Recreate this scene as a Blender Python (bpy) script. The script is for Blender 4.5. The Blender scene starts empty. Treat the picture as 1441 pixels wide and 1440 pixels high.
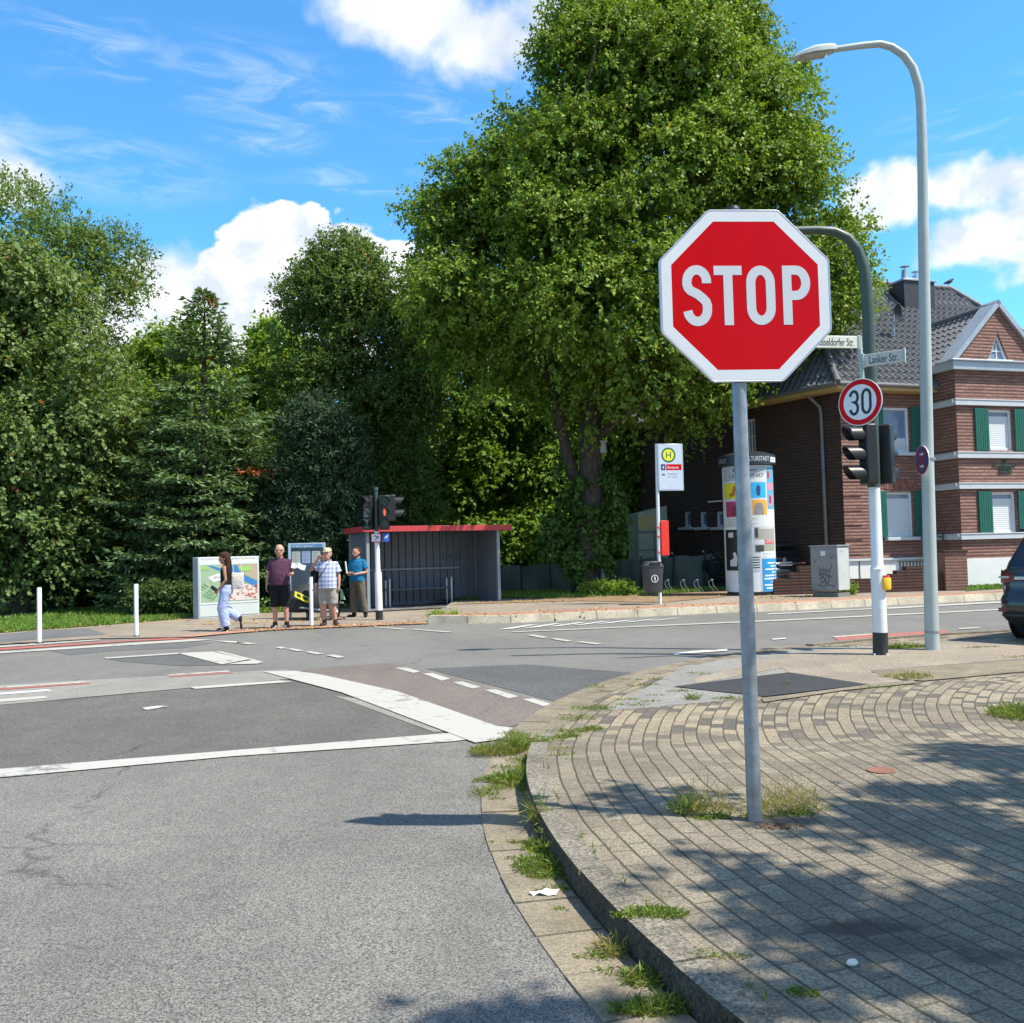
import bpy, bmesh, math, random
import numpy as np
from mathutils import Vector, Matrix
random.seed(7); RNG = np.random.default_rng(11)
S = bpy.context.scene
COL = S.collection
PI = math.pi
# ---------------------------------------------------------------- camera model (used to survey the place from the photo)
CF = 1340.0; CH = 1.55; CP = math.atan(56/CF); CR = math.radians(-1.4)
_f = Vector((0, math.cos(CP), math.sin(CP))); _r0 = Vector((1, 0, 0)); _u0 = Vector((0, -math.sin(CP), math.cos(CP)))
CRt = math.cos(CR)*_r0 + math.sin(CR)*_u0
CUp = math.cos(CR)*_u0 - math.sin(CR)*_r0
def ray(x, y): return _f + CRt*((x-720.5)/CF) + CUp*((720-y)/CF)
def G(x, y, z=0.0):
    d = ray(x, y); t = (z-CH)/d.z
    return Vector((d.x*t, d.y*t, z))
def D(x, y, Y):
    d = ray(x, y); t = Y/d.y
    return Vector((d.x*t, Y, CH+d.z*t))
cam = bpy.data.cameras.new('camera'); co = bpy.data.objects.new('camera', cam); COL.objects.link(co)
cam.sensor_width = 36; cam.lens = 36*CF/1441; cam.clip_end = 2000; cam.clip_start = 0.05
Mc = Matrix((( CRt.x, CUp.x, -_f.x, 0), (CRt.y, CUp.y, -_f.y, 0), (CRt.z, CUp.z, -_f.z, CH), (0, 0, 0, 1)))
co.matrix_world = Mc
S.camera = co
S.view_settings.view_transform = 'Standard'; S.view_settings.look = 'None'; S.view_settings.gamma = 1
S.view_settings.exposure = 0.6
S.cycles.use_denoising = True
S.cycles.max_bounces = 6; S.cycles.diffuse_bounces = 4; S.cycles.glossy_bounces = 3
S.cycles.transmission_bounces = 4; S.cycles.transparent_max_bounces = 6
S.cycles.caustics_reflective = False; S.cycles.caustics_refractive = False
# ---------------------------------------------------------------- node helpers
class NT:
    def __init__(s, tree): s.t = tree; s.n = tree.nodes; s.l = tree.links
    def new(s, typ, **kw):
        n = s.n.new(typ)
        for k, v in kw.items(): setattr(n, k, v)
        return n
    def link(s, a, b): s.l.new(a, b)
    def val(s, sock, v):
        if hasattr(v, 'is_output') or isinstance(v, bpy.types.NodeSocket): s.l.new(v, sock)
        else: sock.default_value = v
    def math(s, op, a, b=None, c=None, clamp=False):
        n = s.n.new('ShaderNodeMath'); n.operation = op; n.use_clamp = clamp
        s.val(n.inputs[0], a)
        if b is not None: s.val(n.inputs[1], b)
        if c is not None: s.val(n.inputs[2], c)
        return n.outputs[0]
    def mix(s, fac, a, b, blend='MIX'):
        n = s.n.new('ShaderNodeMix'); n.data_type = 'RGBA'; n.blend_type = blend
        s.val(n.inputs[0], fac); s.val(n.inputs[6], a if not isinstance(a, tuple) else rgba(a)); s.val(n.inputs[7], b if not isinstance(b, tuple) else rgba(b))
        return n.outputs[2]
    def noise(s, vec, scale, detail=4, rough=.6, dist=0):
        n = s.n.new('ShaderNodeTexNoise'); s.l.new(vec, n.inputs['Vector'])
        n.inputs['Scale'].default_value = scale; n.inputs['Detail'].default_value = detail
        n.inputs['Roughness'].default_value = rough; n.inputs['Distortion'].default_value = dist
        return n.outputs['Fac']
    def remap(s, v, a, b, c=0.0, d=1.0, smooth=False):
        n = s.n.new('ShaderNodeMapRange'); n.clamp = True
        if smooth: n.interpolation_type = 'SMOOTHSTEP'
        s.val(n.inputs[0], v)
        for i, q in enumerate((a, b, c, d)): s.val(n.inputs[1+i], q)
        return n.outputs[0]
    def vmap(s, vec, scale=(1, 1, 1), loc=(0, 0, 0), rot=(0, 0, 0)):
        n = s.n.new('ShaderNodeMapping'); s.l.new(vec, n.inputs[0])
        n.inputs['Scale'].default_value = scale; n.inputs['Location'].default_value = loc; n.inputs['Rotation'].default_value = rot
        return n.outputs[0]
def rgba(c): return (c[0], c[1], c[2], 1.0) if len(c) == 3 else c
def sr(r, g, b):
    f = lambda c: (c/255/12.92) if c/255 <= .04045 else ((c/255+.055)/1.055)**2.4
    return (f(r), f(g), f(b))
def base_mat(name):
    m = bpy.data.materials.new(name); m.use_nodes = True
    t = NT(m.node_tree); b = m.node_tree.nodes['Principled BSDF']
    return m, t, b
_mats = {}
def pbr(name, col, rough=.6, var=.12, scale=6.0, metal=0.0, bump=0.0, bscale=60.0, spec=.5, dirt=0.0, dirtcol=(.12, .1, .08), emit=None, coat=0.0, bdist=.004):
    """plain painted / cast surface with a little wear in colour, gloss and relief"""
    if name in _mats: return _mats[name]
    m, t, b = base_mat(name)
    oc = t.new('ShaderNodeTexCoord').outputs['Object']
    n = t.noise(oc, scale, 5, .65)
    lo = tuple(c*(1-var) for c in col); hi = tuple(min(1, c*(1+var)) for c in col)
    c = t.mix(t.remap(n, .3, .7), lo, hi)
    if dirt > 0:
        n2 = t.noise(oc, scale*2.7, 6, .7, .4)
        c = t.mix(t.math('MULTIPLY', t.remap(n2, .48, .72), dirt), c, dirtcol)
    t.link(c, b.inputs['Base Color'])
    t.link(t.remap(n, .2, .8, max(.02, rough-.08), min(1, rough+.1)), b.inputs['Roughness'])
    b.inputs['Metallic'].default_value = metal
    b.inputs['Specular IOR Level'].default_value = spec
    if coat: b.inputs['Coat Weight'].default_value = coat; b.inputs['Coat Roughness'].default_value = .08
    if bump > 0:
        bn = t.new('ShaderNodeBump'); bn.inputs['Strength'].default_value = min(1, bump); bn.inputs['Distance'].default_value = bdist
        t.link(t.noise(oc, bscale, 4, .6), bn.inputs['Height']); t.link(bn.outputs[0], b.inputs['Normal'])
    if emit: b.inputs['Emission Color'].default_value = rgba(emit[0]); b.inputs['Emission Strength'].default_value = emit[1]
    _mats[name] = m
    return m
# ---------------------------------------------------------------- mesh builder
def frame(o, x, y=(0, 0, 1)):
    """plane frame: origin, x direction, up direction, normal = x cross up"""
    x = Vector(x).normalized(); y = Vector(y).normalized(); z = x.cross(y).normalized(); o = Vector(o)
    return Matrix(((x.x, y.x, z.x, o.x), (x.y, y.y, z.y, o.y), (x.z, y.z, z.z, o.z), (0, 0, 0, 1)))
I4 = Matrix.Identity(4)
def T(x, y=0, z=0): return Matrix.Translation(Vector((x, y, z)) if not isinstance(x, Vector) else x)
def RZ(a): return Matrix.Rotation(a, 4, 'Z')
def RX(a): return Matrix.Rotation(a, 4, 'X')
def RY(a): return Matrix.Rotation(a, 4, 'Y')
class MB:
    def __init__(s): s.v = []; s.f = []; s.uv = {}; s.mi = []; s.cur = 0
    def m(s, i): s.cur = i; return s
    def add(s, vs, fs, M=None, uvs=None):
        k = len(s.v)
        for p in vs:
            p = Vector(p)
            s.v.append(tuple(M @ p) if M is not None else tuple(p))
        for j, f in enumerate(fs):
            if uvs: s.uv[len(s.f)] = uvs[j]
            s.f.append(tuple(k+i for i in f)); s.mi.append(s.cur)
        return s
    def box(s, c, d, M=None):
        x, y, z = c; a, b, e = d[0]/2, d[1]/2, d[2]/2
        vs = [(x+i*a, y+j*b, z+k*e) for k in (-1, 1) for j in (-1, 1) for i in (-1, 1)]
        return s.add(vs, [(0, 2, 3, 1), (4, 5, 7, 6), (0, 1, 5, 4), (2, 6, 7, 3), (0, 4, 6, 2), (1, 3, 7, 5)], M)
    def tube(s, pts, rad, n=10, M=None, caps=True, round_ends=False, flat=1.0):
        pts = [Vector(p) for p in pts]
        if not isinstance(rad, (list, tuple)): rad = [rad]*len(pts)
        rad = list(rad)
        if round_ends:
            def ext(p, q, r, sgn):
                d = (p-q).normalized(); out = []
                for a in (.5, .8, .96):
                    out.append((p+d*r*a, r*math.sqrt(max(0.0, 1-a*a))))
                return out
            e0 = ext(pts[0], pts[1], rad[0], -1)[::-1]; e1 = ext(pts[-1], pts[-2], rad[-1], 1)
            pts = [p for p, _ in e0]+pts+[p for p, _ in e1]; rad = [r for _, r in e0]+rad+[r for _, r in e1]
        vs = []; fs = []
        d = (pts[1]-pts[0]).normalized()
        up = Vector((0, 0, 1)) if abs(d.z) < .9 else Vector((0, 1, 0))
        a = d.cross(up).normalized(); b = a.cross(d).normalized()
        for i, p in enumerate(pts):
            if i == 0: t = pts[1]-pts[0]
            elif i == len(pts)-1: t = pts[-1]-pts[-2]
            else: t = (pts[i+1]-pts[i]).normalized()+(pts[i]-pts[i-1]).normalized()
            t = t.normalized() if t.length > 1e-9 else d
            a = (a-t*a.dot(t)).normalized(); b = t.cross(a)
            for k in range(n):
                w = 2*PI*k/n
                vs.append(p+a*math.cos(w)*rad[i]+b*math.sin(w)*rad[i]*flat)
        for i in range(len(pts)-1):
            for k in range(n):
                k2 = (k+1) % n
                fs.append((i*n+k, i*n+k2, (i+1)*n+k2, (i+1)*n+k))
        if caps:
            fs.append(tuple(range(n-1, -1, -1))); fs.append(tuple((len(pts)-1)*n+k for k in range(n)))
        return s.add(vs, fs, M)
    def loft(s, rings, n=16, M=None, p=2.0):
        """rings: (cx,cy,cz,rx,ry) horizontal super-ellipses, closed at both ends"""
        vs = []; fs = []
        for cx, cy, cz, rx, ry in rings:
            for k in range(n):
                w = 2*PI*k/n; c, q = math.cos(w), math.sin(w)
                vs.append((cx+rx*math.copysign(abs(c)**(2/p), c), cy+ry*math.copysign(abs(q)**(2/p), q), cz))
        for i in range(len(rings)-1):
            for k in range(n):
                k2 = (k+1) % n
                fs.append((i*n+k, i*n+k2, (i+1)*n+k2, (i+1)*n+k))
        fs.append(tuple(range(n-1, -1, -1))); fs.append(tuple((len(rings)-1)*n+k for k in range(n)))
        return s.add(vs, fs, M)
    def rrect(s, rings, rc=.22, bulge=.05, M=None, nc=6, ne=8):
        """closed body from rounded rectangles in plan: (x0, x1, half width, z); ends bulge a little"""
        vs = []; fs = []; n = None
        for x0, x1, w, z in rings:
            r = min(rc, w*.9, (x1-x0)*.45); P = []
            for (cx, cy, a0) in ((x1-r, w-r, 0), (x0+r, w-r, PI/2), (x0+r, -w+r, PI), (x1-r, -w+r, 1.5*PI)):
                for k in range(nc+1): a = a0+PI/2*k/nc; P.append((cx+r*math.cos(a), cy+r*math.sin(a)))
                if a0 == PI/2:
                    for k in range(1, ne): P.append((x0, (w-r)*(1-2*k/ne)))
                if a0 == 1.5*PI:
                    for k in range(1, ne): P.append((x1, (w-r)*(-1+2*k/ne)))
            n = len(P); xm = (x0+x1)/2
            for x, y in P:
                b_ = bulge*(y/w)**2
                vs.append((x+(b_ if x < xm else -b_), y, z))
        for i in range(len(rings)-1):
            for k in range(n):
                k2 = (k+1) % n
                fs.append((i*n+k, i*n+k2, (i+1)*n+k2, (i+1)*n+k))
        fs.append(tuple(range(n-1, -1, -1))); fs.append(tuple((len(rings)-1)*n+k for k in range(n)))
        return s.add(vs, fs, M)
    def ball(s, c, r, M=None, n=12, m=8):
        if not isinstance(r, (tuple, list)): r = (r, r, r)
        rings = []
        for i in range(m+1):
            w = -PI/2+PI*i/m; q = max(.02, math.cos(w))
            rings.append((c[0], c[1], c[2]+r[2]*math.sin(w), r[0]*q, r[1]*q))
        return s.loft(rings, n, M)
    def lathe(s, prof, n=24, M=None, caps=True):
        return s.loft([(0, 0, z, r, r) for r, z in prof], n, M)
    def prism(s, poly, d, M=None, z0=0.0):
        """2D polygon in the frame's x,y extruded along its normal from z0 to z0+d"""
        n = len(poly)
        ar = sum(poly[i][0]*poly[(i+1) % n][1]-poly[(i+1) % n][0]*poly[i][1] for i in range(n))
        if ar < 0: poly = poly[::-1]
        vs = [(x, y, z0) for x, y in poly]+[(x, y, z0+d) for x, y in poly]
        fs = [tuple(range(n-1, -1, -1)), tuple(range(n, 2*n))]+[(i, (i+1) % n, n+(i+1) % n, n+i) for i in range(n)]
        return s.add(vs, fs, M)
    def poly(s, pts, M=None, z=0.0):
        return s.prism(pts, .0015, M, z)
    def ring2(s, outer, inner, d, M=None, z0=0.0):
        n = len(outer)
        vs = [(x, y, z0+d) for x, y in outer]+[(x, y, z0+d) for x, y in inner]+[(x, y, z0) for x, y in outer]+[(x, y, z0) for x, y in inner]
        fs = []
        for i in range(n):
            j = (i+1) % n
            fs += [(i, j, n+j, n+i), (2*n+i, 3*n+i, 3*n+j, 2*n+j), (i, 2*n+i, 2*n+j, j), (n+i, n+j, 3*n+j, 3*n+i)]
        return s.add(vs, fs, M)
    def ribbon(s, pts, w, d=.0015, M=None, z0=0.0, closed=False):
        pts = [Vector((p[0], p[1])) for p in pts]
        pts = [p for i, p in enumerate(pts) if i == 0 or (p-pts[i-1]).length > 1e-6]
        if closed and (pts[0]-pts[-1]).length < 1e-6: pts.pop()
        n = len(pts); L = []; R = []
        for i in range(n):
            if closed: a = pts[i]-pts[i-1]; b = pts[(i+1) % n]-pts[i]
            else:
                a = pts[i]-pts[i-1] if i else pts[1]-pts[0]; b = pts[i+1]-pts[i] if i < n-1 else pts[-1]-pts[-2]
            a.normalize(); b.normalize(); t = (a+b); t = t.normalized() if t.length > 1e-6 else b
            nn = Vector((-t.y, t.x)); k = (w/2)/max(.35, nn.dot(Vector((-b.y, b.x))))
            L.append(pts[i]+nn*k); R.append(pts[i]-nn*k)
        vs = [(p.x, p.y, z0+d) for p in L]+[(p.x, p.y, z0+d) for p in R]+[(p.x, p.y, z0) for p in L]+[(p.x, p.y, z0) for p in R]
        fs = []
        for i in range(n if closed else n-1):
            j = (i+1) % n
            fs += [(i, n+i, n+j, j), (i, j, 2*n+j, 2*n+i), (n+i, 3*n+i, 3*n+j, n+j)]
        if not closed: fs += [(0, 2*n, 3*n, n), (n-1, 2*n-1, 4*n-1, 3*n-1)]
        return s.add(vs, fs, M)
    def text(s, txt, h, M=None, z0=0.0, width=None, align='L', fn=None, bold=0.0, d=.0012):
        cu = bpy.data.curves.new('t', 'FONT'); cu.body = txt; cu.size = 1; cu.extrude = 0; cu.resolution_u = 3; cu.offset = bold
        ob = bpy.data.objects.new('t', cu); COL.objects.link(ob)
        dg = bpy.context.evaluated_depsgraph_get(); me = bpy.data.meshes.new_from_object(ob.evaluated_get(dg))
        P = [v.co.copy() for v in me.vertices]; F = [tuple(p.vertices) for p in me.polygons]
        bpy.data.objects.remove(ob); bpy.data.meshes.remove(me); bpy.data.curves.remove(cu)
        if not P: return s
        x0 = min(p.x for p in P); x1 = max(p.x for p in P)
        k = h/.72; kx = k if width is None else width/(x1-x0)
        w = (x1-x0)*kx; off = {'L': 0, 'C': -w/2, 'R': -w}[align]
        V = [((p.x-x0)*kx+off, p.y*k, z0+d) for p in P]
        if fn: V = [fn(*p) for p in V]
        return s.add(V, F, M)
    def build(s, name, mats, parent=None, smooth=False, bevel=0.0, label=None, cat=None, group=None, kind=None, angle=35, seg=2):
        me = bpy.data.meshes.new(name); me.from_pydata(s.v, [], s.f)
        if not isinstance(mats, (list, tuple)): mats = [mats]
        for m_ in mats: me.materials.append(m_)
        if len(mats) > 1: me.polygons.foreach_set('material_index', s.mi)
        if s.uv:
            ul = me.uv_layers.new(name='UVMap'); buf = np.zeros(len(me.loops)*2, dtype=np.float32)
            li = 0
            for fi, f in enumerate(s.f):
                u = s.uv.get(fi)
                if u:
                    for k in range(len(f)): buf[2*(li+k)] = u[k][0]; buf[2*(li+k)+1] = u[k][1]
                li += len(f)
            ul.data.foreach_set('uv', buf)
        if smooth:
            me.polygons.foreach_set('use_smooth', [True]*len(me.polygons))
            me.update(); 
            me.set_sharp_from_angle(angle=math.radians(angle))
        me.update()
        o = bpy.data.objects.new(name, me); COL.objects.link(o)
        if parent is not None: o.parent = parent
        if bevel > 0:
            b = o.modifiers.new('bevel', 'BEVEL'); b.width = bevel; b.segments = seg; b.limit_method = 'ANGLE'; b.angle_limit = math.radians(40)
            b.harden_normals = False
            me.polygons.foreach_set('use_smooth', [True]*len(me.polygons)); me.set_sharp_from_angle(angle=math.radians(angle))
        tag(o, label, cat, group, kind)
        return o
def tag(o, label=None, cat=None, group=None, kind=None):
    if label: o['label'] = label
    if cat: o['category'] = cat
    if group: o['group'] = group
    if kind: o['kind'] = kind
    return o
def thing(name, label, cat, loc=(0, 0, 0), rotz=0.0, group=None):
    o = bpy.data.objects.new(name, None); COL.objects.link(o)
    o.location = loc; o.rotation_euler = (0, 0, rotz); o.empty_display_size = .2
    return tag(o, label, cat, group)
def copy_tree(o, parent=None):
    c = o.copy(); COL.objects.link(c); c.parent = parent
    for ch in list(o.children): copy_tree(ch, c)
    return c
def fuse(mb, name, mat, parent, voxel=.012, it=4, label=None):
    """one continuous skin over overlapping limbs"""
    o = mb.build(name, mat, None)
    r = o.modifiers.new('r', 'REMESH'); r.mode = 'VOXEL'; r.voxel_size = voxel; r.use_smooth_shade = True
    q = o.modifiers.new('s', 'SMOOTH'); q.iterations = it; q.factor = .5
    dg = bpy.context.evaluated_depsgraph_get(); me = bpy.data.meshes.new_from_object(o.evaluated_get(dg))
    o.modifiers.clear(); old = o.data; o.data = me; bpy.data.meshes.remove(old); me.name = name
    me.polygons.foreach_set('use_smooth', [True]*len(me.polygons))
    o.parent = parent
    if label: o['label'] = label
    return o
def arc(cx, cy, r, a0, a1, n=16, ry=None):
    ry = r if ry is None else ry
    return [(cx+r*math.cos(a0+(a1-a0)*i/n), cy+ry*math.sin(a0+(a1-a0)*i/n)) for i in range(n+1)]
def circ(cx, cy, r, n=40, ry=None): return arc(cx, cy, r, 0, 2*PI, n, ry)[:-1]
# ---------------------------------------------------------------- leaves and blades
def nrmz(a): return a/np.maximum(1e-9, np.linalg.norm(a, axis=1))[:, None]
def leaf_quads(P, Dr, N, L, W, fold=.18):
    side = nrmz(np.cross(Dr, N)); nn = np.cross(side, Dr)
    V = np.empty((len(P), 4, 3), dtype=np.float32)
    mid = P+Dr*(L*.45)[:, None]; lift = nn*(fold*W)[:, None]; sd = side*(W*.5)[:, None]
    V[:, 0] = P; V[:, 1] = mid+sd+lift; V[:, 2] = P+Dr*L[:, None]; V[:, 3] = mid-sd+lift
    return V
def quad_mesh(name, V, tint, mat, parent=None, extra=None):
    n = len(V); me = bpy.data.meshes.new(name)
    me.vertices.add(n*4); me.vertices.foreach_set('co', V.reshape(-1))
    me.loops.add(n*4); me.loops.foreach_set('vertex_index', np.arange(n*4, dtype=np.int32))
    me.polygons.add(n); me.polygons.foreach_set('loop_start', np.arange(0, n*4, 4, dtype=np.int32))
    try: me.polygons.foreach_set('loop_total', np.full(n, 4, dtype=np.int32))
    except Exception: pass
    at = me.attributes.new('tint', 'FLOAT', 'POINT'); at.data.foreach_set('value', np.repeat(tint.astype(np.float32), 4))
    me.materials.append(mat); me.update(calc_edges=True); me.validate()
    o = bpy.data.objects.new(name, me); COL.objects.link(o)
    if parent is not None: o.parent = parent
    return o
def leaf_mat(name, dark, light, odd=None, trans=.35, rough=.5, spec=.18, tcol=None):
    m, t, b = base_mat(name)
    a = t.new('ShaderNodeAttribute'); a.attribute_name = 'tint'
    c = t.mix(t.remap(a.outputs['Fac'], 0, 1), dark, light)
    if odd: c = t.mix(t.remap(a.outputs['Fac'], 1.0, 1.15), c, odd)
    t.link(c, b.inputs['Base Color']); b.inputs['Roughness'].default_value = rough; b.inputs['Specular IOR Level'].default_value = spec
    tr = t.new('ShaderNodeBsdfTranslucent')
    tc = t.mix(1.0, c, tcol or (1.35, 1.25, .45), 'MULTIPLY'); t.link(tc, tr.inputs['Color'])
    mx = t.new('ShaderNodeMixShader'); mx.inputs[0].default_value = trans
    t.link(b.outputs[0], mx.inputs[1]); t.link(tr.outputs[0], mx.inputs[2])
    t.link(mx.outputs[0], t.n['Material Output'].inputs[0])
    return m
def rsph(n):
    return nrmz(RNG.normal(size=(n, 3)))
def crown(name, clumps, twigs, K, leaf, mat, parent, droop=.25, tl=(.35, .8), asp=.62, spread=.5, upn=.6, tint=(.1, .8), cl_var=.2, squash=None, odd=0.0, shell=.5, nout=.7):
    C = np.array([c[:3] for c in clumps], dtype=float); R = np.array([c[3:6] for c in clumps], dtype=float)
    w = (R[:, 0]*R[:, 2]); w /= w.sum()
    ci = RNG.choice(len(C), size=twigs, p=w)
    dv = rsph(twigs); dv[:, 2] = np.where((dv[:, 2] < -.3) & (RNG.random(twigs) < .6), -dv[:, 2], dv[:, 2])
    rad = shell+(1-shell)*RNG.random(twigs)**.5
    A = C[ci]+R[ci]*dv*rad[:, None]
    td = nrmz(dv*.8+RNG.normal(size=(twigs, 3))*spread+np.array([0, 0, .1]))
    TL = RNG.uniform(tl[0], tl[1], twigs)
    ctint = RNG.uniform(-cl_var, cl_var, len(C))
    n = twigs*K
    tt = np.tile((np.arange(K)+.5)/K, twigs); ii = np.repeat(np.arange(twigs), K)
    tt = tt+RNG.uniform(-.08, .08, n)
    P = A[ii]+td[ii]*(TL[ii]*tt)[:, None]+np.stack([np.zeros(n), np.zeros(n), -.5*droop*TL[ii]*tt**2], 1)
    P += RNG.normal(size=(n, 3))*.04
    Dr = nrmz(td[ii]*.5+RNG.normal(size=(n, 3))*.65+np.array([0, 0, -droop]))
    N = nrmz(np.array([0, 0, upn*.8])+dv[ii]*nout+RNG.normal(size=(n, 3))*.4)
    Ls = leaf*RNG.uniform(.65, 1.3, n)
    tn = np.clip(RNG.uniform(tint[0], tint[1], n)*.65+(.5*(tint[0]+tint[1])+ctint[ci])[ii]*.35, 0, 1)
    if odd > 0: tn = np.where(RNG.random(n) < odd, 1.15, tn)
    V = leaf_quads(P, Dr, N, Ls, Ls*asp)
    return quad_mesh(name, V, tn, mat, parent)
def env_clumps(prof, Y, n, r=(.8, 1.6), dep=.8, front=.6, flat=.78, fill=.25, edge=.25):
    """prof: list of (py, pxl, pxr) outline rows surveyed at distance Y"""
    rows = []
    for py, a, b in prof:
        A = D(a, py, Y); B = D(b, py, Y); rows.append(((A.z+B.z)/2, A.x, B.x))
    rows.sort(); zs = np.array([q[0] for q in rows]); xl = np.array([q[1] for q in rows]); xr = np.array([q[2] for q in rows])
    out = []
    # sample heights by width
    zz = np.linspace(zs[0], zs[-1], 200); ww = np.interp(zz, zs, xr)-np.interp(zz, zs, xl); ww = ww**1.4; cw = np.cumsum(ww); cw /= cw[-1]
    for i in range(n):
        z = float(np.interp(random.random(), cw, zz))
        a, b = float(np.interp(z, zs, xl)), float(np.interp(z, zs, xr)); cx = (a+b)/2; hx = (b-a)/2
        rr = min(random.uniform(*r), hx*.85)
        u = random.random()
        if u < edge: ang = random.choice((0, PI))+random.uniform(-.35, .35); f = 1.0
        elif u < edge+fill: ang = random.uniform(0, 2*PI); f = random.random()**.5*.7
        else: ang = (-random.random()*PI if random.random() < front else random.random()*PI); f = random.uniform(.75, 1.0)
        z = min(z, zs[-1]-rr*flat*.9)
        out.append((cx+math.cos(ang)*max(0, hx-rr)*f, Y+math.sin(ang)*max(0, hx*dep-rr)*f, z, rr, rr, rr*flat))
    return out
# ================================================================ light, sky
SUN = Vector((.60, -.22, 1.0)).normalized()
sl = bpy.data.lights.new('sun', 'SUN'); sl.energy = 5.0; sl.angle = math.radians(.53); sl.color = (1.0, .94, .82)
so = bpy.data.objects.new('sun', sl); COL.objects.link(so); so.rotation_euler = SUN.to_track_quat('Z', 'Y').to_euler()
W = bpy.data.worlds.new('World'); S.world = W; W.use_nodes = True
wt = NT(W.node_tree); bg = W.node_tree.nodes['Background']
sky = wt.new('ShaderNodeTexSky'); sky.sky_type = 'NISHITA'; sky.sun_disc = False
sky.sun_elevation = math.asin(SUN.z); sky.sun_rotation = math.atan2(SUN.x, SUN.y); sky.air_density = 1.0; sky.dust_density = .35; sky.ozone_density = 1.6
hs = wt.new('ShaderNodeHueSaturation'); hs.inputs['Saturation'].default_value = 1.08; hs.inputs['Value'].default_value = 1.0
wt.link(sky.outputs[0], hs.inputs['Color'])
skyc = wt.mix(1.0, hs.outputs[0], (.54, 1.07, 1.29), 'MULTIPLY')
dirv = wt.new('ShaderNodeTexCoord').outputs['Generated']
sp = wt.new('ShaderNodeSeparateXYZ'); wt.link(dirv, sp.inputs[0])
az = wt.math('ARCTAN2', sp.outputs[0], sp.outputs[1]); el = wt.math('ARCSINE', sp.outputs[2])
def azel(px, py):
    d = ray(px, py).normalized(); return math.atan2(d.x, d.y), math.asin(d.z)
def blob(px, py, a, b):
    u, v = azel(px, py)
    x = wt.math('DIVIDE', wt.math('SUBTRACT', az, u), a/CF); y = wt.math('DIVIDE', wt.math('SUBTRACT', el, v), b/CF)
    return wt.math('SUBTRACT', 1.0, wt.math('SQRT', wt.math('ADD', wt.math('MULTIPLY', x, x), wt.math('MULTIPLY', y, y))))
def union(lst):
    r = lst[0]
    for q in lst[1:]: r = wt.math('SMOOTH_MAX', r, q, .18)
    return r
nv = wt.vmap(dirv, (1, 1, 1.25))
n_big = wt.noise(nv, 11, 8, .58, .25); n_off = wt.noise(wt.vmap(dirv, (1, 1, 1.25), (-.018, 0.0, -.03)), 11, 8, .58, .25)
vor = wt.new('ShaderNodeTexVoronoi'); wt.link(wt.vmap(dirv, (1, 1, 1.2)), vor.inputs['Vector']); vor.inputs['Scale'].default_value = 46; vor.feature = 'SMOOTH_F1'
vor.inputs['Smoothness'].default_value = .35
puff = wt.math('SUBTRACT', .5, vor.outputs['Distance'])
edge = wt.math('ADD', wt.math('MULTIPLY', wt.math('SUBTRACT', n_big, .5), 1.25), wt.math('MULTIPLY', puff, .22))
hard = union([blob(*q) for q in ((405, 348, 92, 66), (462, 362, 82, 62), (345, 392, 80, 55), (262, 450, 130, 75), (515, 392, 80, 55), (575, 380, 70, 40), (330, 480, 240, 80))])
hard2 = union([blob(*q) for q in ((1262, 278, 78, 46), (1370, 262, 95, 42), (1440, 245, 80, 40), (1400, 330, 130, 46), (1500, 300, 120, 90), (1230, 300, 50, 26))])
soft = union([blob(*q) for q in ((585, 10, 150, 62), (690, 55, 120, 66), (800, 10, 160, 80), (-10, 250, 95, 40), (240, 395, 110, 55), (-160, 180, 160, 70))])
m1 = wt.remap(wt.math('ADD', hard, edge), .02, .13, 0, 1, True)
m2 = wt.remap(wt.math('ADD', hard2, wt.math('MULTIPLY', edge, 1.3)), .04, .55, 0, .93, True)
m3 = wt.remap(wt.math('ADD', soft, edge), .0, .62, 0, .9, True)
wn = wt.noise(wt.vmap(dirv, (5, 3, 21), (0, 0, 0), (0, .25, 0)), 2.6, 7, .62, .8)
wisp = union([blob(*q) for q in ((330, 110, 190, 60), (420, 148, 110, 40), (370, 192, 100, 30), (500, 255, 150, 28), (20, 190, 150, 60), (180, 240, 160, 50), (620, 150, 140, 60), (1400, 170, 160, 60), (110, 60, 140, 60))])
m4 = wt.math('MULTIPLY', wt.remap(wn, .42, .78, 0, 1, True), wt.remap(wisp, -.1, .75, 0, .34, True))
# unseen cloud added over the rest of the sky to neutralise blue ambient light
rest = wt.math('MULTIPLY', wt.remap(wt.noise(dirv, 3.1, 8, .6, .3), .42, .60, 0, .95, True), wt.math('MAXIMUM', wt.remap(el, .62, .8, 0, 1, True), wt.remap(sp.outputs[1], .15, -.25, 0, 1, True)))
relief = wt.remap(wt.math('SUBTRACT', n_big, n_off), -.13, .12, 0, 1, True)
ccol = wt.mix(relief, (.66, .73, .83), (1.04, 1.04, 1.04))
ccol2 = wt.mix(wt.remap(n_big, .35, .65), (.62, .69, .78), (1.0, 1.0, 1.0))
K_SKY = .15
W.cycles.sampling_method = 'MANUAL'; W.cycles.sample_map_resolution = 512
def sc(c): return wt.mix(1.0, c, (.8/K_SKY, .8/K_SKY, .8/K_SKY), 'MULTIPLY')
c = wt.mix(m4, skyc, sc(wt.mix(0.0, (.92, .97, 1.02), (1, 1, 1))))
c = wt.mix(rest, c, wt.mix(1.0, sc(ccol2), (.62, .62, .62), 'MULTIPLY')); c = wt.mix(m3, c, sc(ccol2)); c = wt.mix(m2, c, sc(ccol)); c = wt.mix(m1, c, sc(ccol))
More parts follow.
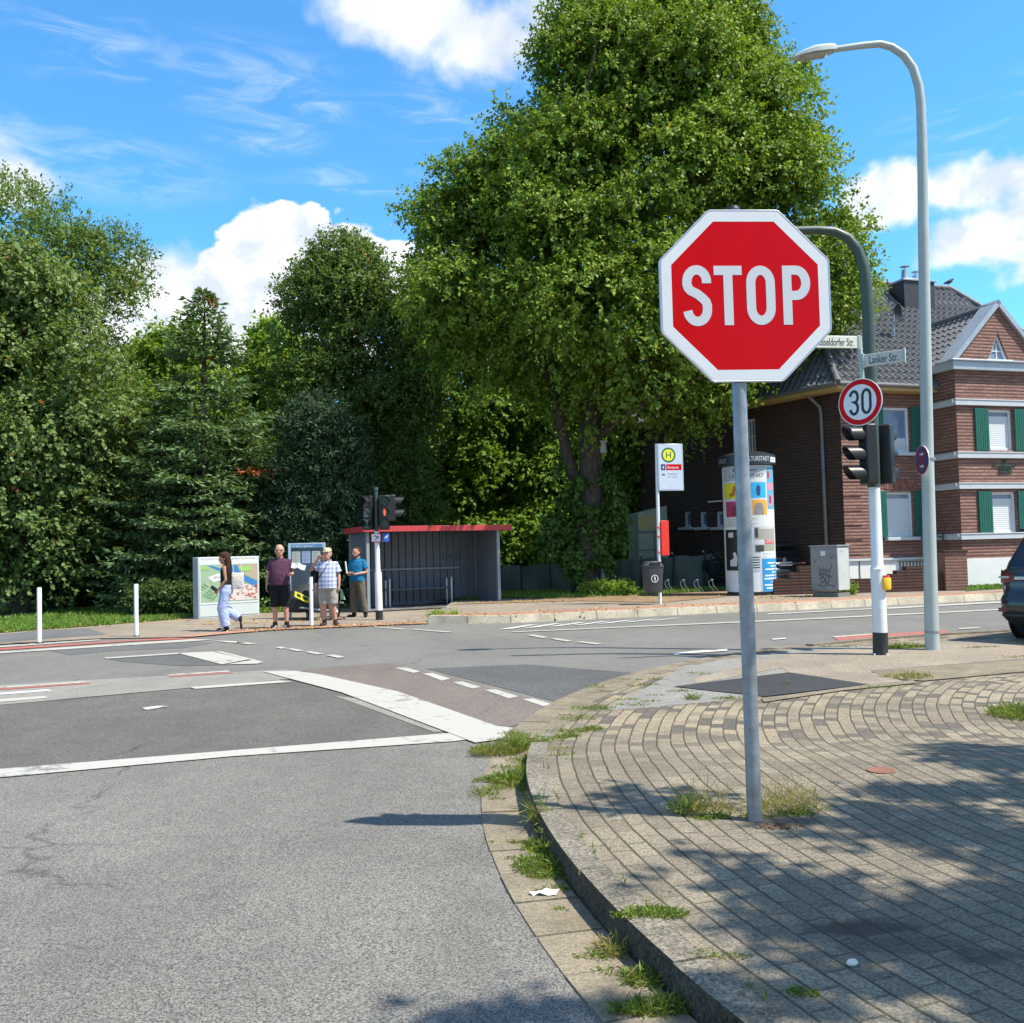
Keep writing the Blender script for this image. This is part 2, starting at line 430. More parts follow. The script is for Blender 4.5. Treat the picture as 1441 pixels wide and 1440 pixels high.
wt.link(c, bg.inputs['Color']); bg.inputs['Strength'].default_value = K_SKY

# ================================================================ ground materials
def asphalt(name, col, contrast=.5, stone=150, patch=.18, patch_scale=.35, tintcol=None, rough=.82):
    m, t, b = base_mat(name)
    p = t.new('ShaderNodeNewGeometry').outputs['Position']
    v = t.new('ShaderNodeTexVoronoi'); t.link(p, v.inputs['Vector']); v.inputs['Scale'].default_value = stone
    sp_ = t.new('ShaderNodeSeparateColor'); t.link(v.outputs['Color'], sp_.inputs[0])
    n = t.noise(p, stone*.9, 2, .6)
    s = t.math('ADD', t.math('MULTIPLY', sp_.outputs[0], .7), t.math('MULTIPLY', n, .3))
    dark = tuple(x*(1-contrast) for x in col); lite = tuple(min(1, x*(1+contrast*1.15)) for x in col)
    c = t.mix(t.remap(s, .15, .9), dark, lite)
    pn = t.noise(p, patch_scale, 6, .62, .3)
    c = t.mix(1.0, c, t.mix(t.remap(pn, .3, .7), (1-patch,)*3, (1+patch,)*3), 'MULTIPLY')
    fine = t.noise(t.vmap(p, (1, 1, 1), (3, 5, 0)), 3.5, 6, .7)
    c = t.mix(1.0, c, t.mix(t.remap(fine, .3, .7), (.9, .9, .9), (1.08, 1.07, 1.05)), 'MULTIPLY')
    band_ = t.noise(t.vmap(p, (.55, .16, 1), (2, 1, 0), (0, 0, .25)), 1.6, 5, .6, .4)
    c = t.mix(t.remap(band_, .5, .68, 0, .34), c, tuple(x*.62 for x in col))
    c = t.mix(t.remap(t.noise(p, 1.1, 7, .7, .6), .60, .70, 0, .4), c, tuple(x*.5 for x in col))
    # a few cracks and tar lines
    vc = t.new('ShaderNodeTexVoronoi'); vc.feature = 'DISTANCE_TO_EDGE'; vc.inputs['Scale'].default_value = .28
    wv = t.new('ShaderNodeVectorMath'); wv.operation = 'ADD'
    nz = t.new('ShaderNodeTexNoise'); t.link(p, nz.inputs['Vector']); nz.inputs['Scale'].default_value = 1.5; nz.inputs['Detail'].default_value = 5
    t.link(p, wv.inputs[0]); t.link(t.mix(1.0, nz.outputs['Color'], (.8, .8, .8), 'MULTIPLY'), wv.inputs[1]); t.link(wv.outputs[0], vc.inputs['Vector'])
    crack = t.math('MULTIPLY', t.remap(vc.outputs['Distance'], .0, .006, 1, 0), t.remap(t.noise(p, .5, 3), .5, .6))
    c = t.mix(t.math('MULTIPLY', crack, .55), c, (.03, .03, .03))
    t.link(c, b.inputs['Base Color']); b.inputs['Roughness'].default_value = rough; b.inputs['Specular IOR Level'].default_value = .3
    bn = t.new('ShaderNodeBump'); bn.inputs['Strength'].default_value = .55; bn.inputs['Distance'].default_value = .003
    t.link(s, bn.inputs['Height']); t.link(bn.outputs[0], b.inputs['Normal'])
    return m
M_road = asphalt('asphalt_main_road', (.17, .164, .153), .32, 120, .12)
M_lane = asphalt('asphalt_coarse', (.165, .156, .142), .72, 185, .2, .45)
M_mid = asphalt('asphalt_dark', (.118, .111, .10), .6, 150, .16, .6)
M_band = asphalt('asphalt_pale_band', (.25, .238, .215), .3, 130, .1)
M_redasph = asphalt('asphalt_reddish', (.165, .137, .122), .4, 110, .12)
M_patchd = asphalt('asphalt_new_patch', (.045, .046, .05), .4, 120, .12)
M_island = asphalt('gravel_asphalt', (.27, .225, .175), .42, 95, .2, .8)
M_ltasph = asphalt('asphalt_light', (.235, .225, .205), .4, 110, .14, .7)
M_walk = asphalt('asphalt_footway', (.27, .225, .18), .3, 90, .2, .5)
M_redbrick_walk = asphalt('footway_red', (.36, .2, .14), .25, 60, .2, .8)
def paint_mat(name, col, wear=.5):
    m, t, b = base_mat(name)
    p = t.new('ShaderNodeNewGeometry').outputs['Position']
    n = t.noise(p, 9, 8, .75, .3); n2 = t.noise(p, 1.2, 4, .6); g = t.noise(p, 160, 2, .5)
    w = t.remap(t.math('ADD', n, t.math('MULTIPLY', t.math('SUBTRACT', n2, .5), .6)), .57, .68)
    c = t.mix(t.remap(g, .3, .75), tuple(x*.86 for x in col), col)
    c = t.mix(t.math('MULTIPLY', w, wear), c, (.17, .165, .155))
    t.link(c, b.inputs['Base Color']); b.inputs['Roughness'].default_value = .6
    return m
M_white = paint_mat('road_paint_white', (.47, .45, .405), .95)
M_redp = paint_mat('road_paint_red', (.42, .13, .1), .7)
M_fadewhite = paint_mat('road_paint_worn', (.6, .59, .56), 1.0)

def sheet(name, pts, mat, kind='structure', z=None):
    mb = MB(); pts = [Vector(p) for p in pts]
    if z is not None: pts = [Vector((p.x, p.y, z)) for p in pts]
    a = sum(pts[i].x*pts[(i+1) % len(pts)].y-pts[(i+1) % len(pts)].x*pts[i].y for i in range(len(pts)))
    if a < 0: pts = pts[::-1]
    mb.add(pts, [tuple(range(len(pts)))])
    return mb.build(name, mat, kind=kind)
# ground to the horizon
gm, t, b = base_mat('soil_and_turf')
p = t.new('ShaderNodeNewGeometry').outputs['Position']
c = t.mix(t.remap(t.noise(p, .8, 7, .7), .35, .65), (.035, .05, .018), (.075, .06, .035))
t.link(c, b.inputs['Base Color']); b.inputs['Roughness'].default_value = .95
sheet('ground', [(-600, -600, -.06), (600, -600, -.06), (600, 900, -.06), (-600, 900, -.06)], gm)
sheet('main_road', [(-70, -30, 0), (80, -30, 0), (80, 34, 0), (-70, 34, 0)], M_road)

# ---------------------------------------------------------------- near corner: polar pavement
PC = (9.74, 6.28); PR = 9.69; QE = PR*math.radians(75)
def pp(q, t, z=0.0):
    if q <= QE:
        a = q/PR; return Vector((PC[0]-(PR-t)*math.cos(a), PC[1]+(PR-t)*math.sin(a), z))
    a = QE/PR; s = q-QE
    o = Vector((PC[0]-(PR-t)*math.cos(a), PC[1]+(PR-t)*math.sin(a), z))
    return o+Vector((math.sin(a), math.cos(a), 0))*s
def sstep(x, a, b):
    k = min(1, max(0, (x-a)/(b-a))); return k*k*(3-2*k)
ZF = .03
def zp(q): return .125+(ZF-.125)*sstep(q, -.3, 1.9)
A_, B_ = G(0, 1088), G(700, 1036)
d_ = (A_-B_).normalized()
edge_pts = [pp(q, -.24) for q in np.linspace(1.75, -9, 30)]
sheet('side_road', [A_+d_*14, B_]+edge_pts+[(6, -20, 0), (-30, -20, 0), (-30, A_.y-2, 0)], M_lane, z=.004)
def px(pts, z): return [G(x, y, z) for x, y in pts]
sheet('side_road_mouth', [G(-320, 1012, .004), G(0, 992, .004), G(425, 957, .004), G(660, 1033, .004), G(640, 1041, .004), G(0, 1085, .004), G(-320, 1108, .004)], M_mid)
sheet('crossing_band', px([(-320, 977), (0, 964), (235, 951), (400, 942), (445, 952), (0, 992), (-320, 1012)], .008), M_band)
sheet('cycle_lane', px([(425, 944), (470, 938), (545, 933), (600, 945), (795, 995), (752, 1014), (706, 1026), (640, 1010)], .008), M_redasph)
sheet('road_patch', px([(600, 941), (740, 935), (905, 948), (842, 974), (792, 990)], .004), asphalt('asphalt_patched', (.1, .1, .1), .5, 100, .15))
sheet('road_patch', px([(150, 927), (255, 921), (325, 936), (250, 937), (170, 931)], .004), asphalt('asphalt_patched_b', (.115, .115, .112), .45, 100, .15))
sheet('road_patch', px([(60, 914), (240, 902), (300, 905), (260, 912), (160, 916), (100, 922)], .004), asphalt('asphalt_patched_c', (.12, .12, .12), .4, 100, .15))
def mark(pts, mat=M_white, z=.0125, name='road_marking'): return sheet(name, px(pts, z), mat)
mark([(-320, 1109), (0, 1082), (640, 1031), (690, 1036), (640, 1043), (330, 1064), (0, 1094), (-320, 1124)], name='stop_line')
mark([(370, 945), (415, 944), (450, 949), (560, 973), (700, 1022), (722, 1024), (706, 1040), (668, 1045), (640, 1034), (480, 974)], z=.0165)
sheet('crossing_band', px([(470, 979), (520, 985), (640, 1029), (610, 1030)], .008), M_band)
for a in ([(555, 940), (570, 939), (592, 945), (582, 947)], [(595, 948), (608, 947), (634, 955), (622, 958)], [(636, 960), (650, 959), (678, 967), (664, 969)], [(682, 971), (697, 970), (730, 980), (716, 983)], [(735, 984), (750, 983), (777, 991), (765, 994)]): mark(a)
for a in ([(387, 911), (396, 910), (405, 912.3), (395, 913)], [(403, 913.3), (412, 912.6), (428, 915.5), (419, 916.5)], [(428, 917.3), (438, 916.6), (456, 920), (446, 921)], [(458, 922), (470, 921.2), (486, 924.5), (476, 926)]): mark(a)
for a in ([(250, 919), (299, 917), (350, 928), (312, 935)], [(303, 917), (311, 916.6), (371, 931.5), (362, 934), (318, 935), (354, 929)], [(145, 925.5), (250, 918.6), (256, 920), (150, 927)]): mark(a)
mark([(-200, 974), (0, 966.5), (118, 958.5), (125, 960.3), (0, 968.5), (-200, 977)]); mark([(-200, 977.3), (0, 968.9), (125, 960.6), (128, 962), (0, 971), (-200, 980)], M_redp)
mark([(234, 949.3), (320, 943.6), (324, 945.3), (238, 951)]); mark([(236, 951.4), (325, 945.5), (328, 947), (240, 953)], M_redp)
mark([(-200, 986), (0, 975), (68, 970), (74, 972), (10, 977), (-200, 990)], M_fadewhite); mark([(-200, 996), (0, 984), (62, 979.5), (70, 982), (0, 988), (-200, 1000)], M_white)
mark([(267, 967), (392, 957.5), (412, 959.5), (275, 969.5)])
mark([(200, 996), (228, 992.5), (236, 994), (206, 999)], M_fadewhite)
mark([(-200, 929), (0, 917), (270, 899.3), (300, 900.5), (0, 919.5), (-200, 932)]); mark([(-200, 925), (0, 912), (190, 900.5), (240, 897.6), (283, 898.5), (190, 902.2), (0, 915), (-200, 928)], M_redp)
mark([(0, 909), (140, 899.6), (142, 901), (0, 911)]); mark([(300, 901.5), (330, 902.3), (348, 905.5), (318, 904)]); mark([(335, 903), (362, 905.5), (350, 906.8), (331, 905)])
for a in ([(524, 882.4), (532, 882), (572, 885), (566, 886)], [(576, 885.8), (584, 885.2), (636, 889), (630, 890)]): mark(a)
for a in ([(741, 893.8), (750, 893), (772, 896.6), (764, 898)], [(774, 898.8), (782, 898), (806, 901.8), (798, 903)], [(809, 903.4), (818, 902.6), (847, 905.6), (840, 907)]): mark(a)
mark([(720, 889), (1100, 872), (1396, 857.6), (1700, 843), (1700, 846), (1396, 859.2), (1100, 873.6), (720, 890)], z=.0125)
for k in range(7):
    x = 700+k*34; mark([(x, 886-k*1.9), (x+22, 884.6-k*1.9), (x+58, 878.5-k*1.55), (x+44, 879-k*1.5)], M_fadewhite)
mark([(1245, 855), (1396, 846.8), (1700, 831), (1700, 835), (1396, 849), (1250, 857)]); mark([(1080, 863.6), (1245, 855.2), (1245, 856.4), (1080, 865)])
mark([(1171, 895.6), (1226, 891.6), (1228, 893), (1174, 897.2)]); mark([(1174, 897.4), (1228, 893.2), (1330, 887), (1336, 890), (1180, 901.5)], M_redp, z=.0085)
mark([(1250, 904.2), (1424, 892.4), (1700, 874), (1700, 877), (1424, 894.6), (1255, 906.4)])
mark([(1348, 884), (1377, 882.4), (1379, 884), (1350, 885.6)]); mark([(1086, 899), (1105, 897.5), (1107, 899), (1088, 900.4)], M_fadewhite); mark([(945, 919.5), (985, 915), (1025, 913.5), (1022, 916), (990, 918), (950, 921.5)], M_fadewhite)

# pavers laid in arcs
mp, t, b = base_mat('concrete_pavers')
uv = t.new('ShaderNodeTexCoord').outputs['UV']; pos = t.new('ShaderNodeNewGeometry').outputs['Position']
wob = t.new('ShaderNodeVectorMath'); wob.operation = 'ADD'
nz = t.new('ShaderNodeTexNoise'); t.link(pos, nz.inputs['Vector']); nz.inputs['Scale'].default_value = 2.3; nz.inputs['Detail'].default_value = 3
t.link(uv, wob.inputs[0]); t.link(t.mix(1.0, t.mix(1.0, nz.outputs['Color'], (.5, .5, .5), 'SUBTRACT'), (.055, .03, 0), 'MULTIPLY'), wob.inputs[1])
def brick(c1, c2, mort, msize, bias=0.0):
    n = t.new('ShaderNodeTexBrick'); t.link(wob.outputs[0], n.inputs['Vector']); n.offset = .5
    n.inputs['Color1'].default_value = rgba(c1); n.inputs['Color2'].default_value = rgba(c2); n.inputs['Mortar'].default_value = rgba(mort)
    n.inputs['Scale'].default_value = 1; n.inputs['Mortar Size'].default_value = msize; n.inputs['Mortar Smooth'].default_value = .25; n.inputs['Bias'].default_value = bias
    n.inputs['Brick Width'].default_value = .21; n.inputs['Row Height'].default_value = .106
    return n
bk = brick((0, 0, 0), (1, 1, 1), (.5, .5, .5), .006)
rnd = bk.outputs['Color']; sepc = t.new('ShaderNodeSeparateColor'); t.link(rnd, sepc.inputs[0]); rv = sepc.outputs[0]
sx = t.new('ShaderNodeSeparateXYZ'); t.link(uv, sx.inputs[0])
farz = t.remap(t.math('ADD', sx.outputs[0], t.math('MULTIPLY', t.noise(pos, .7, 3), 1.2)), 1.0, 2.6)
pale = t.mix(t.remap(rv, 0, 1), (.178, .150, .113), (.285, .243, .182))
mixd = t.mix(t.remap(rv, .25, .45), (.11, .098, .086), (.30, .25, .18))
col = t.mix(farz, pale, mixd)
wornm = t.noise(pos, .9, 6, .65, .4)
col = t.mix(t.math('MULTIPLY', t.remap(wornm, .40, .62), .7), col, (.15, .128, .102))
gr = t.noise(pos, 210, 2, .6); vg = t.new('ShaderNodeTexVoronoi'); t.link(pos, vg.inputs['Vector']); vg.inputs['Scale'].default_value = 130
sg = t.new('ShaderNodeSeparateColor'); t.link(vg.outputs['Color'], sg.inputs[0])
col = t.mix(1.0, col, t.mix(t.remap(sg.outputs[0], 0, 1), (.60, .60, .60), (1.42, 1.40, 1.35)), 'MULTIPLY')
# old oil / dirt stains with a shape of their own
def stain(px_, py_, a, bb, s):
    q = G(px_, py_, .11); dx = t.math('DIVIDE', t.math('SUBTRACT', spp.outputs[0], q.x), a); dy = t.math('DIVIDE', t.math('SUBTRACT', spp.outputs[1], q.y), bb)
    d = t.math('SQRT', t.math('ADD', t.math('MULTIPLY', dx, dx), t.math('MULTIPLY', dy, dy)))
    d = t.math('ADD', d, t.math('MULTIPLY', t.math('SUBTRACT', t.noise(pos, 9, 5, .7), .5), 1.6))
    return t.remap(d, .6, 1.05, s, 0)
spp = t.new('ShaderNodeSeparateXYZ'); t.link(pos, spp.inputs[0])
for q in ((1215, 1312, .26, .1, .8), (1275, 1335, .3, .1, .5), (1390, 1352, .17, .08, .6), (1100, 1160, .22, .12, .5)): col = t.mix(stain(*q), col, (.055, .045, .035))
sw_ = t.new('ShaderNodeSeparateXYZ'); t.link(wob.outputs[0], sw_.inputs[0])
rowd = t.math('ABSOLUTE', t.math('SUBTRACT', t.math('FRACT', t.math('DIVIDE', sw_.outputs[1], .106)), .5))
rowj = t.math('MULTIPLY', t.remap(rowd, .425, .47), t.remap(t.noise(pos, 3.1, 4), .25, .5, .55, 1))
joint = t.math('MAXIMUM', rowj, t.math('MULTIPLY', bk.outputs['Fac'], t.remap(t.noise(pos, 4.7, 4),   .35, .65, .3, .85)))
moss = t.math('MULTIPLY', joint, t.remap(t.noise(pos, 1.4, 5, .6), .45, .62))
jc = t.mix(moss, (.06, .048, .035), (.05, .06, .018))
col = t.mix(t.math('MULTIPLY', joint, .85), col, jc)
t.link(col, b.inputs['Base Color']); b.inputs['Roughness'].default_value = .85; b.inputs['Specular IOR Level'].default_value = .25
hgt = t.math('ADD', t.math('MULTIPLY', joint, -1.0), t.math('ADD', t.math('MULTIPLY', sg.outputs[0], .22), t.math('MULTIPLY', rv, .45)))
bn = t.new('ShaderNodeBump'); bn.inputs['Strength'].default_value = .9; bn.inputs['Distance'].default_value = .006
t.link(hgt, bn.inputs['Height']); t.link(bn.outputs[0], b.inputs['Normal'])
mb = MB(); qs = list(np.arange(-11, 24, .22)); ts = [.122]+list(np.arange(.4, 8.2, .26))
for q in qs:
    for tt in ts: mb.v.append(tuple(pp(q, tt, zp(q))))
nt = len(ts)
for i in range(len(qs)-1):
    for j in range(nt-1):
        mb.uv[len(mb.f)] = [(qs[i], ts[j]), (qs[i+1], ts[j]), (qs[i+1], ts[j+1]), (qs[i], ts[j+1])]
        mb.f.append((i*nt+j, (i+1)*nt+j, (i+1)*nt+j+1, i*nt+j+1)); mb.mi.append(0)
mb.build('pavement', mp, kind='structure')
# fill under / behind, far to the right
sheet('pavement_base', [pp(q, .1, 0) for q in np.linspace(-11, 60, 60)]+[(70, 24, 0), (70, -20, 0), (5, -20, 0)], M_walk, z=.018)
# kerb stones and gutter slabs, each a stone of its own inside the one kerb
def conc(name, col, spk=.4, stone=110):
    m, t, b = base_mat(name)
    p = t.new('ShaderNodeNewGeometry').outputs['Position']
    v = t.new('ShaderNodeTexVoronoi'); t.link(p, v.inputs['Vector']); v.inputs['Scale'].default_value = stone
    s = t.new('ShaderNodeSeparateColor'); t.link(v.outputs['Color'], s.inputs[0])
    c = t.mix(s.outputs[0], tuple(x*(1-spk) for x in col), tuple(x*(1+spk) for x in col))
    n = t.noise(p, 2.2, 6, .7, .3)
    c = t.mix(1.0, c, t.mix(t.remap(n, .3, .7), (.58, .56, .52), (1.15, 1.12, 1.07)), 'MULTIPLY')
    lich = t.remap(t.noise(p, 14, 6, .7), .6, .68)
    c = t.mix(t.math('MULTIPLY', lich, .35), c, (.12, .11, .08))
    t.link(c, b.inputs['Base Color']); b.inputs['Roughness'].default_value = .9; b.inputs['Specular IOR Level'].default_value = .2
    bn = t.new('ShaderNodeBump'); bn.inputs['Strength'].default_value = .7; bn.inputs['Distance'].default_value = .005
    t.link(t.math('ADD', s.outputs[0], t.noise(p, 40, 4)), bn.inputs['Height']); t.link(bn.outputs[0], b.inputs['Normal'])
    return m
M_kerb = conc('kerb_concrete', (.225, .205, .17), .5, 95)
M_slab = conc('slab_concrete', (.255, .22, .168), .26, 120)
M_fkerb = conc('far_kerb_concrete', (.52, .47, .38), .15, 60)
def stones(name, mat, t0, t1, q0, q1, ln, zt, zb, gap=.008, jig=.004, n=3, face=None):
    mb = MB(); q = q0
    while q < q1:
        L = ln; zz = zt(q+L/2)+random.uniform(-jig, jig); dt = random.uniform(-jig, jig)
        for k in range(n):
            a = q+gap/2+(L-gap)*k/n; c_ = q+gap/2+(L-gap)*(k+1)/n
            vs = [pp(a, t0+dt, zb), pp(c_, t0+dt, zb), pp(c_, t1+dt, zb), pp(a, t1+dt, zb), pp(a, t0+dt+.004*(zz > .06), zz), pp(c_, t0+dt+.004*(zz > .06), zz), pp(c_, t1+dt, zz), pp(a, t1+dt, zz)]
            fs = [(4, 5, 6, 7), (0, 1, 5, 4), (2, 3, 7, 6)]
            if k == 0: fs.append((3, 0, 4, 7))
            if k == n-1: fs.append((1, 2, 6, 5))
            mb.m(0).add(vs, [f for f in fs if f != (0, 1, 5, 4)])
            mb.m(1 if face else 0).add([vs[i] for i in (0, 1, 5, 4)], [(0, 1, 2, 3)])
        q += L
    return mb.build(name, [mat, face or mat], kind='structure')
stones('kerb', M_kerb, 0, .135, -11, 1.6, 1.0, lambda q: zp(q)+.004, -.03, n=6, face=conc('kerb_face_shade_grime', (.085, .072, .058), .5, 95))  # front face coloured darker for its shade as well as grime
stones('kerb', M_slab, -.02, .135, 1.6, 9.5, .5, lambda q: zp(q)+.005, -.03, n=4)
stones('kerb', M_kerb, 0, .135, 9.5, 60, 1.0, lambda q: .055, -.03, n=4)
stones('gutter', M_slab, -.29, -.012, -11, 9.5, .36, lambda q: .011 if q < 1.5 else .016, -.03, gap=.012, jig=.003, n=2)
# patches laid in the footway round the dropped kerb
def over(pts, mat, k, name='footway_patch'): return sheet(name, px(pts, ZF+.004*k), mat)
over([(850, 1000), (920, 962), (963, 937), (1010, 926), (1100, 917), (1130, 912), (1160, 910), (1250, 908), (1441, 897), (1760, 880), (1760, 915), (1441, 934), (1290, 951), (1225, 962), (1077, 981), (1040, 984), (905, 997)], M_ltasph, 1)
over([(1068, 932), (1112, 920), (1240, 909.5), (1441, 899), (1760, 882), (1760, 908), (1441, 927), (1226, 944), (1275, 960), (1222, 963), (1110, 946), (1100, 940), (980, 962), (976, 955)], M_island, 2)
over([(948, 966), (1110, 946), (1222, 963), (1076, 980)], M_patchd, 3)
over([(1072, 982.5), (1225, 963), (1285, 957), (1290, 961), (1190, 971), (1075, 988)], M_slab, 3, 'footway_edging')
over([(1224, 945), (1441, 928), (1760, 909), (1760, 925), (1441, 945), (1300, 958), (1268, 956)], M_slab, 3, 'footway_edging')

# ---------------------------------------------------------------- far side
ZL, ZR = .02, .16
edgeL = [(-700, 960), (-300, 930), (0, 906.5), (140, 898.5), (270, 896.5), (330, 891), (385, 886.5), (523, 880.5), (602, 877.5)]
PL = [G(x, y, ZL) for x, y in edgeL]
sheet('far_footway', PL+[Vector((-1.5, 60, ZL)), Vector((-70, 60, ZL)), Vector((-70, 8, ZL))], M_walk)
def strip(pts, w, z, mat, name):
    L = [G(x, y, z) for x, y in pts]; R = []
    for i, p in enumerate(L):
        d = (L[min(i+1, len(L)-1)]-L[max(i-1, 0)]).normalized(); R.append(p+Vector((-d.y, d.x, 0))*w)
    mb = MB()
    for i in range(len(L)-1): mb.add([L[i], L[i+1], R[i+1], R[i]], [(0, 1, 2, 3)])
    return mb.build(name, mat, kind='structure')
strip([(270, 896.2), (330, 890.8), (385, 886.3), (523, 880.3), (602, 877)], .55, ZL+.004, M_redbrick_walk, 'footway_edging')
sheet('footway_patch', px([(-200, 905), (0, 893), (60, 887), (125, 884), (150, 893), (60, 899), (0, 904), (-200, 917)], ZL+.004), asphalt('footway_dark', (.14, .14, .145), .3, 100, .15))
edgeR = [(602, 877.5), (680, 878.5), (730, 876.5), (857, 870.5), (1000, 863.5), (1120, 859), (1250, 852), (1396, 845), (1800, 826)]
PRt = [G(x, y, 0) for x, y in edgeR]
nrm = []
for i, p in enumerate(PRt):
    d = (PRt[min(i+1, len(PRt)-1)]-PRt[max(i-1, 0)]).normalized(); nrm.append(Vector((-d.y, d.x, 0)))
off = lambda w, z: [Vector((p.x+n.x*w, p.y+n.y*w, z)) for p, n in zip(PRt, nrm)]
sheet('far_footway', off(.2, ZR)+[Vector((80, 70, ZR)), Vector((-1.2, 70, ZR))], M_walk)
mb = MB()  # kerb on the far side
cum = [0]
for i in range(len(PRt)-1): cum.append(cum[-1]+(PRt[i+1]-PRt[i]).length)
def along(s, w, z):
    i = max(0, min(len(cum)-2, next((k for k in range(len(cum)-1) if cum[k+1] > s), len(cum)-2)))
    f = (s-cum[i])/(cum[i+1]-cum[i]); p = PRt[i].lerp(PRt[i+1], f); n = nrm[i].lerp(nrm[i+1], f)
    return Vector((p.x+n.x*w, p.y+n.y*w, z))
s = 0
while s < min(45, cum[-1]-1):
    L = 1.0; a, c_ = s+.008, s+L-.008; h = ZR+.006+random.uniform(-.005, .005)
    if s == 0: a = s
    mb.add([along(a, 0, -.02), along(c_, 0, -.02), along(c_, .06, h), along(a, .06, h), along(c_, .2, h), along(a, .2, h)], [(0, 1, 2, 3), (3, 2, 4, 5), (0, 3, 5), (1, 4, 2)])
    s += L
mb.build('far_kerb', M_fkerb, kind='structure')
mb = MB()
for i in range(len(PRt)-1):
    a, b2 = off(.2, ZR+.004), off(1.1, ZR+.004); mb.add([a[i], a[i+1], b2[i+1], b2[i]], [(0, 1, 2, 3)])
mb.build('footway_edging', M_redbrick_walk, kind='structure')
# turf
M_turf = pbr('turf_soil', (.055, .075, .022), .95, .35, 3, bump=.3, bscale=80)
lawnL = px([(-700, 950), (-200, 905), (0, 890.5), (130, 881), (255, 871)], ZL+.008)+[Vector((-8.6, 25.5, 0)), Vector((-5.4, 27, 0)), Vector((-4, 30, 0)), Vector((-4, 45, 0)), Vector((-70, 45, 0)), Vector((-70, 12, 0))]
sheet('lawn', lawnL, M_turf, z=ZL+.008)
lawnM = [G(600, 846, ZR), G(700, 842.5, ZR), G(790, 842, ZR), G(900, 838, ZR), G(1020, 831, ZR)]+[Vector((6.8, 29.5, 0)), Vector((5, 45, 0)), Vector((-3, 45, 0)), Vector((-2.6, 31, 0))]
sheet('lawn', lawnM, M_turf, z=ZR+.008)
lawnR = [G(1358, 832.5, ZR), G(1441, 827, ZR), G(1760, 812, ZR), Vector((40, 40, 0)), Vector((14, 29.4, 0))]
sheet('lawn', lawnR, M_turf, z=ZR+.008)
sheet('bare_soil', [G(640, 851, ZR), G(820, 846, ZR), G(930, 849, ZR), G(1020, 840, ZR), G(1040, 832, ZR), G(900, 837.5, ZR), G(760, 843, ZR)], asphalt('litter_soil', (.25, .17, .1), .5, 30, .25, 1.5), z=ZR+.012)
M_grass = leaf_mat('grass_blades', (.085, .17, .028), (.25, .40, .075), odd=(.3, .24, .1), trans=.3)
def pip(x, y, P):
    ins = np.zeros(len(x), bool); n = len(P)
    for i in range(n):
        a, b2 = P[i], P[(i+1) % n]
        cnd = ((a.y > y) != (b2.y > y)) & (x < (b2.x-a.x)*(y-a.y)/((b2.y-a.y) if abs(b2.y-a.y) > 1e-9 else 1e-9)+a.x)
        ins ^= cnd
    return ins
def blades(name, poly, n, h, w, z, label, box=None, dens=True, mat=None):
    xs = [p.x for p in poly]; ys = [p.y for p in poly]
    bx = box or (min(xs), max(xs), min(ys), max(ys))
    X = RNG.uniform(bx[0], bx[1], n); Y = RNG.uniform(bx[2], bx[3], n)
    k = pip(X, Y, poly); X, Y = X[k], Y[k]; n = len(X)
    P = np.stack([X, Y, np.full(n, z)], 1)
    Dr = nrmz(RNG.normal(size=(n, 3))*.42+np.array([0, 0, 1])); N = nrmz(RNG.normal(size=(n, 3))*np.array([1, 1, .1]))
    L = h*RNG.uniform(.5, 1.4, n); tn = np.where(RNG.random(n) < .06, 1.15, RNG.random(n))
    o = quad_mesh(name, leaf_quads(P, Dr, N, L, np.full(n, w)*RNG.uniform(.7, 1.3, n), .1), tn, mat or M_grass)
    tag(o, label, 'grass', None, 'stuff'); return o
blades('lawn_grass', lawnL, 60000, .1, .035, ZL, 'mown green grass strip along the far footway, at left', (-14, -6, 18.2, 25.5))
blades('lawn_grass', lawnL, 14000, .12, .05, ZL, 'shaded green grass behind the bollards and under the trees', (-14, -4, 25.5, 30))
blades('lawn_grass', lawnM, 30000, .1, .04, ZR, 'green grass in front of the dark green fence panels', (-3, 7.5, 26, 32))
blades('lawn_grass', lawnR, 20000, .08, .045, ZR, 'bright green lawn beside the brick pier of the house', (11, 24, 25, 31))
# fallen leaves
def litter(n, regs, z, name, label):
    P = []
    for (x0, y0, x1, y1) in regs:
        for k in range(n//len(regs)):
            f = random.random(); q = G(x0+(x1-x0)*f, y0+(y1-y0)*f+random.gauss(0, 1.5), z); P.append((q.x+random.gauss(0, .15), q.y+random.gauss(0, .15), z+.008))
    P = np.array(P); m_ = len(P); Dr = nrmz(RNG.normal(size=(m_, 3))*np.array([1, 1, .15])); N = nrmz(RNG.normal(size=(m_, 3))*.3+np.array([0, 0, 1]))
    L = RNG.uniform(.04, .09, m_)
    return tag(quad_mesh(name, leaf_quads(P, Dr, N, L, L*.6), RNG.random(m_), leaf_mat(name+'_leaf', (.28, .13, .04), (.6, .42, .14), trans=.1)), label, 'leaf litter', None, 'stuff')
litter(900, [(0, 889, 270, 871), (270, 880, 480, 872), (330, 888, 600, 876)], ZL, 'fallen_leaves', 'yellow brown fallen leaves along the far footway and grass edge')
litter(900, [(610, 868, 1130, 846), (640, 850, 1020, 838), (1060, 842, 1200, 838)], ZR, 'fallen_leaves', 'brown fallen leaves on the footway near the bus stop sign')
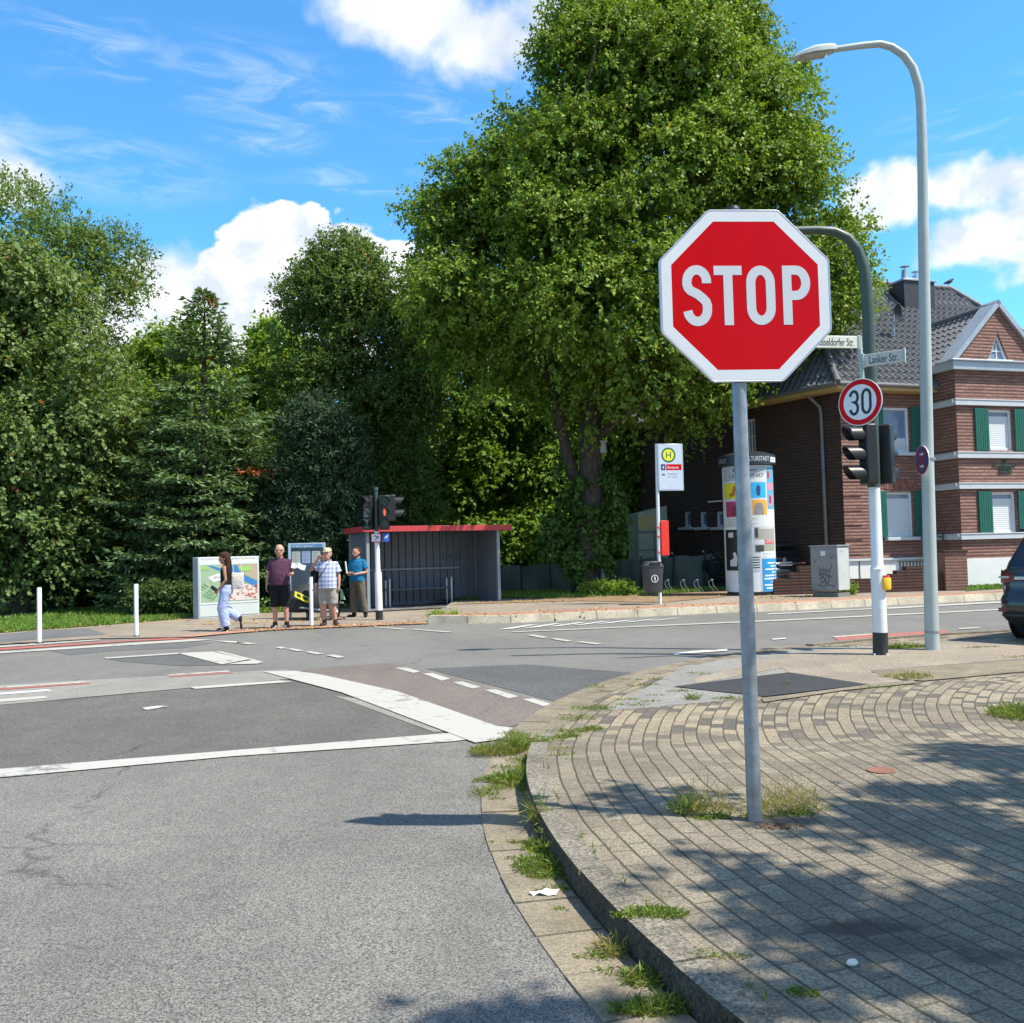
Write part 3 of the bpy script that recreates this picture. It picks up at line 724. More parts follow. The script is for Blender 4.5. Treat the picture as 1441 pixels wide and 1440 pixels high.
# ================================================================ street furniture
M_galv = pbr('galvanised_steel', (.29, .31, .34), .45, .28, 9, metal=.5, bump=.2, bscale=90, dirt=.4, dirtcol=(.2, .19, .17))
M_galvl = pbr('pale_grey_paint', (.40, .45, .44), .45, .08, 2, dirt=.15, bump=.08, dirtcol=(.2, .2, .17))
M_whitep = pbr('white_pole_paint', (.76, .77, .78), .4, .05, 3, dirt=.2, dirtcol=(.4, .38, .33))
M_blackp = pbr('black_paint', (.02, .02, .022), .5, .3, 4, dirt=.2)
M_blk = pbr('black_plastic', (.015, .016, .017), .42, .2, 5)
M_dkgreen = pbr('dark_green_paint', (.045, .075, .06), .45, .15, 3, dirt=.15)
M_signred = pbr('sign_red', (.60, .001, .003), .12, .05, 4, spec=.14)
M_signwhite = pbr('sign_white', (.74, .75, .77), .35, .03, 4)
M_signwhite2 = pbr('sign_white_film', (.62, .63, .66), .35, .04, 4)
M_signblack = pbr('sign_black', (.012, .012, .015), .4, .05, 4)
M_alu = pbr('aluminium', (.55, .57, .6), .35, .08, 6, metal=.8)
M_blue = pbr('sign_blue', (.02, .09, .42), .35, .05)
M_yellow = pbr('sign_yellow', (.82, .72, .03), .35, .05)
M_signgreen = pbr('sign_green', (.015, .16, .06), .35, .05)
M_yellowbox = pbr('yellow_plastic', (.85, .48, .02), .35, .05)
M_redplastic = pbr('red_plastic', (.65, .03, .02), .35, .08)
M_lens = pbr('dark_lens', (.02, .02, .022), .15, .1)
M_litred = pbr('lit_red', (.8, .02, .01), .4, .05, emit=((1, .04, .02), 3.0))
M_rubber = pbr('tyre_rubber', (.02, .02, .02), .8, .2, 12)
FR = frame  # shorthand

def octagon(R, c=0.0):
    """octagon with apothem R; corners rounded with radius c"""
    out = []
    for k in range(8):
        a = PI/8+k*PI/4; V = Vector((math.cos(a), math.sin(a)))*R/math.cos(PI/8)
        if c <= 0: out.append((V.x, V.y)); continue
        ctr = Vector((math.cos(a), math.sin(a)))*(R-c)/math.cos(PI/8)
        for j in range(5):
            b_ = a-PI/8+PI/4*j/4; out.append((ctr.x+c*math.cos(b_), ctr.y+c*math.sin(b_)))
    return out
# ---------------------------------------------------------------- STOP sign
sb = G(1062, 1155, .122); st = D(1031, 297, sb.y-.02)
root = thing('stop_sign', 'large red octagonal STOP sign on a grey steel post in the paved corner', 'road sign', sb)
mb = MB(); tp = st-sb
lean = Vector((tp.x/tp.z, tp.y/tp.z, 1))
mb.tube([lean*(-.05), lean*(1.39), lean*tp.z], [.038, .038, .0375], 24)
mb.tube([lean*1.36, lean*1.43], .0392, 24)
mb.build('post', M_galv, root, smooth=True)
MB().tube([lean*tp.z-Vector((0, 0, .0)), lean*(tp.z+.018)], [.041, .036], 20).build('post_cap', M_blk, root, smooth=True)
ctr = D(1049.5, 416, sb.y-.055)-sb
xdir = Vector((math.cos(math.radians(4)), math.sin(math.radians(4)), 0)); up = Vector((-.022, 0, 1))
Fs = frame(ctr, xdir, up-xdir*up.dot(xdir))
R0 = 122.5/1340*(sb.y-.05)
mb = MB(); mb.prism(octagon(R0, .035), .014, Fs, -.016); mb.ring2(octagon(R0+.004, .037), octagon(R0-.004, .033), .022, Fs, -.02)
plate = mb.build('sign_plate', M_alu, root, bevel=.002)
MB().ring2(octagon(R0-.006, .034), octagon(R0*.868, .004), .0015, Fs, .0002).build('border', M_signwhite, plate)
MB().prism(octagon(R0*.868, .004), .001, Fs, .0002).build('red_face', M_signred, plate)
k = R0/121; sw = 13.0
mb = MB(); 
def L2(pts): return [(x*k, y*k) for x, y in pts]
Z_ = .0013; cy0 = 0
yb, yt = -42+cy0, 42+cy0
# S
sx0, sx1 = -90+sw/2, -49-sw/2; cxs = (sx0+sx1)/2; rx = (sx1-sx0)/2; ry = 17
Spts = arc(cxs, yt-sw/2-ry+1, rx, -.12, PI, 12, ry)
Spts += [(sx0, 16), (sx0+1.5, 11), (sx0+5, 7)]
Spts += [(cxs, 2.5), (cxs+2, 1.0)]
Spts += [(sx1-5, -5), (sx1-1.5, -9), (sx1, -14)]
Spts += arc(cxs, yb+sw/2+ry-1, rx, 0, -PI-.12+.24, 12, ry)
mb.ribbon(L2(Spts), sw*k, .0012, Fs, Z_)
# T
mb.prism(L2([(-45, yt-sw), (-5, yt-sw), (-5, yt), (-45, yt)]), .0012, Fs, Z_)
mb.prism(L2([(-25-sw/2, yb), (-25+sw/2, yb), (-25+sw/2, yt-sw), (-25-sw/2, yt-sw)]), .0012, Fs, Z_)
# O
ox0, ox1 = 1+sw/2, 42-sw/2; cxo = (ox0+ox1)/2; rx = (ox1-ox0)/2; ry = 18
mb.ribbon(L2(arc(cxo, yt-sw/2-ry, rx, 0, PI, 14, ry)+arc(cxo, yb+sw/2+ry, rx, PI, 2*PI, 14, ry)), sw*k, .0012, Fs, Z_, closed=True)
# P
px0, px1 = 53+sw/2, 93-sw/2
mb.prism(L2([(53, yb), (53+sw, yb), (53+sw, yt), (53, yt)]), .0012, Fs, Z_)
cyp = 17.5; ryp = yt-sw/2-cyp
mb.ribbon(L2([(53+sw, yt-sw/2), (px1-14, yt-sw/2)]+arc(px1-14, cyp, 14, PI/2, -PI/2, 14, ryp)+[(53+sw, cyp-ryp)]), sw*k, .0012, Fs, Z_)
mb.build('lettering', M_signwhite2, plate)
for dz in (-.25, .25):
    mb = MB(); cc = ctr+Vector((0, .055, dz)); mb.box((cc.x+lean.x*dz*0, cc.y-.015, cc.z), (.16, .03, .03)); mb.tube([cc+Vector((0, .0, -.02)), cc+Vector((0, 0, .02))], .044, 20)
    mb.build('clamp', M_alu, root, smooth=True)

# ---------------------------------------------------------------- mast arm traffic signal with 30 sign
tb = G(1239, 922, ZF)
root = thing('traffic_light', 'dark green bent traffic light mast with white lower post and black foot', 'traffic light', tb)
def at(x, y, dy=0): return D(x, y, tb.y+dy)-tb
p1, p2 = at(1238.6, 890), at(1230, 686)
MB().tube([Vector((0, 0, -.02)), p1], [.098, .098], 24).build('foot', M_blackp, root, smooth=True)
z_col = at(1235, 800).z
mb = MB(); ln = p2-p1
mb.tube([p1, p1+ln*((z_col-p1.z)/ln.z)], [.094, .094], 24); mb.tube([p1+ln*((z_col-p1.z)/ln.z), p1+ln*((z_col-p1.z+.05)/ln.z), p2], [.094, .078, .076], 24)
for a in range(4): mb.tube([Vector((.11*math.cos(a*PI/2+.5), .11*math.sin(a*PI/2+.5), 0)), Vector((.11*math.cos(a*PI/2+.5), .11*math.sin(a*PI/2+.5), .03))], .018, 6)
mb.build('lower_post', M_whitep, root, smooth=True)
arm = [at(1230, 686), at(1226, 560), at(1222, 450), at(1220, 410), at(1216, 378), at(1207, 352), at(1193, 335), at(1174, 326), at(1150, 324), at(1110, 325), at(1065, 327)]
MB().tube(arm, [.083, .082, .08, .078, .075, .072, .068, .063, .06, .058, .056], 20).build('mast', M_dkgreen, root, smooth=True)
def signal_head(root, o, facing, n=3, r=.095, hood=.2, lit=None, lens_cols=None, sp=.235):
    """o: centre of the housing (local); facing: angle of its look direction"""
    x = Vector((math.cos(facing+PI/2), math.sin(facing+PI/2), 0)); F_ = frame(o, x); hh = n*sp
    mb = MB(); mb.box((0, 0, -.08), (.25, hh+.02, .16), F_)
    h = mb.build('signal_housing', M_blk, root, bevel=.02)
    for i in range(n):
        cy = (n/2-.5-i)*sp; Fi = F_ @ T(0, cy, 0)
        mb = MB(); a0, a1 = math.radians(-35), math.radians(215); q = 18; vs = []; fs = []
        for j in range(q+1):
            a = a0+(a1-a0)*j/q; L = hood*(.55+.45*math.sin(max(0, min(PI, (a-a0)/(a1-a0)*PI))))
            for rr, dd in ((r+.008, 0), (r+.012, L), (r+.006, L), (r+.002, 0)): vs.append((rr*math.cos(a), rr*math.sin(a), dd))
        for j in range(q):
            for c_ in range(4): fs.append((j*4+c_, j*4+(c_+1) % 4, (j+1)*4+(c_+1) % 4, (j+1)*4+c_))
        fs += [(0, 1, 2, 3), (q*4+3, q*4+2, q*4+1, q*4)]
        mb.add(vs, fs, Fi); mb.build('visor', M_visor, h, smooth=True)
        mb = MB(); mb.prism(circ(0, 0, r), .012, Fi, .001); lm = M_lens
        if lens_cols: lm = lens_cols[i]
        mb.build('lens', lm, h)
        if lit == i:
            mb = MB(); Fz = Fi @ T(0, 0, .0135)
            mb.prism(circ(0, .056, .017, 12), .002, Fz); mb.prism([(-.024, .036), (.024, .036), (.022, -.012), (.012, -.02), (.011, -.07), (-.011, -.07), (-.012, -.02), (-.022, -.012)], .002, Fz)
            mb.build('lit_figure', M_litred, h)
    return h
M_visor = pbr('visor_plastic', (.025, .027, .03), .42, .2, 5, spec=.4)
M_lensred = pbr('lens_red_off', (.10, .03, .03), .2, .1); M_lensgreen = pbr('lens_green_off', (.03, .09, .06), .2, .1); M_lensgrey = pbr('lens_grey_off', (.3, .31, .33), .25, .1)
hc = at(1217, 640, -.03)
signal_head(root, hc+Vector((-.04, -.03, 0)), math.radians(186), 3, .105, .27, None, [M_lens, M_lens, M_lensgreen], .265)
mb = MB(); mb.box((0, 0, 0), (.05, .06, .80), T(at(1223, 640, -.09))); mb.build('housing_bracket', M_dkgreen, root, bevel=.008)
for yy in (605, 640, 675): MB().box((0, 0, 0), (.02, .02, .045), T(at(1224, yy, -.135))).build('hinge', M_alu, root)
signal_head(root, at(1243, 640, .06)+Vector((.06, .06, 0)), math.radians(50), 3, .105, .2, None, None, .265)
mb = MB()
mb.box((0, 0, 0), (.028, .004, .15), T(at(1234, 650, -.087)))
mb.build('sticker', M_signwhite, root)
# push button box
bb = at(1246, 820, -.05)+Vector((.0, -.02, 0)); mb = MB(); mb.loft([(0, 0, -.10, .045, .04), (0, 0, -.085, .06, .055), (0, 0, .05, .062, .057), (0, 0, .07, .05, .045)], 20, T(bb), 3)
pbx = mb.build('request_button', M_yellowbox, root, smooth=True)
mb = MB(); mb.loft([(0, 0, .07, .052, .047), (0, 0, .10, .045, .04)], 20, T(bb), 3); mb.build('button_hood', M_redplastic, pbx, smooth=True)
mb = MB(); mb.box((0, 0, 0), (.11, .02, .012), T(at(1234, 801, -.1))); mb.build('ledge', M_whitep, root, bevel=.003)
# speed limit sign held on the mast (part of the same pole)
sc_ = D(1210, 566, tb.y-.26)-tb; F3 = frame(sc_, (math.cos(math.radians(-42)), math.sin(math.radians(-42)), 0), (.05, 0, 1))
F3 = frame(sc_, (math.cos(math.radians(50)), -math.sin(math.radians(50)), 0), (.03, .03, 1))
rr = .318
def disc_sign(root, F, r, name, ringcol, facecol, rim=M_signwhite, ringw=.24):
    mb = MB(); mb.prism(circ(0, 0, r, 56), .012, F, -.012); p_ = mb.build(name, rim, root, bevel=.002)
    MB().ring2(circ(0, 0, r*.965, 56), circ(0, 0, r*(1-ringw), 56), .0012, F, .0003).build('ring', ringcol, p_)
    MB().prism(circ(0, 0, r*(1-ringw), 56), .001, F, .0002).build('face', facecol, p_)
    return p_
sp3 = disc_sign(root, F3, rr, 'speed_sign', M_signred, M_signwhite, ringw=.25)
sp3['label'] = 'round red ringed sign reading 30'
mb = MB(); w = .048; hh = .155
def dig(pts, closed=False): mb.ribbon(pts, w*.8, .0012, F3, .0014, closed)
cx = -.085; rx = .055; dig(arc(cx, .075, rx, PI*.95, -.35*PI, 12, .08)+[(cx+.0, .006)]+arc(cx, -.075, rx, .40*PI, -PI*.95, 12, .08)[1:])
cx = .095; dig(arc(cx, hh-.085, .056, 0, PI, 12, .085)+arc(cx, -hh+.085, .056, PI, 2*PI, 12, .085), True)
mb.build('numerals', M_signblack, sp3)
mb = MB(); mb.tube([sc_+Vector((0, .02, 0)), sc_+Vector((.14, .22, 0))], .02, 10); mb.build('sign_bracket', M_alu, root, smooth=True)
# street name post with two blades
root = thing('street_name_sign', 'pair of cream street name blades clamped to the traffic light mast', 'street sign', tb+Vector((0, 0, 0)))
pb, pt = at(1214, 545, -.16), at(1209, 473, -.16)
MB().tube([at(1215, 590, -.13), pb, pt], .032, 16).build('post', M_galvl, root, smooth=True)
M_cream = pbr('cream_enamel', (.70, .69, .60), .35, .05, 4); M_creamd = pbr('grey_enamel', (.50, .51, .47), .4, .06, 4)
def blade(px_a, px_b, y0, y1, txt, mat, z0, ang, name, tw):
    a = at(px_a, (y0+y1)/2, -.19); F = frame(a, (math.cos(ang), math.sin(ang), 0)); L = px_b; h = .165
    o = MB().prism([(0, -h/2), (L, -h/2), (L, h/2), (0, h/2)], .03, F, -.015).build(name, mat, root, bevel=.006)
    MB().text(txt, .085, F, .0152, tw, 'L', lambda x, y, z: (x+.07, y-.042, z), .012).build('lettering', M_signblack, o)
    MB().text(txt, .085, F @ RY(PI), .0152, tw, 'L', lambda x, y, z: (x-L+.07, y-.042, z), .012).build('lettering', M_signblack, o)
    return o
# long blade runs left, behind the STOP sign; its right end meets the post
a = at(1207, 482, -.17); ang = math.radians(10)
L_long = .70
F = frame(a-Vector((math.cos(ang), math.sin(ang), 0))*L_long, (math.cos(ang), math.sin(ang), 0), (0, 0, 1))
o = MB().prism([(0, -.083), (L_long, -.083), (L_long, .083), (0, .083)], .03, F, -.015).build('name_blade', M_cream, root, bevel=.006, label='cream blade reading Düsseldorfer Str.')
MB().text('Düsseldorfer Str.', .105, F, .0152, .57, 'L', lambda x, y, z: (x+.07, y-.052, z), .008).build('lettering', M_signblack, o)
MB().box((L_long+.012, 0, 0), (.035, .19, .05), F).build('end_clamp', M_galvl, o, bevel=.005)
a = at(1216, 508, -.2); ang = math.radians(-48)
F = frame(a, (math.cos(ang), math.sin(ang), 0), (0, 0, 1)); Ls = .80
Ls = .50; F = frame(a, (math.cos(math.radians(-35)), math.sin(math.radians(-35)), 0), (0, 0, 1))
o = MB().prism([(0, -.083), (Ls, -.083), (Ls, .083), (0, .083)], .03, F, -.015).build('name_blade', M_creamd, root, bevel=.006, label='grey blade reading Lanker Str.')
MB().text('Lanker Str.', .105, F, .0152, .37, 'L', lambda x, y, z: (x+.07, y-.052, z), .008).build('lettering', M_signblack, o)
MB().box((Ls+.012, 0, 0), (.035, .19, .05), F).build('end_clamp', M_galvl, o, bevel=.005); MB().box((-.012, 0, 0), (.035, .19, .06), F).build('end_clamp', M_galvl, o, bevel=.005)

# ---------------------------------------------------------------- street lamp
lb = G(1312, 915, ZF)
root = thing('street_lamp', 'tall pale grey green street lamp with curved arm, behind the traffic light', 'street lamp', lb)
def al(x, y, dy=0): return D(x, y, lb.y+dy)-lb
pts = [Vector((0, 0, -.02)), al(1309, 800), al(1305, 640), al(1302, 480), al(1299, 300), al(1297.5, 200), al(1296, 150), al(1293, 122), al(1285, 96), al(1272, 78), al(1255, 66.5), al(1238, 62), al(1215, 64), al(1190, 67.5), al(1172, 70)]
rad = [.098, .09, .084, .079, .072, .068, .064, .062, .058, .055, .052, .05, .047, .045, .043]
MB().tube(pts, rad, 24).build('pole', M_galvl, root, smooth=True)
for yy in (889,): MB().tube([al(1311.5, yy+1.5), al(1311.4, yy-1.5)], .1, 24).build('band', M_galv, root, smooth=True)
MB().tube([al(1307, 648), al(1306.8, 645)], .088, 24).build('band', M_galv, root, smooth=True)
# luminaire
e0 = al(1174, 70); e1 = al(1114, 78.5); dx = (e1-e0); Ln = dx.length
F = Matrix.Translation(e0) @ Matrix(((dx.x/Ln, 0, 0, 0), (dx.y/Ln, 1, 0, 0), (dx.z/Ln, 0, 1, 0), (0, 0, 0, 1)))
mb = MB()
st_ = [(-.03, .04, .05, .0), (.0, .075, .07, .0), (.10, .11, .085, -.005), (.3, .12, .085, -.005), (.46, .10, .06, -.02), (Ln, .055, .01, -.045)]
vs = []; fs = []
for (x, hw, hz, zc) in st_:
    for (a_, b_) in ((-1, -.35), (-.96, .35), (-.6, .95), (.6, .95), (.96, .35), (1, -.35)): vs.append((x, hw*a_, zc+hz*b_))
for i in range(len(st_)-1):
    for j in range(6): fs.append((i*6+j, i*6+(j+1) % 6, (i+1)*6+(j+1) % 6, (i+1)*6+j))
fs += [(5, 4, 3, 2, 1, 0), tuple((len(st_)-1)*6+j for j in range(6))]
mb.add(vs, fs, F)
lh = mb.build('lamp_head', M_galvl, root, smooth=True, angle=30)
mb = MB(); mb.add([(.08, -.085, -.035), (.5, -.075, -.048), (.5, .075, -.048), (.08, .085, -.035), (.14, -.05, -.085), (.38, -.045, -.085), (.38, .045, -.085), (.14, .05, -.085)], [(0, 1, 5, 4), (1, 2, 6, 5), (2, 3, 7, 6), (3, 0, 4, 7), (4, 5, 6, 7)], F)
mb.build('lens_cover', pbr('lamp_lens', (.35, .34, .31), .12, .1), lh)
# no-stopping sign on the lamp post
nc = al(1297, 648, -.12); F = frame(nc+Vector((-.02, 0, 0)), (math.cos(math.radians(68)), -math.sin(math.radians(68)), 0))
F = frame(nc, (math.cos(math.radians(-87)), math.sin(math.radians(-87)), 0), (.02, .02, 1))
M_nsr = pbr('shaded_sign_red', (.26, .025, .035), .5, .15, 9); p_ = disc_sign(root, F, .205, 'no_stopping_sign', M_nsr, pbr('shaded_sign_blue', (.05, .05, .17), .5, .15, 9), ringw=.2)  # sign colours darkened to stand for the shade on this face
p_['label'] = 'small round red and blue no stopping sign'
mb = MB()
mb.ribbon([(-.11, .11), (.11, -.11)], .045, .0012, F, .0014); mb.ribbon([(-.11, -.11), (.11, .11)], .045, .0008, F, .0013); mb.build('cross', M_nsr, p_)
for yy in (.085, -.085): MB().prism([(-.05, yy-.01), (.02, yy-.01), (.02, yy-.03), (.06, yy), (.02, yy+.03), (.02, yy+.01), (-.05, yy+.01)], .0012, F, .0029).build('arrow', M_signwhite, p_)
MB().box((0, .06, 0), (.03, .16, .03), T(nc+Vector((.03, .02, 0)))).build('sign_bracket', M_alu, root)

# ---------------------------------------------------------------- pedestrian signal on the far side
pb_ = G(534, 872.5, ZL)
root = thing('pedestrian_signal', 'white post with black foot and signal heads showing a red figure, before the shelter', 'traffic light', pb_)
def ap(x, y, dy=0): return D(x, y, pb_.y+dy)-pb_
MB().tube([Vector((0, 0, -.02)), ap(533.5, 859)], .088, 20).build('foot', M_blackp, root, smooth=True)
MB().tube([ap(533.5, 859), ap(532, 806), ap(531.7, 803), ap(530, 748)], [.086, .082, .06, .056], 20).build('lower_post', M_whitep, root, smooth=True)
MB().tube([ap(530, 748), ap(529, 690)], [.05, .045], 16).build('upper_post', M_dkgreen, root, smooth=True)
MB().tube([ap(529, 690), ap(529, 686)], [.06, .05], 16).build('post_cap', M_dkgreen, root, smooth=True)
signal_head(root, ap(541.5, 721.5, -.08)+Vector((0, -.05, 0)), math.radians(-78), 3, .1, .2, 1, None, .262)
signal_head(root, ap(516, 722, -.05), math.radians(-118), 3, .1, .2, None, [M_lensred, M_lensgrey, M_lensgreen], .262)
signal_head(root, ap(553, 715, .12)+Vector((.05, 0, 0)), math.radians(12), 2, .1, .22, None, None, .3)
F = frame(ap(530, 757, -.09), (math.cos(.1), math.sin(.1), 0))
o = MB().prism([(-.13, -.1), (.1, -.1), (.1, .1), (-.13, .1)], .008, F).build('notice_plate', M_signred, root, label='small white notice with red border')
mb = MB().prism([(-.115, -.085), (.085, -.085), (.085, .085), (-.115, .085)], .001, F, .0085); mb.build('face', M_signwhite, o)
MB().ribbon([(-.07, .03), (-.03, .05), (.0, .02), (.03, .04), (.05, .0), (.0, -.01), (-.03, -.05)], .018, .001, F, .0098).build('mark', M_blk, o)
F2 = frame(ap(538, 757, -.05)+Vector((.0, 0, 0)), (math.cos(.5), math.sin(.5), 0))
o = MB().prism([(0, -.09), (.17, -.09), (.17, .1), (0, .1)], .008, F2).build('notice_plate', M_blue, root, label='small blue notice with a white mark')
MB().ribbon([(.04, -.03), (.08, .04), (.1, 0), (.13, .06)], .02, .001, F2, .0085).build('mark', M_signwhite, o)

# ---------------------------------------------------------------- bollards
for (x, y, yt_, lab) in ((55.5, 905, 827, 'white round bollard at the far left, beside the dark tarmac patch'), (192, 895.5, 822, 'white round bollard in front of the mown grass, left of the map board'), (438.5, 881.5, 812, 'white bollard standing between the maroon shirt and the plaid shirt')):
    q = G(x, y, ZL); tpz = D(x-1.5, yt_, q.y).z-ZL
    r_ = thing('bollard', lab, 'bollard', q, 0, 'white bollards along the far footway')
    MB().tube([(0, 0, 0), (0, 0, tpz-.012), (0, 0, tpz)], [.042, .042, .036], 20).build('post', M_whitep, r_, smooth=True, angle=60)
    MB().tube([(0, 0, -.01), (0, 0, .02)], [.075, .05], 20).build('socket', M_blk, r_, smooth=True)

# ---------------------------------------------------------------- map board
mb0 = G(279.5, 871.5, ZL); mR = G(378, 865, ZL); u = (mR-mb0); u.z = 0; Wd = u.length; u.normalize()
ang = math.atan2(u.y, u.x)
Wd = 1.66
root = thing('map_board', 'pale grey freestanding case with a coloured pictorial town map, behind the walking woman', 'map board', mb0, ang)
Hh = D(279, 784.5, mb0.y).z-ZL; dp = .36
M_case = pbr('case_grey', (.56, .59, .60), .4, .04, 2, dirt=.1); M_cased = pbr('case_side', (.36, .40, .44), .45, .05, 2)
F = frame((0, 0, 0), (1, 0, 0))
mb = MB().box((Wd/2, dp/2+.001, Hh/2), (Wd, dp, Hh)); mb.build('cabinet', M_case, root, bevel=.012)
mb = MB().box((-.004, dp/2, Hh/2), (.006, dp*.86, Hh-.1)); mb.build('side_panel', M_cased, root)
z0, z1 = .42, 1.42; x0, x1 = .06, Wd-.05
k_ = Hh/1.62; z0 *= k_; z1 *= k_
fr = MB(); fr.prism([(.03, z0-.05), (Wd-.03, z0-.05), (Wd-.03, Hh-.1), (.03, Hh-.1)], .012, F, 0)
frm = fr.build('display_frame', pbr('frame_pale', (.62, .66, .66), .35, .03), root, bevel=.003)
MB().prism([(.03, .05), (Wd-.03, .05), (Wd-.03, z0-.07), (.03, z0-.07)], .012, F).build('lower_panel', pbr('panel_pale', (.52, .58, .57), .4, .04, 2), root, bevel=.003)
def MP(pts): return [(x0+(x1-x0)*a, z0+(z1-z0)*b_) for a, b_ in pts]
mp_ = MB().prism(MP([(0, 0), (1, 0), (1, 1), (0, 1)]), .002, F, .0125).build('map_sheet', pbr('map_green', (.30, .42, .28), .3, .12, 5, coat=.3), frm)
cols = {'water': (.05, .20, .45), 'sand': (.42, .36, .26), 'lime': (.30, .55, .15), 'white': (.66, .66, .68), 'grey': (.40, .40, .40), 'red': (.55, .06, .05), 'dgreen': (.14, .28, .12), 'pale': (.62, .56, .50)}
lay = {c_: MB() for c_ in cols}
lay['sand'].poly(MP([(.62, .99), (.99, .99), (.99, .55), (.8, .68), (.68, .85)]), F, .0147)
lay['sand'].poly(MP([(.3, .99), (.5, .99), (.46, .93), (.34, .93)]), F, .0147)
lay['water'].poly(MP([(.12, .97), (.2, .97), (.32, .90), (.5, .86), (.53, .97), (.64, .97), (.66, .84), (.78, .68), (.99, .52), (.99, .32), (.85, .45), (.68, .60), (.55, .76), (.45, .80), (.3, .84)]), F, .0163)
for i in range(9): lay['lime'].poly(MP([(.66+.022*i, .93+.01*math.sin(i)), (.69+.022*i, .93), (.715+.02*i, .80), (.70+.02*i, .79)]), F, .018+.0002*i)
for i in range(6): lay['lime'].poly(MP([(.01+.02*i, .97-.01*i), (.03+.02*i, .96), (.02+.02*i, .86), (.005+.02*i, .85)]), F, .018+.0002*i)
lay['white'].poly(MP([(.12, .66), (.3, .76), (.52, .80), (.72, .68), (.66, .58), (.4, .62), (.22, .52)]), F, .0181)
for i in range(5): lay['grey'].poly(MP([(.2+.09*i, .66+.01*i), (.27+.09*i, .69), (.30+.085*i, .655), (.24+.085*i, .62)]), F, .0197)
lay['dgreen'].poly(MP([(.02, .18), (.15, .36), (.32, .24), (.2, .05)]), F, .0181); lay['dgreen'].poly(MP([(.0, .42), (.05, .5), (.14, .42), (.02, .33)]), F, .0181)
lay['pale'].poly(MP([(.46, .1), (.62, .46), (.86, .44), (.99, .28), (.99, .02), (.5, .02)]), F, .0181)
for i in range(5): lay['white'].ribbon(MP([(.0, .6-.1*i), (.15, .36-.09*i+.06), (.3, .18+.02*i)]), .008, .0015, F, .02+.0002*i)
random.seed(5)
for i in range(46):
    a = random.uniform(.48, .96); b_ = random.uniform(.06, .42); w_ = random.uniform(.02, .05); h_ = random.uniform(.012, .03)
    if b_ > (a-.46)*2.2+.05: continue
    lay['red' if random.random() < .7 else 'grey'].poly(MP([(a, b_), (a+w_, b_+h_), (a+w_+.012, b_-.01), (a+.012, b_-h_)]), F, .0198+.0001*i)
for c_, l_ in lay.items():
    if l_.v: l_.build('map_area', pbr('map_'+c_, cols[c_], .35, .08, 30), mp_)
mb = MB(); mby = MB()
for i in range(16):
    x = .1+i*(Wd-.2)/16
    (mby if 3 < i < 8 or 10 < i < 14 else mb).prism([(x, Hh-.07), (x+.045, Hh-.07), (x+.045, Hh-.035), (x, Hh-.035)], .001, F, .001)
mb.build('emblem_row', pbr('emblem_grey', (.42, .43, .43), .4), root); mby.build('emblem_row', pbr('emblem_gold', (.62, .50, .22), .4), root)
mb = MB()
for i in range(34): mb.prism(MP([(.01+i*.029, -.035), (.028+i*.029, -.035), (.028+i*.029, -.015), (.01+i*.029, -.015)]), .001, F, .0125)
mb.build('legend_strip', M_signwhite, frm)

# ---------------------------------------------------------------- notice column behind the motorcycle
nb = D(406, 800, 23.6); nb.z = ZL; W2 = 50/1340*nb.y*1.03
root = thing('timetable_case', 'blue grey framed showcase with three pale sheets, behind the motorcycle', 'showcase', nb, math.radians(10))
Ht = D(405, 765, nb.y).z-ZL
M_bluegrey = pbr('blue_grey_paint', (.36, .47, .56), .4, .06, 3); M_glassd = pbr('showcase_glass', (.05, .075, .10), .12, .1, 3, spec=.6)
mb = MB(); mb.box((.03, 0, Ht/2), (.06, .1, Ht)); mb.box((W2-.03, 0, Ht/2), (.06, .1, Ht)); mb.box((W2/2, 0, Ht-.06), (W2-.12, .1, .12)); mb.box((W2/2, 0, .62), (W2-.12, .08, .08)); mb.build('case_frame', M_bluegrey, root, bevel=.006)
F = frame((0, -.03, 0), (1, 0, 0)); mb = MB().prism([(.06, .66), (W2-.06, .66), (W2-.06, Ht-.12), (.06, Ht-.12)], .01, F, -.02); gp = mb.build('glass_front', M_glassd, root)
MB().prism([(.07, Ht-.115), (W2-.07, Ht-.115), (W2-.07, Ht-.03), (.07, Ht-.03)], .002, frame((0, -.05, 0), (1, 0, 0)), .0005).build('header', pbr('header_blue', (.10, .22, .40), .4, .08), root)
MB().text('Fahrplan', .04, frame((0, -.05, 0), (1, 0, 0)), .0028, .5, 'L', lambda x, y, z: (x+.12, y+Ht-.09, z)).build('lettering', M_signwhite, root)
for i in range(3):
    a = .09+i*(W2-.18)/3
    mb = MB().prism([(a, Ht-.50), (a+.2, Ht-.50), (a+.2, Ht-.20), (a, Ht-.20)], .002, F, -.009); sh_ = mb.build('paper_sheet', pbr('sheet_%d' % (i == 1), (.30, .36, .55) if i == 1 else (.42, .46, .42), .5, .05), gp)
    mb = MB()
    for j in range(9): mb.prism([(a+.02, Ht-.24-j*.028), (a+.18-.04*(j % 3), Ht-.24-j*.028), (a+.18-.04*(j % 3), Ht-.232-j*.028), (a+.02, Ht-.232-j*.028)], .0008, F, -.0069)
    mb.build('print_lines', pbr('print_grey', (.14, .16, .22), .6), sh_)

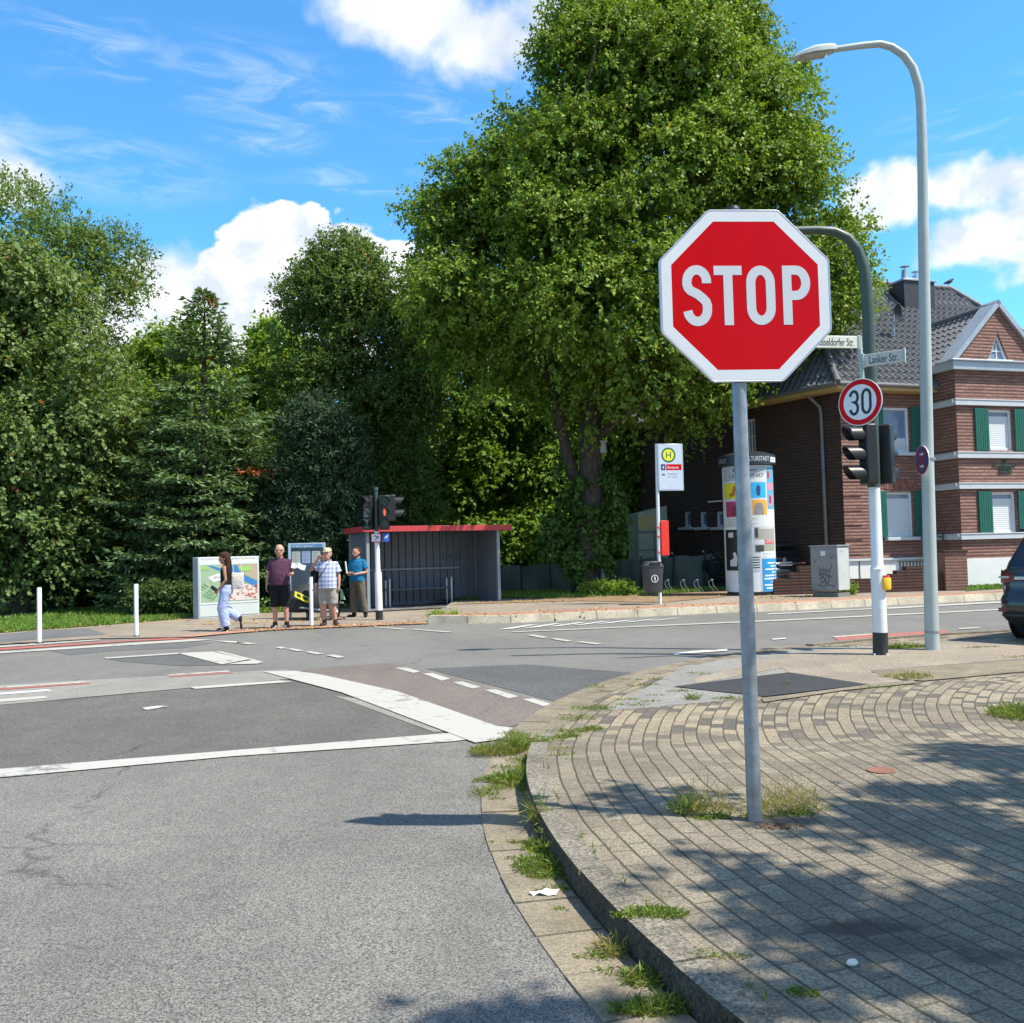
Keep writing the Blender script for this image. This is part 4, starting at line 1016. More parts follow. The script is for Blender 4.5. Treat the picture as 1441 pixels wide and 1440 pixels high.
# ---------------------------------------------------------------- bus shelter
ZS = .05
FL = Vector((0, 0, 0)); q = D(517, 760, 25.4); FLw = Vector((q.x, q.y, ZS)); q2 = D(700.5, 760, 26.95); us = Vector((q2.x-q.x, q2.y-q.y, 0)); Ls = us.length; ang = math.atan2(us.y, us.x)
root = thing('bus_shelter', 'dark grey corrugated steel bus shelter with a red roof edge and bench', 'bus shelter', FLw, ang)
Hs = D(517, 748, 25.4).z-ZS; dps = 1.75
M_corr = pbr('shelter_steel', (.135, .15, .185), .5, .14, 3, dirt=.25, dirtcol=(.06, .06, .06)); M_fascia = pbr('red_fascia', (.50, .045, .05), .5, .12, 3, dirt=.3, dirtcol=(.3, .08, .07))
def corrug(mb, a, b_, z0, z1, pitch=.2, dep=.05):
    a = Vector(a); b_ = Vector(b_); L = (b_-a).length; d = (b_-a)/L; n = Vector((-d.y, d.x, 0)); m_ = int(L/pitch); pts = []
    for i in range(m_):
        s0 = i*L/m_; w_ = L/m_
        pts += [(s0, 0), (s0+w_*.62, 0), (s0+w_*.70, dep), (s0+w_*.92, dep)]
    pts.append((L, 0))
    vs = []; fs = []
    for s_, o_ in pts:
        p_ = a+d*s_-n*o_; vs += [(p_.x, p_.y, z0), (p_.x, p_.y, z1)]
    for i in range(len(pts)-1): fs.append((2*i, 2*i+2, 2*i+3, 2*i+1))
    mb.add(vs, fs)
mb = MB(); corrug(mb, (0, dps, 0), (Ls, dps, 0), .06, Hs, .205); mb.build('back_wall', M_corr, root)
mb = MB(); corrug(mb, (0, dps-.06, 0), (0, .06, 0), .06, Hs, .13, .03); mb.build('side_wall', M_corr, root)
mb = MB(); corrug(mb, (Ls, .06, 0), (Ls, dps-.06, 0), .06, Hs, .13, .03); mb.build('side_wall', M_corr, root)
M_postg = pbr('shelter_post', (.26, .30, .33), .4, .06, 3)
for (x, y) in ((0, 0), (Ls, 0), (0, dps), (Ls, dps)):
    MB().box((x, y, Hs/2), (.085, .085, Hs)).build('corner_post', M_postg, root, bevel=.006)
mb = MB(); ov = .42
th = .15
mb.box((Ls/2+.1, dps/2, Hs+.03), (Ls+.44, dps+.24, .05)); rf = mb.build('roof', M_corr, root)
mb = MB(); xa, xb, ya, yb2 = -.16, Ls+.36, -.16, dps+.15; t_ = .04; zc = Hs+.055
mb.box(((xa+xb)/2, ya, zc), (xb-xa, t_, th)); mb.box(((xa+xb)/2, yb2, zc), (xb-xa, t_, th)); mb.box((xa+t_/2, (ya+yb2)/2, zc), (t_-.002, yb2-ya-t_, th)); mb.box((xb-t_/2, (ya+yb2)/2, zc), (t_-.002, yb2-ya-t_, th))
mb.build('roof_edge', M_fascia, root, bevel=.006)
MB().box((Ls/2-.2, dps-.08, Hs*.5), (Ls-.7, .05, .06)).build('back_rail', M_postg, root, bevel=.008)
MB().box((Ls/2, dps-.02, .08), (Ls, .08, .05)).build('base_rail', M_corr, root)
MB().box((Ls/2, dps/2, .005), (Ls+.1, dps, .02)).build('floor_slab', pbr('shelter_floor', (.16, .15, .14), .8, .15, 4, bump=.3), root)
mb = MB(); mb.box((Ls*.47, dps-.42, .5), (2.0, .34, .045)); bs = mb.build('bench', pbr('bench_steel', (.11, .12, .14), .5, .1), root, bevel=.01)
for x in (Ls*.47-.85, Ls*.47+1.0):
    mb = MB(); w_ = .045; 
    for yy in (dps-.62, dps-.22): mb.box((x, yy, .40), (w_, w_, .78))
    mb.box((x, dps-.42, .79), (w_, .445, w_)); mb.build('bench_leg', M_alu, bs, bevel=.006)
F = frame((0, dps-.045, 0), (1, 0, 0)); mb = MB()
for i, ch in enumerate('TAS'): mb.text(ch, .15, F, .0, .1, 'L', lambda x, y, z, i=i: (x+Ls*.715+i*.2, y+1.34-.012*i, z), -.008)
mb.build('graffiti', M_blk, root)

# ---------------------------------------------------------------- bus stop sign, bin, timetable holder
hb = G(929, 850, ZR)
root = thing('bus_stop_sign', 'white bus stop sign with a green and yellow H disc on a thin pole', 'bus stop sign', hb)
def ah(x, y, dy=0): return D(x, y, hb.y+dy)-hb
MB().tube([Vector((0, 0, -.01)), ah(924.5, 660), ah(924, 625)], .042, 16).build('pole', M_whitep, root, smooth=True)
xx = ah(963, 690)-ah(923, 690); Wb = 38/1340*hb.y*1.02; angb = math.radians(14)
F = frame(ah(924.5, 691, -.04)+Vector((.03, 0, 0)), (math.cos(angb), math.sin(angb), 0)); Hb = (ah(924, 625).z-ah(924, 691).z)
MB().prism([(0, 0), (Wb, 0), (Wb, Hb), (0, Hb)], .05, F, -.025).build('sign_case', M_alu, root, bevel=.005)
o = MB().prism([(.03, .03), (Wb-.03, .03), (Wb-.03, Hb-.03), (.03, Hb-.03)], .002, F, .0255).build('sign_face', pbr('case_white', (.55, .60, .70), .3, .03), root)
def ring(cx, cy, r0, r1, mat, z, nm): return MB().ring2(circ(cx, cy, r0, 40), circ(cx, cy, r1, 40), .001, F, z).build(nm, mat, o)
cxh, cyh = .29, Hb-.28; ring(cxh, cyh, .19, .145, M_signgreen, .0278, 'green_ring'); MB().prism(circ(cxh, cyh, .145, 40), .001, F, .0277).build('yellow_disc', M_yellow, o)
mb = MB(); mb.ribbon([(cxh-.055, cyh-.08), (cxh-.055, cyh+.08)], .026, .001, F, .029); mb.ribbon([(cxh+.055, cyh-.08), (cxh+.055, cyh+.08)], .026, .001, F, .029); mb.ribbon([(cxh-.042, cyh), (cxh+.042, cyh)], .026, .001, F, .029); mb.build('letter_h', M_signgreen, o)
MB().prism([(.22, Hb-.66), (Wb-.05, Hb-.66), (Wb-.05, Hb-.51), (.22, Hb-.51)], .001, F, .0278).build('red_bar', M_signred, o)
MB().prism([(.08, Hb-.66), (.2, Hb-.66), (.2, Hb-.51), (.08, Hb-.51)], .001, F, .0278).build('number_field', pbr('navy', (.02, .04, .18), .4), o)
MB().text('4', .1, F, .029, .055, 'L', lambda x, y, z: (x+.11, y+Hb-.635, z)).build('lettering', M_signwhite, o)
MB().text('Stratum', .07, F, .029, .3, 'L', lambda x, y, z: (x+.25, y+Hb-.62, z)).build('lettering', M_signwhite, o)
mb = MB(); mb.text('Düsseldorf', .035, F, .0278, .26, 'L', lambda x, y, z: (x+.26, y+Hb-.77, z)); mb.text('üb. Lank', .035, F, .0278, .26, 'L', lambda x, y, z: (x+.26, y+Hb-.84, z)); mb.build('lettering', pbr('text_grey', (.12, .14, .2), .5), o)
MB().prism([(.1, Hb-.79), (.18, Hb-.79), (.18, Hb-.75), (.1, Hb-.75)], .001, F, .0278).build('number_field', M_signgreen, o)
# red holder on the pole
F = frame(ah(929.5, 782, -.03)+Vector((.02, 0, 0)), (math.cos(.45), math.sin(.45), 0)); Hr = ah(928, 733).z-ah(929, 782).z
rh = MB().prism([(0, 0), (.23, 0), (.23, Hr), (0, Hr)], .06, F, -.03).build('timetable_holder', M_redplastic, root, bevel=.008)
mb = MB()
for f_ in (.1, .55, .8): mb.box((-.05, Hr*f_, 0), (.1, .03, .03), F)
mb.build('holder_clamp', M_redplastic, rh)
# litter bin
bn0 = ah(919, 834, -.12); root = thing('litter_bin', 'dark grey litter bin with domed lid hung on the bus stop pole', 'litter bin', hb+bn0, math.radians(14))
hB = ah(919, 790).z-ah(919, 834).z
mb = MB(); mb.loft([(0, 0, 0, .19, .16), (0, 0, .03, .205, .17), (0, 0, hB*.80, .25, .2)], 20, None, 4); mb.build('bin_body', pbr('bin_grey', (.045, .05, .06), .45, .15, 4, dirt=.15), root, smooth=True)
mb = MB(); mb.loft([(0, 0, hB*.80, .262, .21), (0, 0, hB*.86, .265, .215), (0, 0, hB*.88, .24, .19), (0, 0, hB*.985, .19, .15), (0, 0, hB, .15, .12)], 20, None, 4); ld = mb.build('bin_lid', pbr('lid_grey', (.05, .055, .065), .35, .15, 4), root, smooth=True, angle=50)
MB().box((0, -.19, hB*.92), (.26, .05, .07)).build('opening', M_blk, ld)
F = frame((-.03, -.213, hB*.45), (1, 0, 0), (0, -.07, 1)); mb = MB(); mb.ring2(circ(0, 0, .095, 30), circ(0, 0, .078, 30), .004, F); mb.ribbon([(0, -.05), (.01, .0), (-.01, .05)], .03, .004, F); mb.build('emblem', M_signwhite, root)

# ---------------------------------------------------------------- small lamp post, bike stands, fence
q = G(849, 835.5, ZR); root = thing('small_lamp_post', 'thin grey lamp post right of the big tree trunk', 'lamp post', q)
def as_(x, y, dy=0): return D(x, y, q.y+dy)-q
MB().tube([(0, 0, 0), as_(848, 790), as_(848, 787), as_(846, 640)], [.075, .07, .045, .035], 14).build('pole', M_galvl, root, smooth=True)
mb = MB().loft([(0, 0, 0, .05, .05), (0, 0, .05, .2, .2), (0, 0, .35, .16, .16), (0, 0, .42, .22, .22), (0, 0, .47, .05, .05)], 16, T(as_(846, 640))); mb.build('lantern', M_galvl, root, smooth=True)
fa, fb = G(694, 832.5, ZR), G(1036, 827, ZR)
fa = Vector((fa.x, fa.y, ZR)); 
fd = fb-fa; Lf = fd.length; root = thing('fence', 'dark green sheeted fence behind the grass and the big trunk', 'fence', fa, math.atan2(fd.y, fd.x))
Hf = D(760, 797, 34.5).z-ZR; Hf2 = D(1010, 780, fb.y).z-ZR; HF = lambda x: Hf+(Hf2-Hf)*x/Lf
M_tarp = pbr('dark_green_sheet', (.075, .105, .088), .5, .25, 1.2, bump=.4, bscale=6)
nx = 60; vs = []; fs = []
for i in range(nx+1):
    x = Lf*i/nx
    for j in range(5): vs.append((x, .035*math.sin(i*1.7)+.03*math.sin(i*.6+j),   .02+HF(x)*j/4-(.03*math.sin(i*.9) if j == 4 else 0)))
for i in range(nx):
    for j in range(4): fs.append((i*5+j, (i+1)*5+j, (i+1)*5+j+1, i*5+j+1))
MB().add(vs, fs).build('sheeting', M_tarp, root, smooth=True)
for i in range(9):
    x = Lf*i/8; mb = MB().tube([(x, -.12, 0), (x+random.uniform(-.06, .06), -.12, HF(x)+.12)], .025, 8); fp = mb.build('fence_post', M_blk, root, smooth=True)
    MB().ball((x, -.12, HF(x)+.14), .04).build('post_knob', M_alu, fp, smooth=True)
for i, (x, lab) in enumerate(((943, 'wavy steel bicycle stand nearest the litter bin'), (965, 'wavy steel bicycle stand, second from the litter bin'), (984, 'wavy steel bicycle stand, second from the advertising column'), (1005, 'wavy steel bicycle stand nearest the advertising column'))):
    q = G(x, 835, ZR); o = MB().tube([(-.05, 0, 0), (0, 0, .1), (-.2, 0, .35), (-.22, 0, .5), (-.1, 0, .62), (-.02, .02, .6)], .016, 8).tube([(.13, .0, 0), (.18, 0, .1), (-.02, 0, .33), (-.05, 0, .5), (-.1, 0, .62)], .016, 8)
    o = o.build('bicycle_stand', M_galv, None, smooth=True, label=lab, cat='bicycle stand', group='bicycle stands in front of the fence'); o.location = q; o.scale = (.7, .7, .66)

# ---------------------------------------------------------------- advertising column
cb = G(1060, 838.5, ZR); Rc = 35.5/1340*cb.y
cb = cb+Vector((0, Rc*.9, 0))
cb.x = D(1057.5, 838, cb.y).x
root = thing('advertising_column', 'round white advertising column pasted with posters under a black cap ring', 'advertising column', cb)
Hc = D(1050, 655, cb.y-Rc).z-ZR
M_colw = pbr('column_white', (.78, .79, .80), .55, .06, 2, dirt=.15, dirtcol=(.4, .38, .33))
MB().lathe([(Rc*.98, .1), (Rc, .14), (Rc, Hc)], 64).build('drum', M_colw, root, smooth=True)
MB().lathe([(Rc*.95, -.01), (Rc*.95, .1)], 48).build('plinth', pbr('column_plinth', (.05, .05, .05), .7), root, smooth=True)
capz0 = Hc+.02; capz1 = D(1050, 639.5, cb.y-Rc).z-ZR
Rk = Rc*1.13
MB().lathe([(Rk*.9, capz0-.01), (Rk, capz0+.01), (Rk, capz1-.04), (Rk*.99, capz1), (Rk*.6, capz1+.1), (.05, capz1+.16)], 64).build('cap', pbr('cap_black', (.025, .03, .035), .35, .15, 3), root, smooth=True)
def onc(r, a_off=0): 
    # arc length x -> angle round the column (front faces the road, -Y)
    def f(x, y, z): a = -PI/2+(x+a_off)/r; return ((r+z)*math.cos(a), (r+z)*math.sin(a), y)
    return f
def cpoly(mb, pts, r, z):
    # subdivide horizontally so that sheets follow the curve
    xs = [p[0] for p in pts]; f = onc(r); x0_, x1_ = min(xs), max(xs); n = max(1, int((x1_-x0_)/.06)+1)
    bm = bmesh.new(); fv = bm.faces.new([bm.verts.new((p[0], p[1], 0)) for p in pts])
    for i in range(1, n):
        xc = x0_+(x1_-x0_)*i/n
        bmesh.ops.bisect_plane(bm, geom=bm.verts[:]+bm.edges[:]+bm.faces[:], plane_co=(xc, 0, 0), plane_no=(1, 0, 0))
    bm.verts.index_update()
    mb.add([f(v.co.x, v.co.y, z) for v in bm.verts], [tuple(v.index for v in fc.verts) for fc in bm.faces]); bm.free()
def rect(a, b_, c_, d): return [(a, c_), (b_, c_), (b_, d), (a, d)]
s_ = Hc/200.0   # one photo pixel on the column ~ s_ m
def CX(px_): 
    v = max(-.99, min(.99, (px_-1057.5)/36.0)); return Rc*math.asin(v)
def CZ(py): return Hc*(838.5-py)/(838.5-655)
def poster(mat, x0_, x1_, y0_, y1_, z, name='poster', parent=None, lab=None):
    mb = MB(); cpoly(mb, rect(CX(x0_), CX(x1_), CZ(y1_), CZ(y0_)), Rc, z); o = mb.build(name, mat, parent or root, smooth=True)
    if lab: o['label'] = lab
    return o
PC_ = lambda n, c_: pbr('ink_'+n, c_, .5, .06, 8)
big = poster(PC_('pale', (.66, .66, .64)), 1018, 1077, 655, 742, .004, lab='pale poster with four coloured pictures')
mb = MB(); cpoly(mb, [(CX(1019), CZ(676)), (CX(1050), CZ(676)), (CX(1076), CZ(666)), (CX(1076), CZ(656)), (CX(1019), CZ(656))], Rc, .006); mb.build('grey_field', PC_('grey', (.42, .45, .47)), big, smooth=True)
MB().text('Räder', .09, None, .008, .7, 'C', lambda x, y, z: onc(Rc)(x+CX(1046), y+CZ(663.2), .008), .006).build('lettering', M_signblack, big)
MB().text('LESELAND', .10, None, .008, 1.0, 'C', lambda x, y, z: onc(Rc)(x+CX(1047), y+CZ(671.5), .008)).build('lettering', PC_('dark', (.1, .1, .08)), big)
for (a, b_, c_, d, n, cc) in ((1022, 1040, 679, 701, 'yellow', (.72, .66, .03)), (1053, 1075, 679, 701, 'cyan', (.03, .42, .75)), (1023, 1041, 705, 727, 'magenta', (.45, .04, .13)), (1054, 1076, 704, 725, 'orange', (.80, .38, .04))):
    o = poster(PC_(n, cc), a, b_, c_, d, .0065, 'picture', big)
    mb = MB(); m_ = (a+b_)/2
    if n == 'yellow': cpoly(mb, [(CX(1027), CZ(699)), (CX(1032), CZ(697)), (CX(1034), CZ(684)), (CX(1031), CZ(683)), (CX(1029), CZ(693)), (CX(1026), CZ(694))], Rc, .0085); mm = PC_('rust', (.5, .16, .02))
    elif n == 'cyan': cpoly(mb, [(CX(1061), CZ(698)), (CX(1066), CZ(698)), (CX(1067), CZ(686)), (CX(1063), CZ(682)), (CX(1060), CZ(687))], Rc, .0085); mm = PC_('navyink', (.02, .06, .18))
    elif n == 'magenta': cpoly(mb, [(CX(1028), CZ(726)), (CX(1036), CZ(726)), (CX(1036), CZ(716)), (CX(1033), CZ(709)), (CX(1029), CZ(714))], Rc, .0085); mm = PC_('darkred', (.2, .02, .05))
    else: cpoly(mb, [(CX(1056), CZ(724.5)), (CX(1071), CZ(724.5)), (CX(1070), CZ(712)), (CX(1067), CZ(708)), (CX(1061), CZ(708)), (CX(1057), CZ(713))], Rc, .0085); mm = PC_('stone', (.25, .24, .23))
    mb.build('motif', mm, o, smooth=True)
mb = MB()
for i in range(5): cpoly(mb, rect(CX(1024), CX(1060-5*(i % 3)), CZ(730.6+i*2.3), CZ(730+i*2.3)), Rc, .0065)
mb.build('print_lines', PC_('lines', (.35, .35, .36)), big)
o = poster(PC_('aqua', (.10, .40, .55)), 1077.5, 1090.5, 657, 717, .004, lab='narrow aqua poster with pink and red shapes')
mb = MB(); cpoly(mb, rect(CX(1078.2), CX(1089), CZ(690), CZ(680)), Rc, .006); cpoly(mb, [(CX(1079), CZ(712)), (CX(1085), CZ(714)), (CX(1088.5), CZ(700)), (CX(1082), CZ(694))], Rc, .0062); mb.build('motif', PC_('pink', (.68, .25, .36)), o, smooth=True)
mb = MB(); cpoly(mb, rect(CX(1078.2), CX(1082), CZ(674), CZ(663)), Rc, .006); cpoly(mb, [(CX(1080), CZ(708)), (CX(1084), CZ(710)), (CX(1085), CZ(699)), (CX(1081), CZ(697))], Rc, .0075); mb.build('motif', PC_('crimson', (.55, .02, .05)), o, smooth=True)
o = poster(PC_('black', (.02, .02, .022)), 1021.5, 1040, 745, 803, .004, lab='black poster with a white figure')
mb = MB(); cpoly(mb, rect(CX(1024), CX(1029), CZ(756), CZ(749)), Rc, .006); cpoly(mb, [(CX(1025), CZ(797)), (CX(1032), CZ(797)), (CX(1033), CZ(786)), (CX(1031), CZ(777)), (CX(1028), CZ(778)), (CX(1029), CZ(785)), (CX(1025), CZ(789))], Rc, .006); mb.build('motif', PC_('white', (.6, .6, .62)), o, smooth=True)
o = poster(PC_('photo', (.36, .34, .29)), 1056, 1088, 742, 778, .004, lab='photo collage poster with a red label')
mb = MB(); cpoly(mb, rect(CX(1056), CX(1061), CZ(757), CZ(744)), Rc, .006); cpoly(mb, rect(CX(1057), CX(1069), CZ(777), CZ(768)), Rc, .006); mb.build('motif', PC_('charcoal', (.05, .05, .055)), o, smooth=True)
mb = MB(); cpoly(mb, rect(CX(1056), CX(1070), CZ(767), CZ(760)), Rc, .006); cpoly(mb, rect(CX(1063), CX(1086), CZ(745), CZ(742.5)), Rc, .006); mb.build('motif', PC_('white', (.6, .6, .62)), o, smooth=True)
mb = MB(); cpoly(mb, rect(CX(1071), CX(1087.5), CZ(766), CZ(760.5)), Rc, .006); rl = mb.build('red_label', PC_('red', (.62, .03, .03)), o, smooth=True)
MB().text('LIMITED', .09, None, 0, .36, 'L', lambda x, y, z: onc(Rc)(x+CX(1072), y+CZ(765), .0075)).build('lettering', M_signwhite, rl)
mb = MB(); cpoly(mb, rect(CX(1072), CX(1085), CZ(776), CZ(769)), Rc, .006); mb.build('motif', PC_('meadow', (.34, .36, .24)), o, smooth=True)
o = poster(PC_('sky_blue', (.02, .28, .62)), 1065.5, 1090.5, 787, 833, .004, lab='blue poster with white lines of text')
mb = MB(); ww = (1074, 1079, 1070, 1081, 1069, 1068, 1080, 1068.5, 1071)
for i, a in enumerate(ww): cpoly(mb, rect(CX(a), CX(1085), CZ(792+i*4.4+2.2), CZ(792+i*4.4)), Rc, .006); cpoly(mb, rect(CX(1086), CX(1089), CZ(792+i*4.4+1.6), CZ(792+i*4.4)), Rc, .006)
mb.build('text_lines', PC_('bright', (.72, .76, .8)), o, smooth=True)
o = poster(PC_('bright', (.72, .76, .8)), 1064, 1090, 776.5, 785.5, .0045); mb = MB()
for i in range(3): cpoly(mb, rect(CX(1066), CX(1086-6*i), CZ(779.6+i*2), CZ(779+i*2)), Rc, .0065)
mb.build('print_lines', PC_('lines', (.35, .35, .36)), o)
poster(PC_('bright', (.72, .76, .8)), 1024, 1062, 806, 833, .0045)
o = poster(PC_('bright2', (.6, .62, .63)), 1047, 1063, 782, 803, .0045); mb = MB()
for i in range(5): cpoly(mb, rect(CX(1050), CX(1062), CZ(785.5+i*3.6), CZ(784+i*3.6)), Rc, .0065)
mb.build('print_lines', PC_('charcoal', (.05, .05, .055)), o)
fr_ = onc(Rk)
def CXk(px_): return Rk*math.asin(max(-.98, min(.98, (px_-1057.5)/40.5)))
zt_ = (capz0+capz1)/2-.055
MB().text('KREFELD', .12, None, 0, .5, 'R', lambda x, y, z: fr_(x+CXk(1022.5), y+zt_, .003), .008).build('lettering', PC_('cap_grey', (.32, .34, .36)), root)
MB().text('KULTURSTADT', .13, None, 0, .78, 'R', lambda x, y, z: fr_(x+CXk(1081), y+zt_+.01, .003), .012).build('lettering', PC_('cap_grey2', (.5, .53, .56)), root)
mb = MB(); cpoly2 = rect(CXk(1083), CXk(1093.5), zt_-.02, zt_+.12)
_Rc = Rc; cpoly(mb, cpoly2, Rk, .003); kp = mb.build('white_plate', M_signwhite, root, smooth=True)
MB().text('KULTUR', .06, None, 0, .2, 'L', lambda x, y, z: fr_(x+CXk(1084.3), y+zt_+.02, .0045), .005).build('lettering', PC_('cap_ink', (.1, .1, .12)), kp)

# ---------------------------------------------------------------- switch cabinet
q = G(1142.5, 839.5, ZR); root = thing('switch_cabinet', 'grey electrical cabinet scrawled with graffiti in front of the low brick wall', 'cabinet', q, math.radians(-14))
Wc = 38/1340*q.y*1.02; Hk = D(1148, 769.5, q.y).z-ZR; dk = .5
M_cab = pbr('cabinet_grey', (.26, .28, .29), .5, .1, 3, dirt=.25, dirtcol=(.14, .13, .12)); M_cabs = pbr('cabinet_side_sunlit', (.48, .50, .48), .5, .1, 3, dirt=.3, dirtcol=(.3, .28, .22))  # side colour made lighter to stand for sunlight on that face
root.rotation_euler = (0, 0, math.radians(-56)); Wc = .84
MB().box((Wc/2, dk/2, Hk/2+.1), (Wc, dk, Hk-.2)).build('housing', M_cab, root, bevel=.01)
MB().box((Wc/2, dk/2, .05), (Wc-.03, dk-.03, .12)).build('base', pbr('cabinet_base', (.2, .19, .17), .8, .15), root)
MB().box((Wc/2, dk/2, Hk+.015), (Wc+.05, dk+.05, .035)).build('lid', M_cab, root, bevel=.008)
F = frame((0, -.002, 0), (1, 0, 0))
MB().prism([(.04, .16), (Wc-.04, .16), (Wc-.04, Hk-.06), (.04, Hk-.06)], .006, F).build('door', M_cab, root, bevel=.003)
MB().prism([(Wc*.4, Hk-.24), (Wc*.58, Hk-.24), (Wc*.58, Hk-.12), (Wc*.4, Hk-.12)], .002, F, .0065).build('sticker', M_signwhite, root)
mb = MB(); g = lambda pts, w_, z: mb.ribbon([(Wc*a, Hk*b_) for a, b_ in pts], w_, .0012, F, .0068+z)
g([(.28, .62), (.34, .45), (.40, .56), (.46, .46), (.50, .58), (.56, .46), (.62, .55), (.70, .48), (.82, .66)], .02, 0)
g([(.3, .42), (.42, .45), (.6, .44), (.8, .40)], .025, .0014); g([(.42, .28), (.36, .36), (.46, .41), (.52, .33), (.44, .27)], .022, .0016); g([(.55, .38), (.56, .27), (.66, .28), (.7, .38), (.6, .41)], .024, .0018); g([(.25, .24), (.45, .21), (.66, .24), (.88, .22), (.8, .17)], .018, .002); g([(.15, .66), (.18, .74), (.22, .68)], .012, .0022); g([(.72, .8), (.8, .76), (.86, .82)], .012, .0022)
mb.build('graffiti', pbr('spray_blue', (.035, .045, .075), .5), root)
F = frame((Wc+.001, 0, 0), (0, 1, 0)); mb = MB().prism([(.03, .18), (dk-.03, .18), (dk-.03, Hk-.05), (.03, Hk-.05)], .004, F); sp_ = mb.build('side_panel', M_cabs, root)
MB().ribbon([(.1, Hk-.14), (.16, Hk-.1), (.2, Hk-.16), (.26, Hk-.12)], .015, .001, F, .0045).build('graffiti', pbr('spray_faint', (.25, .27, .3), .5), sp_)
# ================================================================ the brick house
def brick_mat(name, c1, c2, mort, bw=.25, rh=.092, ms=.014, bump=.9):
    m, t, b = base_mat(name)
    uv = t.new('ShaderNodeTexCoord').outputs['UV']; pos = t.new('ShaderNodeNewGeometry').outputs['Position']
    n = t.new('ShaderNodeTexBrick'); t.link(uv, n.inputs['Vector']); n.offset = .5
    n.inputs['Color1'].default_value = (0, 0, 0, 1); n.inputs['Color2'].default_value = (1, 1, 1, 1); n.inputs['Mortar'].default_value = (.5, .5, .5, 1)
    n.inputs['Scale'].default_value = 1; n.inputs['Mortar Size'].default_value = ms; n.inputs['Mortar Smooth'].default_value = .2
    n.inputs['Brick Width'].default_value = bw; n.inputs['Row Height'].default_value = rh
    s = t.new('ShaderNodeSeparateColor'); t.link(n.outputs['Color'], s.inputs[0])
    sx = t.new('ShaderNodeSeparateXYZ'); t.link(uv, sx.inputs[0])
    c = t.mix(s.outputs[0], c1, c2)
    c = t.mix(t.remap(t.noise(uv, 7, 3), .55, .7, 0, .55), c, tuple(x*.5 for x in c1))
    c = t.mix(t.remap(t.noise(pos, .5, 5, .65), .35, .7, 0, .35), c, tuple(x*.7 for x in c1))
    rowf = t.math('ABSOLUTE', t.math('SUBTRACT', t.math('FRACT', t.math('ADD', t.math('DIVIDE', sx.outputs[1], rh), t.math('MULTIPLY', t.math('SUBTRACT', t.noise(uv, 5, 2), .5), .10))), .5))
    hj = t.math('MULTIPLY', t.remap(rowf, .5-ms*1.4/rh-.06, .5-ms*.9/rh+.02), t.remap(t.noise(t.vmap(uv, (1.2, 9, 1)), 1.0, 2), .32, .48, .45, 1))
    joint = t.math('MAXIMUM', t.math('MULTIPLY', hj, .6), t.math('MULTIPLY', n.outputs['Fac'], .3))
    c = t.mix(joint, c, mort)
    t.link(c, b.inputs['Base Color']); b.inputs['Roughness'].default_value = .75; b.inputs['Specular IOR Level'].default_value = .35
    # (courses) a little proud, as raked brickwork does
    row = t.math('FRACT', t.math('DIVIDE', sx.outputs[1], rh*2)); prof = t.math('GREATER_THAN', row, .5)
    h = t.math('ADD', t.math('MULTIPLY', joint, -1.0), t.math('ADD', t.math('MULTIPLY', prof, .35), t.math('MULTIPLY', t.noise(uv, 25, 3), .35)))
    bn = t.new('ShaderNodeBump'); bn.inputs['Strength'].default_value = bump; bn.inputs['Distance'].default_value = .02
    t.link(h, bn.inputs['Height']); t.link(bn.outputs[0], b.inputs['Normal'])
    return m
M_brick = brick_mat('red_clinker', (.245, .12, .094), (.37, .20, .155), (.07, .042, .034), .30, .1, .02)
M_brickd = brick_mat('shade_dark_clinker', (.066, .04, .033), (.10, .056, .045), (.022, .016, .014), rh=.105, ms=.02)  # the front's clinker with the side wall's shade put into its colour
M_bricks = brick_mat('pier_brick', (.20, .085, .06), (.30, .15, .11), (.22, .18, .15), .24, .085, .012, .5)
M_brickw = brick_mat('shaded_wall_brick', (.075, .036, .027), (.115, .052, .038), (.035, .027, .022), .24, .085, .012, .6)  # brick colour darkened to stand for shade on the wall's front
M_zinc = pbr('zinc', (.40, .44, .48), .42, .1, 3, metal=.35, dirt=.15, dirtcol=(.25, .26, .27))
M_stone = pbr('band_stone', (.52, .55, .58), .5, .06, 3, dirt=.15, dirtcol=(.3, .31, .31))
M_plaster = pbr('white_plaster', (.72, .72, .70), .8, .04, 2, dirt=.1, dirtcol=(.5, .48, .44))
M_soffit = pbr('soffit_wood', (.48, .36, .14), .6, .1, 6)
M_shut = pbr('green_shutter', (.012, .115, .08), .45, .08, 5)
M_wframe = pbr('window_frame_white', (.72, .74, .76), .4, .04)
M_pane = pbr('window_glass', (.16, .24, .36), .08, .05, 3, spec=.9)
M_blind = pbr('roller_blind', (.66, .68, .70), .5, .03, 4)
M_tile = pbr('roof_tile', (.105, .108, .12), .42, .22, 9, spec=.6, dirt=.2, dirtcol=(.12, .11, .09)); M_tilen = pbr('roof_tile_brown', (.11, .095, .08), .55, .2, 9, dirt=.25, dirtcol=(.14, .13, .1))
M_pipe = pbr('downpipe', (.16, .15, .15), .45, .1, 4)

